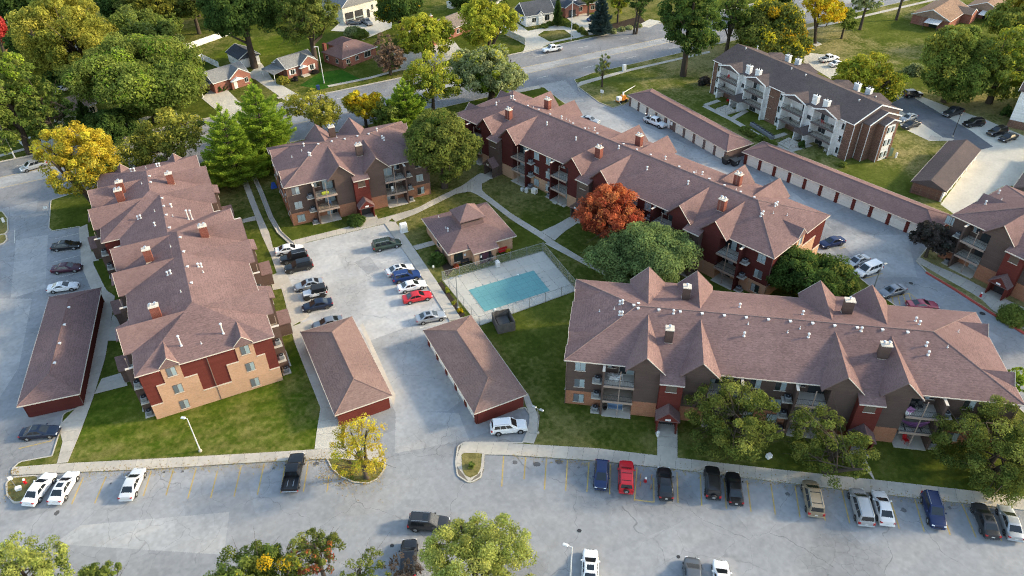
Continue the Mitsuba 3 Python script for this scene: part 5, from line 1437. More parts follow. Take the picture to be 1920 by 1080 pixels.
car('van', 'white', (1646, 498), (1609, 512), 'white minivan in the right lot')
car('sedan', 'slate', (1692, 539), (1653, 551), 'grey-blue sedan by the yellow hatching in the right lot')
car('coupe', 'maroon', (1712, 571), (1748, 571), 'dusty maroon coupe half hidden behind the lower right block')
car('pickup', 'white', (1212, 222), (1246, 236), 'white pickup with a ladder rack in front of the long garage', extra=['rack'])
car('sedan', 'silver', (1093, 222), (1118, 227), 'silver car mostly hidden behind the diagonal roof')
car('pickup', 'white', (1052, 89), (1018, 95), 'white pickup driving on the avenue')
car('van', 'silver', (80, 305), (44, 316), 'silver minivan driving on the avenue at the left')
car('pickup', 'white', (1538, 113), (1571, 107), 'white pickup with a dark bed in the yard behind the white block', z=.11)
car('sedan', 'white', (1557, 121), (1585, 117), 'white sedan beside the pickup in the yard behind the white block', z=.11)
car('suv', 'black', (1698, 177), (1725, 175), 'black SUV beside the drooping yellow tree on the far lane', z=.11)
car('pickup', 'charcoal', (1802, 205), (1771, 215), 'dark pickup on the far lane', z=.11)
car('suv', 'black', (1839, 229), (1812, 232), 'black car right of the dark pickup on the far lane', z=.11)
car('suv', 'black', (1884, 243), (1855, 250), 'black SUV near the white building corner at the right edge', z=.11)
car('sedan', 'black', (1903, 253), (1878, 261), 'black sedan rightmost on the far lane', z=.11)
car('sedan', 'charcoal', (1721, 229), (1695, 237), 'dark grey sedan at the end of the white block', z=.11)
car('sedan', 'silver', (1716, 216), (1690, 225), 'silver car behind the dark grey sedan at the end of the white block', z=.11)
car('sedan', 'pearl', (1648, 147), (1624, 151), 'pale car under the drooping yellow tree', z=.11)
car('suv', 'white', (1672, 166), (1648, 172), 'white car under the lower branches of the drooping yellow tree', z=.11)
car('suv', 'charcoal', (1061, 20), (1079, 30), 'dark SUV in the drive of the dark-roofed house')
car('hatch', 'blue', (1120, 32), (1104, 36), 'small blue car beside the spruce')
car('pickup', 'slate', (679, 36), (696, 46), 'grey pickup in front of the large cream house')
car('coupe', 'grey', (655, 42), (671, 41), 'grey car beside the pickup at the large cream house')
car('suv', 'slate', (944, 24), (940, 30), 'small grey car by the white shed at the top')
car('sedan', 'pearl', (113, 168), (128, 163), 'pale car under the trees by the rust brown roof')
# ------------------------------------------------------------ trees and shrubs
PAL = {   # leaf colours; the second list shows on clumps towards the outer top
    'green': ([(.05, .078, .016), (.066, .096, .019), (.08, .11, .023)], [(.118, .142, .034), (.135, .152, .034)]),
    'darkgreen': ([(.022, .042, .012), (.03, .055, .014), (.036, .062, .016)], [(.05, .082, .02), (.06, .09, .022)]),
    'bright': ([(.06, .115, .014), (.08, .14, .016)], [(.14, .20, .022), (.17, .215, .026)]),
    'olive': ([(.054, .072, .018), (.07, .09, .02), (.046, .064, .016)], [(.112, .124, .03), (.128, .136, .032)]),
    'yellowolive': ([(.115, .122, .022), (.148, .148, .026), (.09, .105, .02)], [(.225, .215, .04), (.26, .232, .042)]),
    'yellowgreen': ([(.12, .145, .018), (.15, .17, .02), (.09, .12, .018)], [(.245, .245, .03), (.285, .262, .032)]),
    'yellow': ([(.33, .26, .03), (.4, .3, .032), (.25, .225, .03)], [(.5, .37, .042), (.54, .4, .05)]),
    'golden': ([(.40, .26, .018), (.48, .30, .02), (.20, .19, .02)], [(.60, .37, .022), (.62, .40, .03)]),
    'red': ([(.13, .028, .018), (.18, .036, .022), (.085, .024, .016)], [(.29, .075, .034), (.33, .1, .044)]),
    'orange': ([(.24, .07, .03), (.3, .1, .036)], [(.36, .13, .05), (.34, .11, .045)]),
    'pinkred': ([(.3, .03, .035), (.36, .045, .04)], [(.45, .07, .06), (.4, .06, .05)]),
    'brown': ([(.10, .066, .044), (.13, .085, .058), (.075, .052, .036)], [(.19, .13, .09), (.16, .11, .075)]),
    'grey': ([(.10, .125, .05), (.13, .15, .065), (.08, .105, .04)], [(.2, .215, .1), (.22, .235, .11)]),
    'sage': ([(.06, .085, .03), (.075, .102, .036), (.09, .118, .042)], [(.12, .165, .06), (.135, .18, .066)]),
    'plum': ([(.025, .022, .02), (.034, .028, .025), (.02, .022, .018)], [(.05, .045, .036), (.06, .05, .045)]),
    'blue': ([(.025, .042, .035), (.03, .05, .042)], [(.05, .075, .07), (.055, .08, .075)]),
    'willow': ([(.145, .17, .042), (.18, .198, .05), (.12, .148, .038)], [(.245, .25, .07), (.22, .235, .064)]),
    'pine': ([(.075, .13, .018), (.095, .155, .02), (.062, .108, .016)], [(.19, .25, .03), (.21, .265, .034)]),
}


for _k in PAL:
    q_ = 1.45 if _k in ('yellow', 'golden', 'pinkred') else 2.1
    PAL[_k] = tuple([tuple(min(.72, x * q_) for x in c) for c in l] for l in PAL[_k])


def leaves(rng, C_, R_, n, size, pal, tone, tip, up=0.35, shape=0.45):
    """n leaf faces round each of the clump centres C_ (m x 3) with radii R_."""
    m = len(C_); N = m * n
    d = rng.normal(size=(N, 3)); d[:, 2] += up; d /= np.linalg.norm(d, axis=1, keepdims=True)
    rr = np.where(rng.random(N) < .72, rng.uniform(.72, 1.08, N), rng.uniform(.2, .8, N))
    idx = np.repeat(np.arange(m), n)
    P = C_[idx] + d * (R_[idx] * rr)[:, None] * np.array([1, 1, .82])
    nrm = d * 0.9 + rng.normal(size=(N, 3)) * 0.55; nrm[:, 2] += 0.35; nrm /= np.linalg.norm(nrm, axis=1, keepdims=True)
    t = np.cross(nrm, rng.normal(size=(N, 3))); t /= np.linalg.norm(t, axis=1, keepdims=True); b = np.cross(nrm, t)
    s = size * rng.uniform(.65, 1.35, N)[:, None]
    droop = nrm * s * .12
    V = np.stack([P - t * s - droop, P - b * s * shape, P + t * s - droop, P + b * s * shape], 1).reshape(-1, 3)
    q = np.arange(N)[:, None] * 4
    F = np.vstack([q + [0, 1, 2], q + [0, 2, 3]])
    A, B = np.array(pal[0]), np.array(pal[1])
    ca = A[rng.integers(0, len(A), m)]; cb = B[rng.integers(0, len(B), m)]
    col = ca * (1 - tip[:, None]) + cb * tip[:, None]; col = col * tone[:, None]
    lc = col[idx] * rng.uniform(.72, 1.3, N)[:, None]
    mixin = rng.random(N) < .14
    lc[mixin] = B[rng.integers(0, len(B), mixin.sum())] * rng.uniform(.7, 1.1, mixin.sum())[:, None]
    return V, F, np.repeat(np.clip(lc, 0.004, .7), 4, axis=0)


def limbs(rng, base, top, r0, tips, bend=.25):
    """A tapered trunk that forks into limbs ending at the tips."""
    base, top = np.array(base, float), np.array(top, float)
    L = top - base; mids = [base + L * k + np.append(rng.normal(size=2) * r0 * bend * 2 * k, 0) for k in (0, .35, .7, 1)]
    ms = [tube(np.array(mids), [r0 * 1.25, r0 * .92, r0 * .7, r0 * .34], 8)]
    for t in tips:
        k = rng.uniform(.3, .85); s = mids[0] + L * k
        m = (s + t) / 2 + np.array([0, 0, -.08 * np.linalg.norm(t - s)]) + rng.normal(size=3) * .12 * np.linalg.norm(t - s)
        rr = r0 * (.5 - .25 * k)
        ms.append(tube(np.array([s, m, t]), [rr, rr * .62, rr * .18], 6))
        for _ in range(2):
            e = t + rng.normal(size=3) * np.linalg.norm(t - s) * .28
            ms.append(tube(np.array([m, (m + e) / 2 + [0, 0, .1], e]), [rr * .5, rr * .3, rr * .08], 5))
    return cat(ms)


def solve(bb, clear=.3, zmax=1.5, zmin=.55):
    """Base point, crown radius, half height and crown centre height from the crown's box in the photograph."""
    x0, y0, x1, y1 = bb; cx, cy = (x0 + x1) / 2, (y0 + y1) / 2; hc = 6.0
    for _ in range(12):
        p = at(cx, cy, hc); s = scale_at(p); r = (x1 - x0) / 2 / s
        al = math.atan2(CAMZ - hc, math.hypot(p[0], p[1])); hh = (y1 - y0) / 2 / s
        rz2 = (hh ** 2 - (r * math.sin(al)) ** 2) / math.cos(al) ** 2
        rz = min(max(math.sqrt(max(rz2, .01)), zmin * r), zmax * r); hc = rz * (1 + clear) + .8
    return np.array([p[0], p[1], 0.0]), r, rz, hc, s


GROW = {28: 1.16, 29: 1.2, 31: 1.16, 32: 1.2, 33: 1.14, 34: 1.12, 35: 1.2, 36: 1.15, 37: 1.2, 38: 1.1, 39: 1.08, 16: 1.1, 17: 1.2, 18: 1.12, 46: 1.15, 64: 1.2, 41: 1.1, 42: 1.1, 24: 1.08, 25: 1.06, 55: 1.08, 56: 1.08, 49: 1.1, 57: 1.15, 12: 1.05, 11: 1.06, 15: 1.06}


def tree(bb, pal, label, seed, dens=1.0, thin=0.0, clear=.3, stems=1, name='tree', catg='tree', group=None, bark=None, tipbias=0.0, clumpk=1.0, leafk=1.0, shift=(0, 0), pal2=None, lean=0.0, zmax=1.5, skirt=-.72, egg=0.0, low=False, lobes=0):
    if low:
        skirt, clear = -1.0, min(clear, -.02) if clear < 0 else -.02
    rng = np.random.default_rng(seed); K = thing(name, label, catg, group)
    k_ = GROW.get(seed, 1.0); mx, my = (bb[0] + bb[2]) / 2, (bb[1] + bb[3]) / 2
    bb = (mx + (bb[0] - mx) * k_, my + (bb[1] - my) * k_, mx + (bb[2] - mx) * k_, my + (bb[3] - my) * k_)
    B, r, rz, hc, s = solve(bb, clear, zmax); B = B + [shift[0], shift[1], 0.0]
    size = float(np.clip(1.5 / (s * .533), .17, .52)) * leafk
    m = int(np.clip(70 + 2.6 * r * r, 80, 210) * clumpk)
    nl = int(lobes or rng.integers(6, 9)); LC, LR = [], []
    for j in range(nl):
        if j == 0:
            LC.append([rng.normal() * .12, rng.normal() * .12, rng.uniform(.32, .45)]); LR.append(rng.uniform(.46, .56))
        else:
            a_ = 2 * math.pi * j / (nl - 1) + rng.normal() * .3; q_ = rng.uniform(.42, .62)
            LC.append([math.cos(a_) * q_, math.sin(a_) * q_, rng.uniform(-.5 if low else -.34, .26)]); LR.append(rng.uniform(.36, .5))
    LC, LR = np.array(LC), np.array(LR)
    if low:
        LC = np.vstack([LC, [[.1, 0, -.35]]]); LR = np.append(LR, .55)
    d, rad = [], []
    per = max(7, int(m / len(LC)))
    for c_, r_ in zip(LC, LR):
        i_ = np.arange(per) + .5; ph = i_ * 2.399963 + rng.uniform(0, 6); zz = 1 - 2 * i_ / per
        e_ = np.stack([np.sqrt(1 - zz * zz) * np.cos(ph), np.sqrt(1 - zz * zz) * np.sin(ph), zz], 1) + rng.normal(size=(per, 3)) * .22
        q_ = c_ + e_ / np.linalg.norm(e_, axis=1, keepdims=True) * r_ * rng.uniform(.72, 1.02, per)[:, None]
        dist = np.min(np.linalg.norm(q_[:, None] - LC[None], axis=2) / LR[None], axis=1)
        d.append(q_[dist > .62])
    d = np.vstack(d); d = d[d[:, 2] > skirt]; m = len(d)
    rad = np.clip(np.linalg.norm(d, axis=1), 0, 1.05); lob = np.ones(m)
    d = d / np.maximum(np.linalg.norm(d, axis=1, keepdims=True), 1e-6)
    R_ = rng.uniform(.115, .215, m) * r * (1.0 if not thin else .8)
    E = np.array([r, r, rz]) - R_.mean() * .35
    C_ = d * rad[:, None] * lob[:, None] * E
    if egg:
        C_[:, :2] *= (1 - egg * np.clip(C_[:, 2:] / rz, -.6, 1))
    C_[:, 0] += lean * C_[:, 2]
    C_ += B + [0, 0, hc]
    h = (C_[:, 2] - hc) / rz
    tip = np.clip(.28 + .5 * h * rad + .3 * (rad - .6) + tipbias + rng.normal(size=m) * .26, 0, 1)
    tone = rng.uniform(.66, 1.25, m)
    keep = C_[:, 2] > .5
    C_, R_, tip, tone = C_[keep], R_[keep], tip[keep], tone[keep]
    if thin:
        k = rng.random(len(C_)) > thin * .5; C_, R_, tip, tone = C_[k], R_[k], tip[k], tone[k]
    area = 4 * math.pi * np.mean(R_) ** 2
    n = int(np.clip(dens * .8 * area / (size * size * .9), 18, 420))
    P = PAL[pal]
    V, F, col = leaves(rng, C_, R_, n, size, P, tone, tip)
    if pal2:   # another leaf colour on one side of the crown: (palette, direction, share)
        w = ((C_ - (B + [0, 0, hc])) / r) @ np.array(pal2[1]) + rng.normal(size=len(C_)) * .34
        sel = np.repeat(rng.random(len(C_) * n) < np.repeat(1 / (1 + np.exp(-(w - pal2[2]) * 7)), n) * .85, 4)
        A2 = np.array(PAL[pal2[0]][0] + PAL[pal2[0]][1]); ch = A2[rng.integers(0, len(A2), len(C_))]
        col[sel] = (np.repeat(np.repeat(ch, n, axis=0), 4, axis=0) * rng.uniform(.75, 1.25, len(col))[:, None])[sel]
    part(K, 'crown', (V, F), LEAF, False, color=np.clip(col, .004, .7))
    tips = C_[rng.choice(len(C_), min(len(C_), 14 if thin else 9), replace=False)]
    r0 = max(.12, .055 * r + .02 * rz)
    if stems == 1:
        tr = limbs(rng, B, B + [lean * 0, 0, hc + rz * .35], r0, tips)
    else:
        tr = cat([limbs(rng, B + np.append(rng.normal(size=2) * .35, 0), B + np.append(rng.normal(size=2) * r * .35, hc + rz * .3), r0 * .7, tips[i::stems]) for i in range(stems)])
    part(K, 'trunk', tr, bark or BARK, 50)
    return K


def conifer(bb, pal, label, seed, whorls=9, dens=1.0, spread=1.0, name='pine_tree', catg='tree', sparse=.55, clear=.05, zmax=2.6, flat=.3):
    """Layered limbs that shorten towards a pointed top."""
    rng = np.random.default_rng(seed); K = thing(name, label, catg)
    B, r, rz, hc, s = solve(bb, clear, zmax, 1.0)
    H = hc + rz; z0 = max(.6, hc - rz)
    size = float(np.clip(1.05 / (s * .533), .13, .34))
    Ls, ends = [], []
    whorls = int(whorls * 1.5)
    P_, Dr, Tp = [], [], []
    for i in range(whorls):
        k = min(max((i + rng.uniform(-.3, .3)) / (whorls - 1), 0), 1)
        z = z0 + (H - z0 - .25) * k; rr = r * (1 - k ** 1.7) * rng.uniform(.82, 1.12) + .12
        nb = max(4, int(11 * (1 - k) + 4)); a0 = rng.uniform(0, 6)
        for j in range(nb):
            a = a0 + 2 * math.pi * j / nb + rng.uniform(-.3, .3); L = rr * rng.uniform(.7, 1.08); lift = .22 + .35 * k
            ends.append((B + [0, 0, z], B + [math.cos(a) * L, math.sin(a) * L, z + lift * L * .6]))
            m = max(10, int(dens * 82 * L / max(size, .2) * .34))
            q = rng.uniform(.12, 1, m) ** .75; side = rng.normal(size=m) * .27 * L * (1.15 - q) + rng.normal(size=m) * .1
            x = q * L
            P_.append(np.stack([math.cos(a) * x - math.sin(a) * side, math.sin(a) * x + math.cos(a) * side, z + lift * x * q * .75 - .12 * np.abs(side) + rng.normal(size=m) * .2], 1) + B)
            sd = np.sign(side) * rng.uniform(.2, .8, m)
            Dr.append(np.stack([math.cos(a) - math.sin(a) * sd, math.sin(a) + math.cos(a) * sd, np.full(m, .45) + rng.normal(size=m) * .4], 1)); Tp.append(np.clip(q * 1.1 - .25 + rng.normal(size=m) * .22, 0, 1))
    P_, Dr, Tp = np.vstack(P_), np.vstack(Dr), np.concatenate(Tp); N = len(P_)
    Dr /= np.linalg.norm(Dr, axis=1, keepdims=True); up = np.array([0, 0, 1.0]) + rng.normal(size=(N, 3)) * .5
    b = np.cross(Dr, up); b /= np.linalg.norm(b, axis=1, keepdims=True); s_ = size * rng.uniform(.8, 1.6, N)[:, None]
    V = np.stack([P_ - Dr * s_ * .6, P_ - b * s_ * .3, P_ + Dr * s_, P_ + b * s_ * .3], 1).reshape(-1, 3); q = np.arange(N)[:, None] * 4
    A, Bc = np.array(PAL[pal][0]), np.array(PAL[pal][1])
    col = A[rng.integers(0, len(A), N)] * (1 - Tp[:, None]) + Bc[rng.integers(0, len(Bc), N)] * Tp[:, None]
    col = np.repeat(np.clip(col * rng.uniform(.75, 1.25, N)[:, None], .004, .7), 4, axis=0)
    part(K, 'crown', (V, np.vstack([q + [0, 1, 2], q + [0, 2, 3]])), LEAF, False, color=col)
    part(K, 'trunk', cat([tube(np.array([B, B + [0, 0, H * .6], B + [0, 0, H - .2]]), [.045 * H * .42, .02 * H * .5, .03], 8)] + [tube(np.array([a, (a + e) / 2, e]), [.05, .035, .012], 5) for a, e in ends[::2]]), BARK, 50)


def bush(px, w, h, pal, label, seed, name='shrub', z=.1, group=None, n=None, catg='shrub'):
    rng = np.random.default_rng(seed); K = thing(name, label, catg, group)
    B = at(px[0], px[1], h * .5 + z); s = scale_at(B); B[2] = z
    size = float(np.clip(1.2 / (s * .533), .1, .4)); m = n or int(12 + 5 * w * w)
    d = rng.normal(size=(m, 3)); d /= np.linalg.norm(d, axis=1, keepdims=True); d[:, 2] = np.abs(d[:, 2])
    C_ = B + d * (rng.uniform(.3, 1, m) ** .5)[:, None] * np.array([w * .42, w * .42, h * .8]); R_ = rng.uniform(.16, .3, m) * w * .9
    C_[:, 2] = np.maximum(C_[:, 2], z + .1)
    nn = int(np.clip(8 * np.mean(R_) ** 2 / (size * size), 14, 150))
    V, F, col = leaves(rng, C_, R_, nn, size, PAL[pal], rng.uniform(.7, 1.2, m), np.clip(rng.uniform(0, 1, m), 0, 1))
    part(K, 'foliage', (V, F), LEAF, False, color=col)
    part(K, 'stem', cat([tube(np.array([B, B + (c - B) * .8]), [.04, .012], 5) for c in C_[:7]]), BARK)


# near the camera
tree((605, 768, 742, 905), 'yellow', 'slender yellow tree on the kerb island by the left front garage', 1, .3, .7, .2, stems=2, leafk=.75, pal2=('yellowgreen', (-.75, -.55, -.35), .45), clumpk=1.1)
tree((1278, 682, 1480, 880), 'olive', 'dense olive tree in front of the lower right block, left one of the three', 2, .55, .5, -.22, stems=2, leafk=.85, clumpk=1.2, tipbias=-.05, low=True)
tree((1475, 742, 1648, 912), 'olive', 'olive tree in front of the lower right block, middle one of the three', 3, .5, .5, -.22, stems=2, leafk=.85, clumpk=1.2, tipbias=-.08, low=True)
tree((1768, 728, 1985, 935), 'olive', 'largest olive tree in front of the lower right block, at the right edge', 4, .6, .4, -.22, stems=2, leafk=.85, clumpk=1.2, tipbias=-.05, low=True)
tree((1882, 680, 1930, 745), 'bright', 'small green tree behind the lower right block at the right edge', 44, .9, 0, .3)
tree((-60, 985, 128, 1150), 'willow', 'yellow-green tree top at the bottom left corner', 5, .6, .15, .6, stems=2, leafk=.8, pal2=('green', (0, 0, -1), .1))
tree((140, 1046, 228, 1130), 'green', 'small green tree top at the bottom edge, right of the corner tree', 6, .8, 0, .6, leafk=.8)
tree((378, 1005, 580, 1180), 'green', 'broad green tree top at the bottom edge, with orange patches', 7, .75, .1, .8, stems=2, leafk=.8, pal2=('golden', (.8, -.4, .2), .62), clumpk=1.1)
tree((535, 972, 648, 1085), 'olive', 'upright olive-green tree top beside the broad green one at the bottom', 8, .8, .1, .9, leafk=.8, pal2=('red', (.3, -.8, -.2), .6))
tree((622, 1020, 735, 1135), 'olive', 'thin olive tree top at the bottom, left of the branch-covered black car', 9, .42, .4, .8, stems=2, leafk=.8)
tree((776, 958, 1022, 1180), 'willow', 'large airy yellow-green tree top at the bottom centre', 10, .55, .3, .7, stems=3, leafk=.8, clumpk=1.25)
tree((715, 1035, 800, 1120), 'brown', 'nearly bare grey tree over the black car at the bottom', 45, .05, .7, .6, stems=3, bark=BARKP)
# inside the complex
tree((1070, 333, 1212, 465), 'red', 'orange-red maple in front of the diagonal block', 11, .85, .05, .15, leafk=.9, pal2=('orange', (.35, -.1, .8), .35), clumpk=1.2, tipbias=-.05, low=True)
tree((1103, 420, 1300, 530), 'sage', 'large round pale green tree between the two right-hand blocks', 12, 1.0, 0, .2, clumpk=1.25, zmax=.9, leafk=.9, low=True)
tree((1436, 462, 1608, 565), 'darkgreen', 'dark green tree at the end of the diagonal block', 13, .95, 0, .2, pal2=('olive', (.5, 0, .6), .55), low=True)
tree((1708, 408, 1792, 480), 'plum', 'dark purple-leaved tree at the end of the garage row', 14, .95, 0, .12)
tree((752, 195, 903, 352), 'olive', 'large dark olive tree beside the middle block', 15, .95, 0, .15, clumpk=1.2, tipbias=-.12, pal2=('green', (-.3, 0, .3), .6), low=True)
# along the avenue, from the left
tree((78, 226, 212, 375), 'yellow', 'yellow tree with several stems at the far end of the left block', 16, .7, .2, .15, stems=3, leafk=.85, pal2=('yellowolive', (.3, -.5, -.5), .5))
tree((195, 255, 300, 318), 'yellowolive', 'sparse olive thicket behind the far end of the left block', 17, .3, .45, .1, stems=3, leafk=.85)
tree((252, 203, 388, 305), 'yellowolive', 'hazy yellow-olive tree behind the left block', 18, .5, .25, .15, stems=2, pal2=('olive', (0, 0, -1), .0))
tree((150, 295, 215, 345), 'darkgreen', 'dark bushy tree at the far left corner of the left block', 46, .8, 0, .1)
conifer((363, 192, 492, 335), 'pine', 'bright green pine beside the far end of the left block', 19)
conifer((418, 148, 558, 305), 'pine', 'tall bright green pine behind the first pine', 20, whorls=10)
tree((530, 155, 642, 248), 'yellowolive', 'open yellow-olive tree with a forked trunk behind the middle block', 21, .45, .35, .2, stems=2, leafk=.85)
tree((640, 164, 722, 228), 'golden', 'round golden tree behind the middle block', 22, .9, 0, .35, pal2=('yellowolive', (-.4, 0, -.7), .2))
conifer((712, 146, 806, 238), 'pine', 'small pine right of the golden tree', 23, whorls=7)
tree((757, 88, 862, 200), 'yellowgreen', 'tall yellow-green tree between the avenue and the dark olive tree', 24, .65, .2, .2, stems=2, pal2=('green', (.3, -.3, -.6), .2))
tree((843, 80, 988, 182), 'grey', 'broad grey-green willow by the avenue', 25, .85, .1, .15, stems=2, pal2=('yellowgreen', (.2, .2, .9), .55), clumpk=1.1)
tree((880, 120, 962, 190), 'bright', 'bright green tree at the corner of the diagonal block', 26, .9, 0, .1)
tree((1113, 84, 1149, 162), 'grey', 'thin young tree alone on the grass by the avenue', 27, .3, .5, .35, leafk=.85, pal2=('yellowolive', (.9, 0, 0), .2))
# beyond the avenue
tree((-55, 92, 75, 275), 'green', 'big green tree at the left edge', 28, .9, .05, .2, clumpk=1.2, pal2=('bright', (.2, 0, .7), .6), low=True)
tree((40, 135, 128, 262), 'green', 'green tree between the left edge tree and the rust brown roof', 29, .85, .1, .2, pal2=('darkgreen', (.6, -.4, -.3), .3), low=True)
tree((-45, 20, 25, 95), 'pinkred', 'crimson tree at the left edge', 30, .9, 0, .2)
tree((33, -15, 215, 145), 'yellowolive', 'big yellow-olive tree at the upper left', 31, .85, .05, .25, clumpk=1.2, tipbias=-.05, low=True)
tree((-5, -40, 75, 45), 'darkgreen', 'dark tree at the top left corner', 32, .9, 0, .2)
tree((188, 18, 330, 112), 'green', 'mid green tree behind the big round one at the upper left', 33, .95, 0, .2, pal2=('sage', (0, 0, .6), .5), low=True)
tree((160, 76, 382, 225), 'green', 'biggest round green tree at the upper left', 34, 1.0, 0, .2, clumpk=1.25, pal2=('bright', (.1, -.1, .75), .62), low=True)
tree((175, -45, 255, 30), 'darkgreen', 'dark olive tree at the top edge above the mid green one', 35, .9, 0, .2)
tree((243, -45, 345, 45), 'yellowolive', 'yellow-green tree at the top edge left of the big dark one', 36, .8, .1, .2, stems=2)
tree((318, -50, 392, 38), 'olive', 'olive tree at the top edge touching the big dark one', 37, .85, 0, .2)
tree((378, -60, 525, 88), 'darkgreen', 'big dark tree with a bare lower trunk at the top', 38, .95, 0, .35, clumpk=1.15)
tree((515, -60, 632, 92), 'olive', 'drooping olive-green tree behind the pale grey roof', 39, .9, .05, .3, pal2=('green', (-.4, 0, 0), .3))
tree((693, 57, 762, 136), 'brown', 'brown-leaved round tree beside the hipped bungalow', 40, .8, .1, .15, low=True)
tree((743, 29, 850, 104), 'yellowgreen', 'yellow-green tree in front of the ranch house, left one', 41, .7, .1, .2, stems=2)
tree((853, -2, 968, 88), 'yellowgreen', 'yellow-green tree in front of the ranch house, right one', 42, .7, .1, .2, stems=2)
tree((697, -30, 800, 52), 'darkgreen', 'dark green tree behind the ranch house', 43, .9, 0, .25, pal2=('golden', (-.9, 0, -.2), .6))
tree((1225, -45, 1365, 112), 'darkgreen', 'large dark green tree with a stout trunk by the avenue sidewalk', 47, .85, .15, .35, clumpk=1.15, pal2=('green', (.3, 0, .5), .45))
tree((1335, -55, 1415, 85), 'green', 'green tree right of the large dark one by the avenue', 48, .75, .2, .5, pal2=('darkgreen', (0, 0, -.6), .1))
tree((1360, 8, 1522, 108), 'olive', 'orange-tinged olive tree behind the white block', 49, .9, 0, .2, clumpk=1.15, pal2=('golden', (.55, -.2, .25), .5), low=True)
tree((1498, -35, 1592, 55), 'golden', 'golden tree with two leaning trunks by the top avenue', 50, .6, .25, .5, stems=2)
tree((1562, 8, 1612, 62), 'green', 'small green tree beside the golden one', 51, .9, 0, .2)
tree((1598, -50, 1662, 30), 'grey', 'grey-green tree by the avenue at the top, beside the bare trunk', 52, .5, .3, .5)
tree((1672, -70, 1732, 0), 'green', 'tree at the top edge left of the ranch buildings', 53, .6, .2, .9)
tree((1558, 92, 1708, 195), 'yellowgreen', 'drooping yellow tree over the yard behind the white block', 54, .7, .2, .25, stems=2, pal2=('yellow', (.4, 0, .7), .55), low=True)
tree((1730, 38, 1868, 185), 'green', 'big green tree on the field at the right', 55, .95, 0, .15, clumpk=1.2, pal2=('yellowolive', (-.6, 0, .6), .7), low=True)
tree((1815, 55, 1950, 188), 'green', 'big tree with yellow on its right side at the right edge', 56, .9, .05, .15, clumpk=1.1, pal2=('yellowgreen', (.75, 0, .25), .1), low=True)
tree((1858, -12, 1955, 80), 'yellowolive', 'yellow-olive tree at the top right corner', 57, .9, 0, .2, pal2=('green', (-.6, 0, -.3), .2), low=True)
conifer((1106, -12, 1148, 58), 'blue', 'blue spruce beside the avenue', 58, whorls=9, name='spruce_tree', zmax=2.2)
conifer((138, 188, 180, 248), 'darkgreen', 'dark spruce in front of the rust brown roof', 59, whorls=8, name='spruce_tree', zmax=2.4)
conifer((1038, -5, 1054, 42), 'darkgreen', 'narrow dark cypress beside the white cottage', 60, whorls=7, name='cypress_tree', zmax=5)
tree((1140, -35, 1182, 35), 'yellowgreen', 'yellow-green tree behind the blue spruce', 61, .8, .1, .2, pal2=('golden', (-.4, 0, .8), .6))
tree((1168, -55, 1228, 38), 'darkgreen', 'dark tree with slim trunks right of the blue spruce', 62, .7, .2, .5, stems=3)
tree((1085, -45, 1125, 20), 'olive', 'olive tree behind the dark-roofed house', 63, .8, 0, .2)
tree((158, 205, 250, 262), 'darkgreen', 'low dark evergreen mass in front of the house with the rust brown roof', 64, .9, 0, .02)
tree((845, -30, 905, 28), 'darkgreen', 'dark tree at the top edge behind the little sheds', 65, .9, 0, .2)
tree((620, -55, 660, 20), 'green', 'green tree left of the large cream house', 66, .9, 0, .2)
tree((325, -40, 400, 20), 'darkgreen', 'dark tree at the top edge behind the white fence', 67, .9, 0, .2)
tree((8, 40, 70, 125), 'darkgreen', 'dark tree between the crimson tree and the big yellow-olive one', 130, .9, 0, .1, low=True)
tree((78, 100, 165, 162), 'darkgreen', 'dark tree between the yellow-olive and the biggest round green tree', 131, .9, 0, .1, pal2=('yellowolive', (0, 0, .8), .5), low=True)
tree((205, -20, 300, 60), 'olive', 'olive tree behind the mid green one at the upper left', 132, .85, 0, .1, low=True)
tree((300, 20, 345, 70), 'green', 'small green tree at the left end of the far white fence', 133, .9, 0, .1)
tree((-30, -30, 40, 30), 'sage', 'grey-green tree in the top left corner', 134, .9, 0, .1, low=True)
tree((455, -60, 560, 30), 'darkgreen', 'dark tree at the top edge behind the big dark one', 135, .9, 0, .1, low=True)
tree((600, -70, 640, 0), 'darkgreen', 'dark tree top at the top edge above the drooping one', 136, .9, 0, .1, low=True)
tree((880, -40, 960, 10), 'green', 'green tree at the top edge beside the white shed', 137, .8, .1, .1, low=True)
tree((1415, -50, 1510, 25), 'darkgreen', 'dark tree behind the orange-tinged olive one at the top edge', 138, .8, .1, .2)
tree((690, 178, 765, 245), 'green', 'green tree between the small pine and the yellow-green one by the avenue', 139, .8, 0, .1, low=True)
# shrubs
bush((667, 412), 3.4, 1.5, 'darkgreen', 'dark spreading shrub beside the entrance of the middle block', 70)
bush((820, 482), 2.9, 2.4, 'darkgreen', 'dark shrub at the left wall of the clubhouse', 71)
bush((1716, 128), 4.4, 2.6, 'grey', 'pale rounded shrub alone on the field', 72)
bush((1890, 205), 2.4, 3.0, 'darkgreen', 'small pointed evergreen at the white building corner', 73)
bush((1903, 588), 4.0, 2.2, 'green', 'green shrub on the lawn at the right edge', 74)
bush((1505, 268), 1.8, 1.8, 'darkgreen', 'dark shrub at the stairs of the white block', 75)
bush((1560, 280), 1.7, 1.4, 'green', 'low shrub at the far end of the white block', 76)
bush((530, 149), 3.2, 1.7, 'yellowolive', 'olive shrub at the corner of the pale grey roofed house', 77)
bush((553, 147), 1.7, .9, 'plum', 'plum shrub by the steps of the pale grey roofed house', 78)
bush((590, 133), 1.8, .9, 'plum', 'dark shrub at the right corner of the pale grey roofed house', 79)
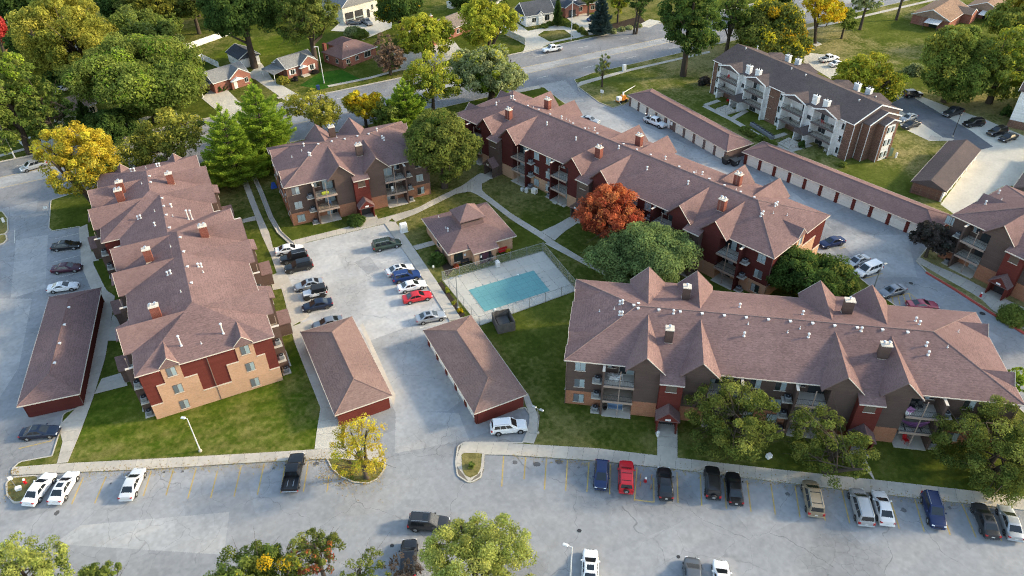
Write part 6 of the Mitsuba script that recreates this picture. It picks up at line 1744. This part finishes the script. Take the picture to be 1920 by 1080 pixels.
for i, x in enumerate((412, 418, 423, 428)):
    bush((x, 165 - i * 2), .9, 2.0, 'darkgreen', 'narrow dark evergreen before the small grey-roofed brick house', 80 + i, group='row of narrow evergreens at the brick house', n=8)
bush((650, 118), 1.8, 1.6, 'green', 'shrub at the front corner of the bungalow', 85)
bush((662, 58), 5.0, 2.2, 'grey', 'grey-green hedge shrub above the bungalow, left one', 86); bush((676, 62), 4.5, 2.0, 'green', 'hedge shrub above the bungalow, right one', 87)
for i, (x, y) in enumerate(((1020, 47), (1030, 43), (1042, 40), (1054, 40), (1066, 45), (1078, 49), (1090, 55), (1096, 60))):
    bush((x, y), 2.2, 1.2, 'olive' if i > 4 else 'green', 'low shrub in the planting beside the white cottage', 90 + i, group='low shrubs beside the white cottage')
for i, (x, y) in enumerate(((1150, 58), (1165, 54), (1180, 51), (1196, 47))):
    bush((x, y), 2.4, 1.0, 'grey', 'pale grassy clump in the bed by the avenue', 100 + i, group='clumps in the bed by the avenue')
bush((334, 70), 3.0, 1.6, 'sage', 'lone shrub on the grass behind the white fence', 106)
bush((838, 543), .8, .8, 'yellowgreen', 'yellow flowering plant in the dark bed, upper one', 107, z=.16); bush((850, 567), .6, .5, 'yellowgreen', 'small lime plant in the dark bed, middle one', 108, z=.16); bush((863, 581), .9, .8, 'golden', 'brownish yellow plant in the dark bed, lower one', 109, z=.16)
bush((855, 498), 1.0, .8, 'red', 'small rust red plant at the front corner of the clubhouse', 110); bush((953, 470), .9, .9, 'golden', 'potted yellow plant at the right end of the clubhouse front', 111)
bush((1580, 245 + 62), 1.6, 1.2, 'green', 'small shrub near the end of the white block by the green box', 112)
bush((884, 870), .9, 1.0, 'green', 'little green shrub on the planted island', 113, z=.16)
bush((1375, 160), 2.4, 2.2, 'darkgreen', 'dark shrub at the left corner of the white block', 114, name='shrub') if False else bush((1322, 150), 3.0, 2.4, 'plum', 'dark shrub at the left corner of the white block', 114)
for i, (x, y) in enumerate(((1412, 252), (1424, 258), (1436, 262), (1448, 268), (1402, 246), (1396, 240))):
    bush((x, y), 2.2, 1.1, 'green' if i % 2 else 'olive', 'low hedge shrub behind the long garages', 120 + i, group='hedge shrubs behind the long garages')
# ------------------------------------------------------------ fences, lamps, small things
def lamp(base, h, label, arm=(-.7, 0), heads=1, r=.07, mt=METALW, name='street_lamp', arml=1.0, z=.1):
    K = thing(name, label, 'street lamp'); B = at(*base, z); T_ = B + [0, 0, h]
    part(K, 'pole', tube(np.array([B, T_]), [r * 1.3, r * .8], 8), mt, 40)
    part(K, 'base', move(lathe([(.22, 0), (.22, .18), (.12, .24)], 10), *B), CONC[0])
    d = np.array([arm[0], arm[1], 0.0])
    for i in range(heads):
        e = T_ + d * arml * (1 if i == 0 else -1)
        part(K, 'arm', tube(np.array([T_ - [0, 0, .1], e]), r * .55, 6), mt)
        an = math.atan2(d[1], d[0]) + (math.pi if i else 0)
        part(K, 'lamp_head', move(blob_box(-.1, .5, -.17, .17, -.1, .08, .05), *e, an), mt)


lamp((376, 846), 6.1, 'pale lamp post on the mown lawn at the lower left', (-.9, .2), arml=.35)
lamp((1008, 812), 4.6, 'lamp post with two heads by the white crossover', (-.8, .5), 2, arml=.35, r=.05, mt=STEEL)
lamp((859, 577), 6.0, 'thin lamp post with two heads beside the pool', (.9, .4), 2, mt=STEEL, arml=.5)
lamp((1638, 541), 4.8, 'lamp post beside the white minivan', (.9, .3), mt=STEEL, arml=.4)
lamp((1786, 256), 5.0, 'dark lamp post on the far lane', (.1, .1), mt=DARK, arml=.2)
lamp((608, 156), 9.6, 'tall pale street lamp beside the pale grey roofed house', (-.9, -.45), arml=.5, r=.11)
lamp((1071, 75), 11.0, 'tall pale street lamp in front of the white cottage', (.9, .45), arml=.7, r=.11)
lamp((28, 296), 9.5, 'tall pale street lamp at the left edge by the avenue', (-.9, -.45), arml=1.2, r=.11)
lamp((336, 229), 4.0, 'short pale lamp post across the avenue behind the left block', (-.9, .2), arml=.35)
lamp((1069, 1086), 6.0, 'pale lamp pole at the bottom edge beside the white sedan', (-.8, .3), arml=.6)
# pool fence of wire mesh
KP = thing('pool_fence', 'tall wire mesh fence round the pool deck', 'fence')
FC = [at(*p)[:2] for p in ((830, 527), (1018, 472), (1081, 546), (899, 612))]
posts, rails, wires = [], [], []
H_ = 1.75
for i in range(4):
    a, b = FC[i], FC[(i + 1) % 4]; L = np.linalg.norm(b - a); n = int(round(L / 2.9)); t = (b - a) / L
    for k in range(n):
        p = a + (b - a) * k / n
        part(KP, 'post', tube(np.array([[*p, .1], [*p, H_ + .25]]), .045, 6), STEEL)
    part(KP, 'rail', cat([tube(np.array([[*a, z], [*b, z]]), .028, 5) for z in (H_ + .12, .22)]), STEEL)
    g = .17; V, F = [], []
    for s in (1, -1):
        for x in np.arange(-H_, L, g):
            x0, x1 = (x, x + H_) if s > 0 else (x + H_, x); z0_, z1_ = .2, .2 + H_
            lo_, hi_ = min(x0, x1), max(x0, x1)
            if hi_ < 0 or lo_ > L:
                continue
            def cl(xx):
                k = (xx - x0) / (x1 - x0); return z0_ + (z1_ - z0_) * k
            xa, xb = max(lo_, 0), min(hi_, L)
            P0, P1 = np.array([*(a + t * xa), cl(xa)]), np.array([*(a + t * xb), cl(xb)])
            e = .0032 * np.array([-t[1], t[0], 0]); u = np.array([0, 0, .0032])
            o = len(V) * 1
            q = [P0 + u, P0 - u + e, P0 - u - e, P1 + u, P1 - u + e, P1 - u - e]
            F += [[o, o + 1, o + 4], [o, o + 4, o + 3], [o + 1, o + 2, o + 5], [o + 1, o + 5, o + 4], [o + 2, o, o + 3], [o + 2, o + 3, o + 5]]; V += q
    k = part(KP, 'wire_mesh', (np.array(V), np.array(F)), METAL)
    labels[k] = {'kind': 'stuff'}
KV = thing('pool_cover', 'teal cover stretched over the swimming pool', 'pool cover')
pc = pxpoly([(879, 545), (1000.5, 508.5), (1031, 546.5), (909, 585.5)])
put(KV + '__sheet', prism(ID, pc, .1, .165), POOLC)
fp = Fr(at(879, 545), math.radians(25.6), -1); Lp, Wp = 11.9, 6.35
for i in range(1, 9):
    part(KV, 'strap', bx(fp, Lp * i / 9 - .03, Lp * i / 9 + .03, -.45, Wp + .45, .166, .175), STRAP)
for i in range(1, 5):
    part(KV, 'strap', bx(fp, -.45, Lp + .45, Wp * i / 5 - .03, Wp * i / 5 + .03, .1665, .178), STRAP)
for p in ((971, 515), (928, 580)):
    single('skimmer_lid', move(lathe([(.2, 0), (.2, .05), (.02, .06)], 12), *at(*p, .135)), WHITE, 'small white lid on the ' + ('far' if p[1] < 540 else 'near') + ' edge of the pool', 'lid')
# wooden bin enclosure: separate boards
KD = thing('bin_enclosure', 'open-topped grey wooden enclosure on the grass below the pool', 'enclosure')
fdn = Fr(at(922, 585, 1.85), math.radians(17), -1)
rb = random.Random(9)
for f_, L in ((fdn, 2.7), (fdn.sub(0, 3.3), 2.7), (fdn.sub(0, 0, -math.pi / 2, 1), 3.3), (fdn.sub(2.7, 0, -math.pi / 2, 1), 3.3)):
    n = int(L / .16)
    for i in range(n):
        part(KD, 'board', bx(f_, i * L / n + .008, (i + 1) * L / n - .008, -.02, .02 + rb.uniform(0, .012), .08, 1.85 + rb.uniform(-.05, .05)), WOODG)
    part(KD, 'rail', [bx(f_, 0, L, -.08, -.02, z, z + .09) for z in (.35, 1.55)], WOODG)
single('dumpster', cat([bx(fdn, .4, 2.2, .6, 2.4, .1, 1.1)]), DARK, 'dark waste bin inside the wooden enclosure', 'bin')
# waste bins between the garages
for i, (x, y) in enumerate(((1362, 303), (1378, 306))):
    P_ = at(x, y, .5); K = thing('waste_bin', ('left' if i == 0 else 'right') + ' one of two black wheeled bins between the long garages', 'waste bin')
    part(K, 'tub', move(arr(hull([[a * (.62 if z == .1 else .85), b * (.5 if z == .1 else .7), z] for a in (-1, 1) for b in (-1, 1) for z in (.1, 1.3)])), P_[0], P_[1], 0, .6), BLACKP)
    part(K, 'lid', move(arr(hull([[a, b, z + (.12 if b > 0 else 0)] for a in (-.9, .9) for b in (-.75, .75) for z in (1.31, 1.37)])), P_[0], P_[1], 0, .6), BLACKP)
    part(K, 'sticker', move(bx(ID, -.2, .1, -.63, -.62, .75, 1.0), P_[0], P_[1], 0, .6), WHITE)
# vinyl fences (boards seen only as a sheet at that distance)
def fence(px, h, label, mt, z=0.0, name='fence', step=2.4):
    K = thing(name, label, 'fence'); P = [at(*p, z) for p in px]
    for a, b in zip(P[:-1], P[1:]):
        L = np.linalg.norm(b - a); n = max(1, int(round(L / step)))
        fr = Fr(a, c15(a[:2], b[:2]), -1)
        for i in range(n):
            part(K, 'panel', bx(fr, i * L / n + .07, (i + 1) * L / n - .07, -.025, .025, z + .05, z + h - .05), mt)
            part(K, 'post', bx(fr, i * L / n - .065, i * L / n + .065, -.065, .065, z, z + h + .06), mt)


fence([(330, 88), (351, 94), (402, 76), (435, 64)], 1.8, 'white vinyl fence across the far back yard', WHITE)
fence([(335, 94), (367, 114), (380, 118)], 1.8, 'white vinyl fence running down beside the round green tree', WHITE)
fence([(362, 120), (381, 113), (412, 128)], 1.8, 'white vinyl fence joining the white garage', WHITE)
fence([(946, 65), (985, 83)], 1.9, 'pale solid fence beside the white cottage drive', SIDC)
fence([(15, 103), (46, 97)], 1.8, 'orange wooden fence at the upper left', WOODO); fence([(157, 128), (186, 124)], 1.8, 'orange wooden fence behind the round green tree', WOODO)
# hydrants
def hydrant(px, label, z=.1, s=1.0):
    K = thing('fire_hydrant', label, 'fire hydrant'); P_ = at(*px, z)
    REDP = 'm_paint_red'
    part(K, 'barrel', move(lathe([(.2 * s, 0), (.2 * s, .06), (.14 * s, .08), (.13 * s, .55), (.17 * s, .58), (.17 * s, .62)], 12), *P_), REDP, 40)
    part(K, 'bonnet', move(lathe([(.16 * s, .62), (.15 * s, .7), (.09 * s, .8), (.04 * s, .82), (.04 * s, .88)], 12), *P_), WHITE, 40)
    part(K, 'nozzle', move(lathe([(.06, -.26), (.07, -.2), (.07, .2), (.06, .26)], 8, 'y'), P_[0], P_[1], P_[2] + .45), REDP)


hydrant((48, 906), 'red and white fire hydrant on the lower left corner island'); hydrant((1210, 903), 'red and white fire hydrant in the marked bay of the lower right row', .0); hydrant((1838, 556), 'red fire hydrant with a white top by the red kerb')
for i, (x, y) in enumerate(((1200, 912), (1220, 917), (1200.5, 897), (1221, 899))):
    P_ = at(x, y); single('bollard', tube(np.array([P_, P_ + [0, 0, .9]]), .05, 7), 'm_cedar_fence', 'thin rusty post guarding the hydrant bay', 'bollard', 'posts round the hydrant bay')


def sign(px, h, w, hh, label, ang, z=.1, mt=WHITE, txt=None, name='sign'):
    K = thing(name, label, 'sign'); P_ = at(*px, z); f = Fr(P_, ang, -1)
    part(K, 'post', bx(f, -.03, .03, -.03, .03, z, z + h), STEEL)
    part(K, 'plate', bx(f, -w / 2, w / 2, .035, .06, z + h - hh, z + h), mt)


sign((31, 915), 2.2, .45, .6, 'white sign on a post on the lower left corner island', .5)
sign((94, 409), 2.6, .7, .5, 'white sign on a post at the driveway by the left block', .4); sign((9, 420), 1.4, .5, 1.0, 'white sign on the small lawn at the left edge', .9)
sign((1128, 186), 2.4, .9, .8, 'white sign by the drive near the long garage', -.6); sign((813, 506), 1.0, .3, .5, 'small white marker on the lawn beside the clubhouse', .4)
sign((412, 737), 2.3, .5, .5, 'white square sign before the end wall of the left block', .45)
single('utility_box', move(blob_box(-.32, .32, -.25, .25, 0, .5, .04), *at(36, 918, .1), .4), WHITE, 'white box standing on the lower left corner island', 'box')
single('utility_cabinet', cat([move(blob_box(-.62, .62, -.42, .42, 0, 1.75, .04), *at(757.5, 434, .1), .42), move(blob_box(-.7, .7, -.5, .5, -.05, .1, .03), *at(757.5, 434, .1), .42)]), WHITE, 'white utility cabinet beside the sidewalk at the top of the central lot', 'cabinet')
for i, (x, y, w, h, m, l) in enumerate(((979, 358, .6, .7, METALW, 'small pale green utility pedestal, leftmost of three by the diagonal block'), (987, 361, .6, 1.0, METALW, 'upright pale utility pedestal, middle of three by the diagonal block'), (1002, 362, 1.1, 1.0, 'm_cream_door_paint', 'square beige transformer box by the diagonal block'),
                                         (1661, 291, 1.9, 1.7, matte('box_green', (.12, .17, .12)), 'green transformer box near the end of the white block'), (1170, 133, .9, 1.7, WHITE, 'white utility box by the avenue sidewalk'), (1679, 296, .4, 1.2, WHITE, 'slim white pedestal right of the green transformer box'), (1233, 818, .35, .9, WHITE, 'white marker box beside the walk to the lower right block'), (1441, 858, .7, .6, WHITE, 'white box under the olive trees of the lower right block'), (1041, 381, .9, .25, CONC[0], 'flat pale slab on the grass by the diagonal block'), (1051, 383, .9, .25, CONC[0], 'second flat pale slab at the patio of the diagonal block'))):
    single('utility_box', move(blob_box(-w / 2, w / 2, -w * .4, w * .4, 0, h, .04), *at(x, y, .1), -.7 if x < 1100 else .45), m, l, 'box')
# small crane trailer by the long garage
K = thing('bucket_lift', 'orange and white trailer lift parked beside the long garage', 'lift trailer'); P_ = at(1166, 190, 0.1); fl = Fr(P_, math.radians(35), -1)
OR = mat('orange_paint', (.62, .23, .03), .4)
part(K, 'chassis', bx(fl, -1.6, 1.6, -.6, .6, .45, .65), OR); part(K, 'engine_box', bx(fl, -.3, .8, -.5, .5, .65, 1.6), OR); part(K, 'cab', bx(fl, -1.5, -.5, -.5, .5, .65, 1.5), WHITE)
for u in (-.9, .7):
    for v in (-.7, .7):
        q = fl.w([[u, v, .36]])[0]; part(K, 'wheel', move(lathe([(.2, -.1), (.36, -.1), (.36, .1), (.2, .1)], 12, 'y'), *q, fl.a), 'm_tyre')
part(K, 'mast', bx(fl, .1, .4, -.15, .15, 1.6, 2.4), WHITE); part(K, 'boom', tube(fl.w([[.2, 0, 2.2], [2.2, -.2, 2.5], [4.4, -.4, 2.8]]), [.12, .1, .07], 6), 'm_cream_door_paint')
part(K, 'outrigger', [tube(fl.w([[u, s * .6, .5], [u, s * 1.4, .05]]), .05, 5) for u in (-1.4, 1.4) for s in (-1, 1)], WHITE)
# seats and things on the balconies and decks
def chair(P_, ang, m, label, s=1.0, name='patio_chair'):
    K = thing(name, label, 'chair'); mv = lambda q: move(q, *P_, ang)
    part(K, 'seat', mv(blob_box(-.25 * s, .25 * s, -.25 * s, .25 * s, .4, .46, .02)), m)
    part(K, 'backrest', mv(arr(hull([[a, b + (z - .46) * .25, z] for a in (-.24 * s, .24 * s) for b in (.21 * s, .26 * s) for z in (.46, .98)]))), m)
    for a in (-.22, .22):
        for b in (-.22, .22):
            part(K, 'leg', mv(bx(ID, a * s - .02, a * s + .02, b * s - .02, b * s + .02, 0, .41)), m)
    for a in (-.26, .26):
        part(K, 'armrest', mv(blob_box(a * s - .03, a * s + .03, -.22, .26, .64, .69, .015)), m)


REDC = mat('red_plastic', (.5, .02, .025), .4); PURP = mat('purple_cloth', (.3, .12, .26), .7); PINK = mat('pink_plastic', (.5, .22, .42), .5); BLUEC = mat('blue_cloth', (.16, .24, .36), .7); LIME = mat('lime_cloth', (.45, .5, .05), .7)
on = lambda fr, u, v, z: fr.w([[u, v, z]])[0]
c2_ = 37.35
chair(on(f4, c2_ + 6.2, .2, .16), f4.a + .4, REDC, 'red chair on the ground-floor patio of the lower right block', 1.25)
chair(on(f4, c2_ + 5.6, -.4, 5.5), f4.a, BLACKP, 'black chair on the lower right block\'s right top balcony', 1.1); chair(on(f4, c2_ + 6.5, -.5, 5.5), f4.a, DARK, 'second dark chair on the lower right block\'s right top balcony', 1.1)
K = thing('play_table', 'small pink table on the top balcony of the lower right block', 'table'); P_ = on(f4, c2_ + 5.1, .35, 5.5)
part(K, 'top', move(blob_box(-.5, .5, -.35, .35, .5, .6, .03), *P_, .5), PINK)
for a in (-.4, .4):
    for b in (-.25, .25):
        part(K, 'leg', move(bx(ID, a - .04, a + .04, b - .04, b + .04, 0, .5), *P_, .5), PINK)
single('cooler', move(blob_box(-.3, .3, -.2, .2, 0, .5, .05), *on(f4, c2_ + 4.9, .6, 5.5), .2), WHITE, 'white box at the left end of the right top balcony', 'box')
K = thing('hammock', 'purple striped hammock on the middle balcony of the lower right block', 'hammock')
xs = np.linspace(-1.7, 1.7, 15); V, F = [], []
for x in xs:
    w = .42 * (1 - (abs(x) / 1.75) ** 2) + .04; z = .45 + .28 * x * x
    for y in (-1, -.5, 0, .5, 1):
        V.append([x, y * w, z + .12 * y * y])
for i in range(len(xs) - 1):
    for j in range(4):
        a = i * 5 + j; F += [[a, a + 5, a + 6], [a, a + 6, a + 1]]
V2 = np.array(V); F2 = np.array(F); V2 = np.vstack([V2, V2 - [0, 0, .02]]); F2 = np.vstack([F2, F2[:, ::-1] + len(V)])
part(K, 'cloth', move((V2, F2), *on(f4, c2_ + 6.3, .2, 2.75), f4.a), PURP)
part(K, 'stand', move(cat([tube(np.array([[-1.8, 0, 1.35], [-1.2, 0, .06], [1.2, 0, .06], [1.8, 0, 1.35]]), .035, 6), bx(ID, -1.0, -.9, -.5, .5, .0, .08), bx(ID, .9, 1.0, -.5, .5, .0, .08)]), *on(f4, c2_ + 6.3, .2, 2.75), f4.a), DARK)
K = thing('glider_bench', 'blue cushioned glider on the ground patio of the lower right block', 'bench'); P_ = on(f4, 13.7 - 6.7, -.1, .16)
part(K, 'seat', move(blob_box(-.95, .95, -.35, .3, .38, .52, .05), *P_, f4.a), BLUEC); part(K, 'backrest', move(blob_box(-.95, .95, .22, .36, .5, 1.0, .05), *P_, f4.a), BLUEC)
part(K, 'frame', move(cat([bx(ID, a - .03, a + .03, -.4, .4, 0, .7) for a in (-1, 1)] + [bx(ID, -1, 1, -.02, .04, .1, .16)]), *P_, f4.a), METALW)
K = thing('planter', 'round pot beside the blue glider on the ground patio', 'pot'); part(K, 'pot', move(lathe([(.18, 0), (.26, .35), (.28, .4), (.22, .4), (.2, .3)], 12), *on(f4, 13.7 - 8.0, .1, .16)), DARK); part(K, 'soil', move(lathe([(.2, .3), (.02, .36)], 10), *on(f4, 13.7 - 8.0, .1, .16)), GRAVEL)
K = thing('bicycle_pile', 'tangle of pale metal frames on the lower right block\'s left top balcony', 'frames'); P_ = on(f4, 13.7 - 7.0, -.2, 5.5); rr_ = random.Random(4)
part(K, 'frames', move(cat([tube(np.array([[rr_.uniform(-1.1, 1.1), rr_.uniform(-.5, .5), .05], [rr_.uniform(-1.1, 1.1), rr_.uniform(-.5, .5), .8], [rr_.uniform(-1.1, 1.1), rr_.uniform(-.5, .5), .2]]), .025, 5) for _ in range(18)]), *P_, f4.a), METALW)
for i in range(3):
    V, F = lathe([(.24, -.03), (.3, -.03), (.3, .03), (.24, .03)], 14, 'y'); part(K, 'wheel', move((V + [rr_.uniform(-.7, .7), rr_.uniform(-.3, .3), .32], F), *P_, f4.a + rr_.uniform(-.4, .4)), METALW)
chair(on(f2, 13.55 + 6.0, .1, 2.75), f2.a, WHITE, 'white plastic chair on the middle balcony of the middle block', 1.0)
chair(on(f2, 13.55 + 6.9, -.2, 5.5), f2.a, DARK, 'dark chair on the top balcony at the right of the middle block'); chair(on(f2, 13.55 - 6.0, -.2, 2.75), f2.a, BLUEC, 'blue-grey chair on the middle balcony at the left of the middle block')
single('folded_cover', move(blob_box(-.7, .7, -.3, .3, 0, .5, .15), *on(f2, 13.55 - 6.6, .3, 5.5), f2.a), LIME, 'lime green cover on the top balcony of the middle block', 'cover')
single('tarpaulin', move(arr(hull([[-.6, -.4, 0], [.6, -.4, 0], [-.6, .4, 0], [.6, .4, 0], [-.3, 0, 1.3], [.3, .1, 1.2]])), *at(514, 352, .1), .5), mat('blue_tarp', (.03, .1, .45), .5), 'blue tarpaulin by the left end wall of the middle block', 'tarpaulin')
chair(on(f3, 13.7 + 6.2, .0, .16), f3.a, WHITE, 'white chair on the ground patio at the near end of the diagonal block', 1.2)
for i, (a, b, z, m, lab) in enumerate(((3.3, -.3, 2.75, DARK, 'dark chair on the middle balcony of the first bay'), (4.5, -.2, 5.45, REDC, 'red chair on the top balcony of the first bay'), (24.6, -.3, 5.45, METALW, 'pale chair on the top balcony of the third bay'),
        (25.2, -.2, 2.75, DARK, 'dark chair on the middle balcony of the third bay'), (33.4, -.2, 5.45, REDC, 'red chair on the top balcony of the last bay'), (36.0, -.1, 5.45, BLACKP, 'black chair on the top balcony of the last bay'),
        (34.2, -.3, .1, DARK, 'dark chair on the patio of the last bay'), (36.0, .1, .1, METALW, 'pale chair on the patio of the last bay'), (5.8, .0, .1, REDC, 'red chair on the patio of the first bay'))):
    chair(on(fw, a + 1.2, b, z), fw.a + i * .5, m, lab + ' of the white block')
# benches and bins at the clubhouse
K = thing('bench', 'red bench against the clubhouse wall', 'bench'); P_ = on(fc, 10.2, -.1, .1)
for i in range(4):
    part(K, 'slat', move(bx(ID, -.85, .85, -.3 + i * .13, -.2 + i * .13, .42, .46), *P_, fc.a), REDC)
for i in range(3):
    part(K, 'back_slat', move(bx(ID, -.85, .85, .25, .29, .55 + i * .15, .66 + i * .15), *P_, fc.a), REDC)
for a in (-.75, .75):
    part(K, 'leg', move(bx(ID, a - .04, a + .04, -.28, .28, 0, .42), *P_, fc.a), DARK)
K = thing('litter_bin', 'pale litter bin on the pool deck before the clubhouse', 'bin'); P_ = at(933, 500, .13)
part(K, 'tub', move(blob_box(-.35, .35, -.35, .35, 0, 1.0, .05), *P_, .4), METALW); part(K, 'lid', move(arr(hull([[a * .4, b * .4, 1.0] for a in (-1, 1) for b in (-1, 1)] + [[a * .2, b * .2, 1.3] for a in (-1, 1) for b in (-1, 1)])), *P_, .4), METALW)
K = thing('picnic_table', 'dark metal table beside the clubhouse window', 'table'); P_ = at(872, 494, .13)
part(K, 'top', move(blob_box(-.75, .75, -.4, .4, .7, .75, .02), *P_, fc.a), DARK); part(K, 'frame', move(cat([bx(ID, a - .04, a + .04, -.35, .35, 0, .7) for a in (-.6, .6)] + [bx(ID, -.75, .75, s * .6 - .12, s * .6 + .12, .42, .46) for s in (-1, 1)] + [bx(ID, a - .03, a + .03, -.68, .68, .38, .42) for a in (-.6, .6)]), *P_, fc.a), DARK)
for i, p in enumerate(((916, 496), (923, 492))):
    P_ = at(*p, .13); K = thing('notice_post', ('left' if i == 0 else 'right') + ' one of two dark posts at the gate before the clubhouse', 'post'); part(K, 'post', tube(np.array([P_, P_ + [0, 0, 1.9]]), .06, 6), DARK)
    part(K, 'box', move(blob_box(-.25, .25, -.1, .1, 1.1, 1.5, .02), *P_, .4), DARK)
for i, (x, y) in enumerate(((1620, 285), (1632, 283), (1597, 292))):
    P_ = at(x, y, .1); K = thing('air_conditioner', ['middle', 'right', 'left'][i] + ' one of three grey condensers at the end of the white block', 'air conditioner'); part(K, 'housing', move(blob_box(-.42, .42, -.42, .42, 0, .85, .08), *P_, .4), ACG); part(K, 'grille', move(lathe([(.34, .84), (.33, .9), (.05, .9)], 12), *P_), ACD)
for i in range(9):
    P_ = at(1410 + i * 4.6, 236 + i * 3.0, .1); K = thing('air_conditioner', 'grey condenser in the row before the white block', 'air conditioner', 'row of condensers before the white block')
    part(K, 'housing', move(blob_box(-.42, .42, -.42, .42, 0, .85, .08), *P_, -1.08), ACG); part(K, 'grille', move(lathe([(.34, .84), (.33, .9), (.05, .9)], 12), *P_), ACD)
K = thing('drain_trough', 'long grey trough running across the grass beside the middle block', 'trough')
pp = [at(*p, .1)[:2] for p in ((470, 318), (490, 362), (508, 408), (524, 436), (549, 459))]
for o in (-.35, .35):
    q = []
    for i, p in enumerate(pp):
        t = pp[min(i + 1, 4)] - pp[max(i - 1, 0)]; t /= np.linalg.norm(t); q.append([*(p + o * np.array([-t[1], t[0]])), .2])
    part(K, 'edge', tube(np.array(q), .11, 6), CONC[1])
A_, B_ = [], []
for i, p in enumerate(pp):
    t = pp[min(i + 1, 4)] - pp[max(i - 1, 0)]; t /= np.linalg.norm(t); n = .3 * np.array([-t[1], t[0]]); A_.append(p + n); B_.append(p - n)
part(K, 'bed', sheet(Polygon(A_ + B_[::-1]).buffer(0), .13), CONC[2])
for i, p in enumerate(((53, 284), (597, 168))):
    P_ = at(*p, .03); K = thing('wheelie_bin', 'dark blue wheeled bin by the ' + ('left edge street lamp' if i == 0 else 'street lamp at the pale grey roofed house'), 'waste bin'); BB = mat('blue_bin', (.02, .05, .16), .5) if i == 0 else 'm_blue_bin'
    part(K, 'tub', move(arr(hull([[a * k, b * k, z] for a in (-.4, .4) for b in (-.4, .4) for z, k in ((0, .75), (1.05, 1))])), *P_, .5), BB); part(K, 'lid', move(blob_box(-.44, .44, -.44, .44, 1.05, 1.15, .04), *P_, .5), BB)

# stains in the stalls and fallen leaves along the kerbs
ro = random.Random(12)
STAIN = matte('oil_stain', concrete_fn((0.13, 0.132, 0.135), 0.4))
for q in LINES[:9] + LINES[9:40]:
    if ro.random() < .55:
        continue
    a, b = at(*q[0])[:2], at(*q[1])[:2]; t = (b - a) / np.linalg.norm(b - a); n = np.array([-t[1], t[0]]); c = a + t * ro.uniform(.4, 1.5) + n * ro.uniform(.8, 1.8)
    rr = ro.uniform(.12, .42); P = Polygon([c + rr * (.6 + .6 * ro.random()) * np.array([math.cos(k * .63), math.sin(k * .63)]) for k in range(10)]).buffer(.04)
    part('parking_lot', 'oil_stain', sheet(P, .0105), STAIN)
rl = np.random.default_rng(8); V, F, Cc = [], [], []
for (x0, y0), (x1, y1), n, sp in (((150, 889), (480, 871), 500, .5), ((480, 871), (612, 864), 260, .5), ((640, 893), (720, 880), 500, 1.6), ((960, 857), (1270, 884), 260, .35), ((1270, 884), (1900, 958), 700, .5), ((70, 285), (200, 255), 400, 1.5), ((655, 900), (600, 880), 300, 1.0), ((30, 880), (20, 940), 160, .5)):
    t = rl.random(n); a, b = at(x0, y0)[:2], at(x1, y1)[:2]; nn = np.array([-(b - a)[1], (b - a)[0]]); nn /= np.linalg.norm(nn)
    P = a + (b - a) * t[:, None] + nn * (rl.normal(size=n) * sp)[:, None]
    for p in P:
        s_ = rl.uniform(.05, .11); an = rl.uniform(0, 6); u = np.array([math.cos(an), math.sin(an), rl.normal() * .2]) * s_; v = np.array([-math.sin(an), math.cos(an), rl.normal() * .2]) * s_ * .6; z = np.array([p[0], p[1], .16 if True else 0])
        o = len(V); V += [z - u, z - v, z + u, z + v]; F += [[o, o + 1, o + 2], [o, o + 2, o + 3]]; Cc += [[(.42, .27, .06), (.3, .17, .06), (.5, .36, .08)][rl.integers(3)]] * 4
V = np.array(V)
k = single('fallen_leaves', (V, np.array(F)), LEAF, 'yellow and brown fallen leaves scattered along the kerbs', 'leaves', color=np.array(Cc))
labels[k] = {'label': 'yellow and brown fallen leaves scattered along the kerbs', 'kind': 'stuff'}

for (x, y), r_, lab in (((1708, 531), .42, 'round drain cover on the right lane beside the red kerb'), ((1842, 588), .5, 'round drain cover on the right lane near the picture edge'), ((1086, 995), .3, 'small round cover on the lower lot left of the lowest cars'), ((735, 1023), .28, 'small round cover on the lower lot beside the branch-covered car'), ((1272, 1044), .25, 'small round cover near the two lowest cars')):
    K = thing('drain_cover', lab, 'drain cover'); P_ = at(x, y, .012)
    part(K, 'ring', move(lathe([(r_, -.02), (r_, .006), (r_ * .86, .007), (r_ * .86, -.02)], 18), *P_), STEEL); part(K, 'lid', move(lathe([(r_ * .85, -.02), (r_ * .85, .004), (.02, .005)], 18), *P_), DARK)
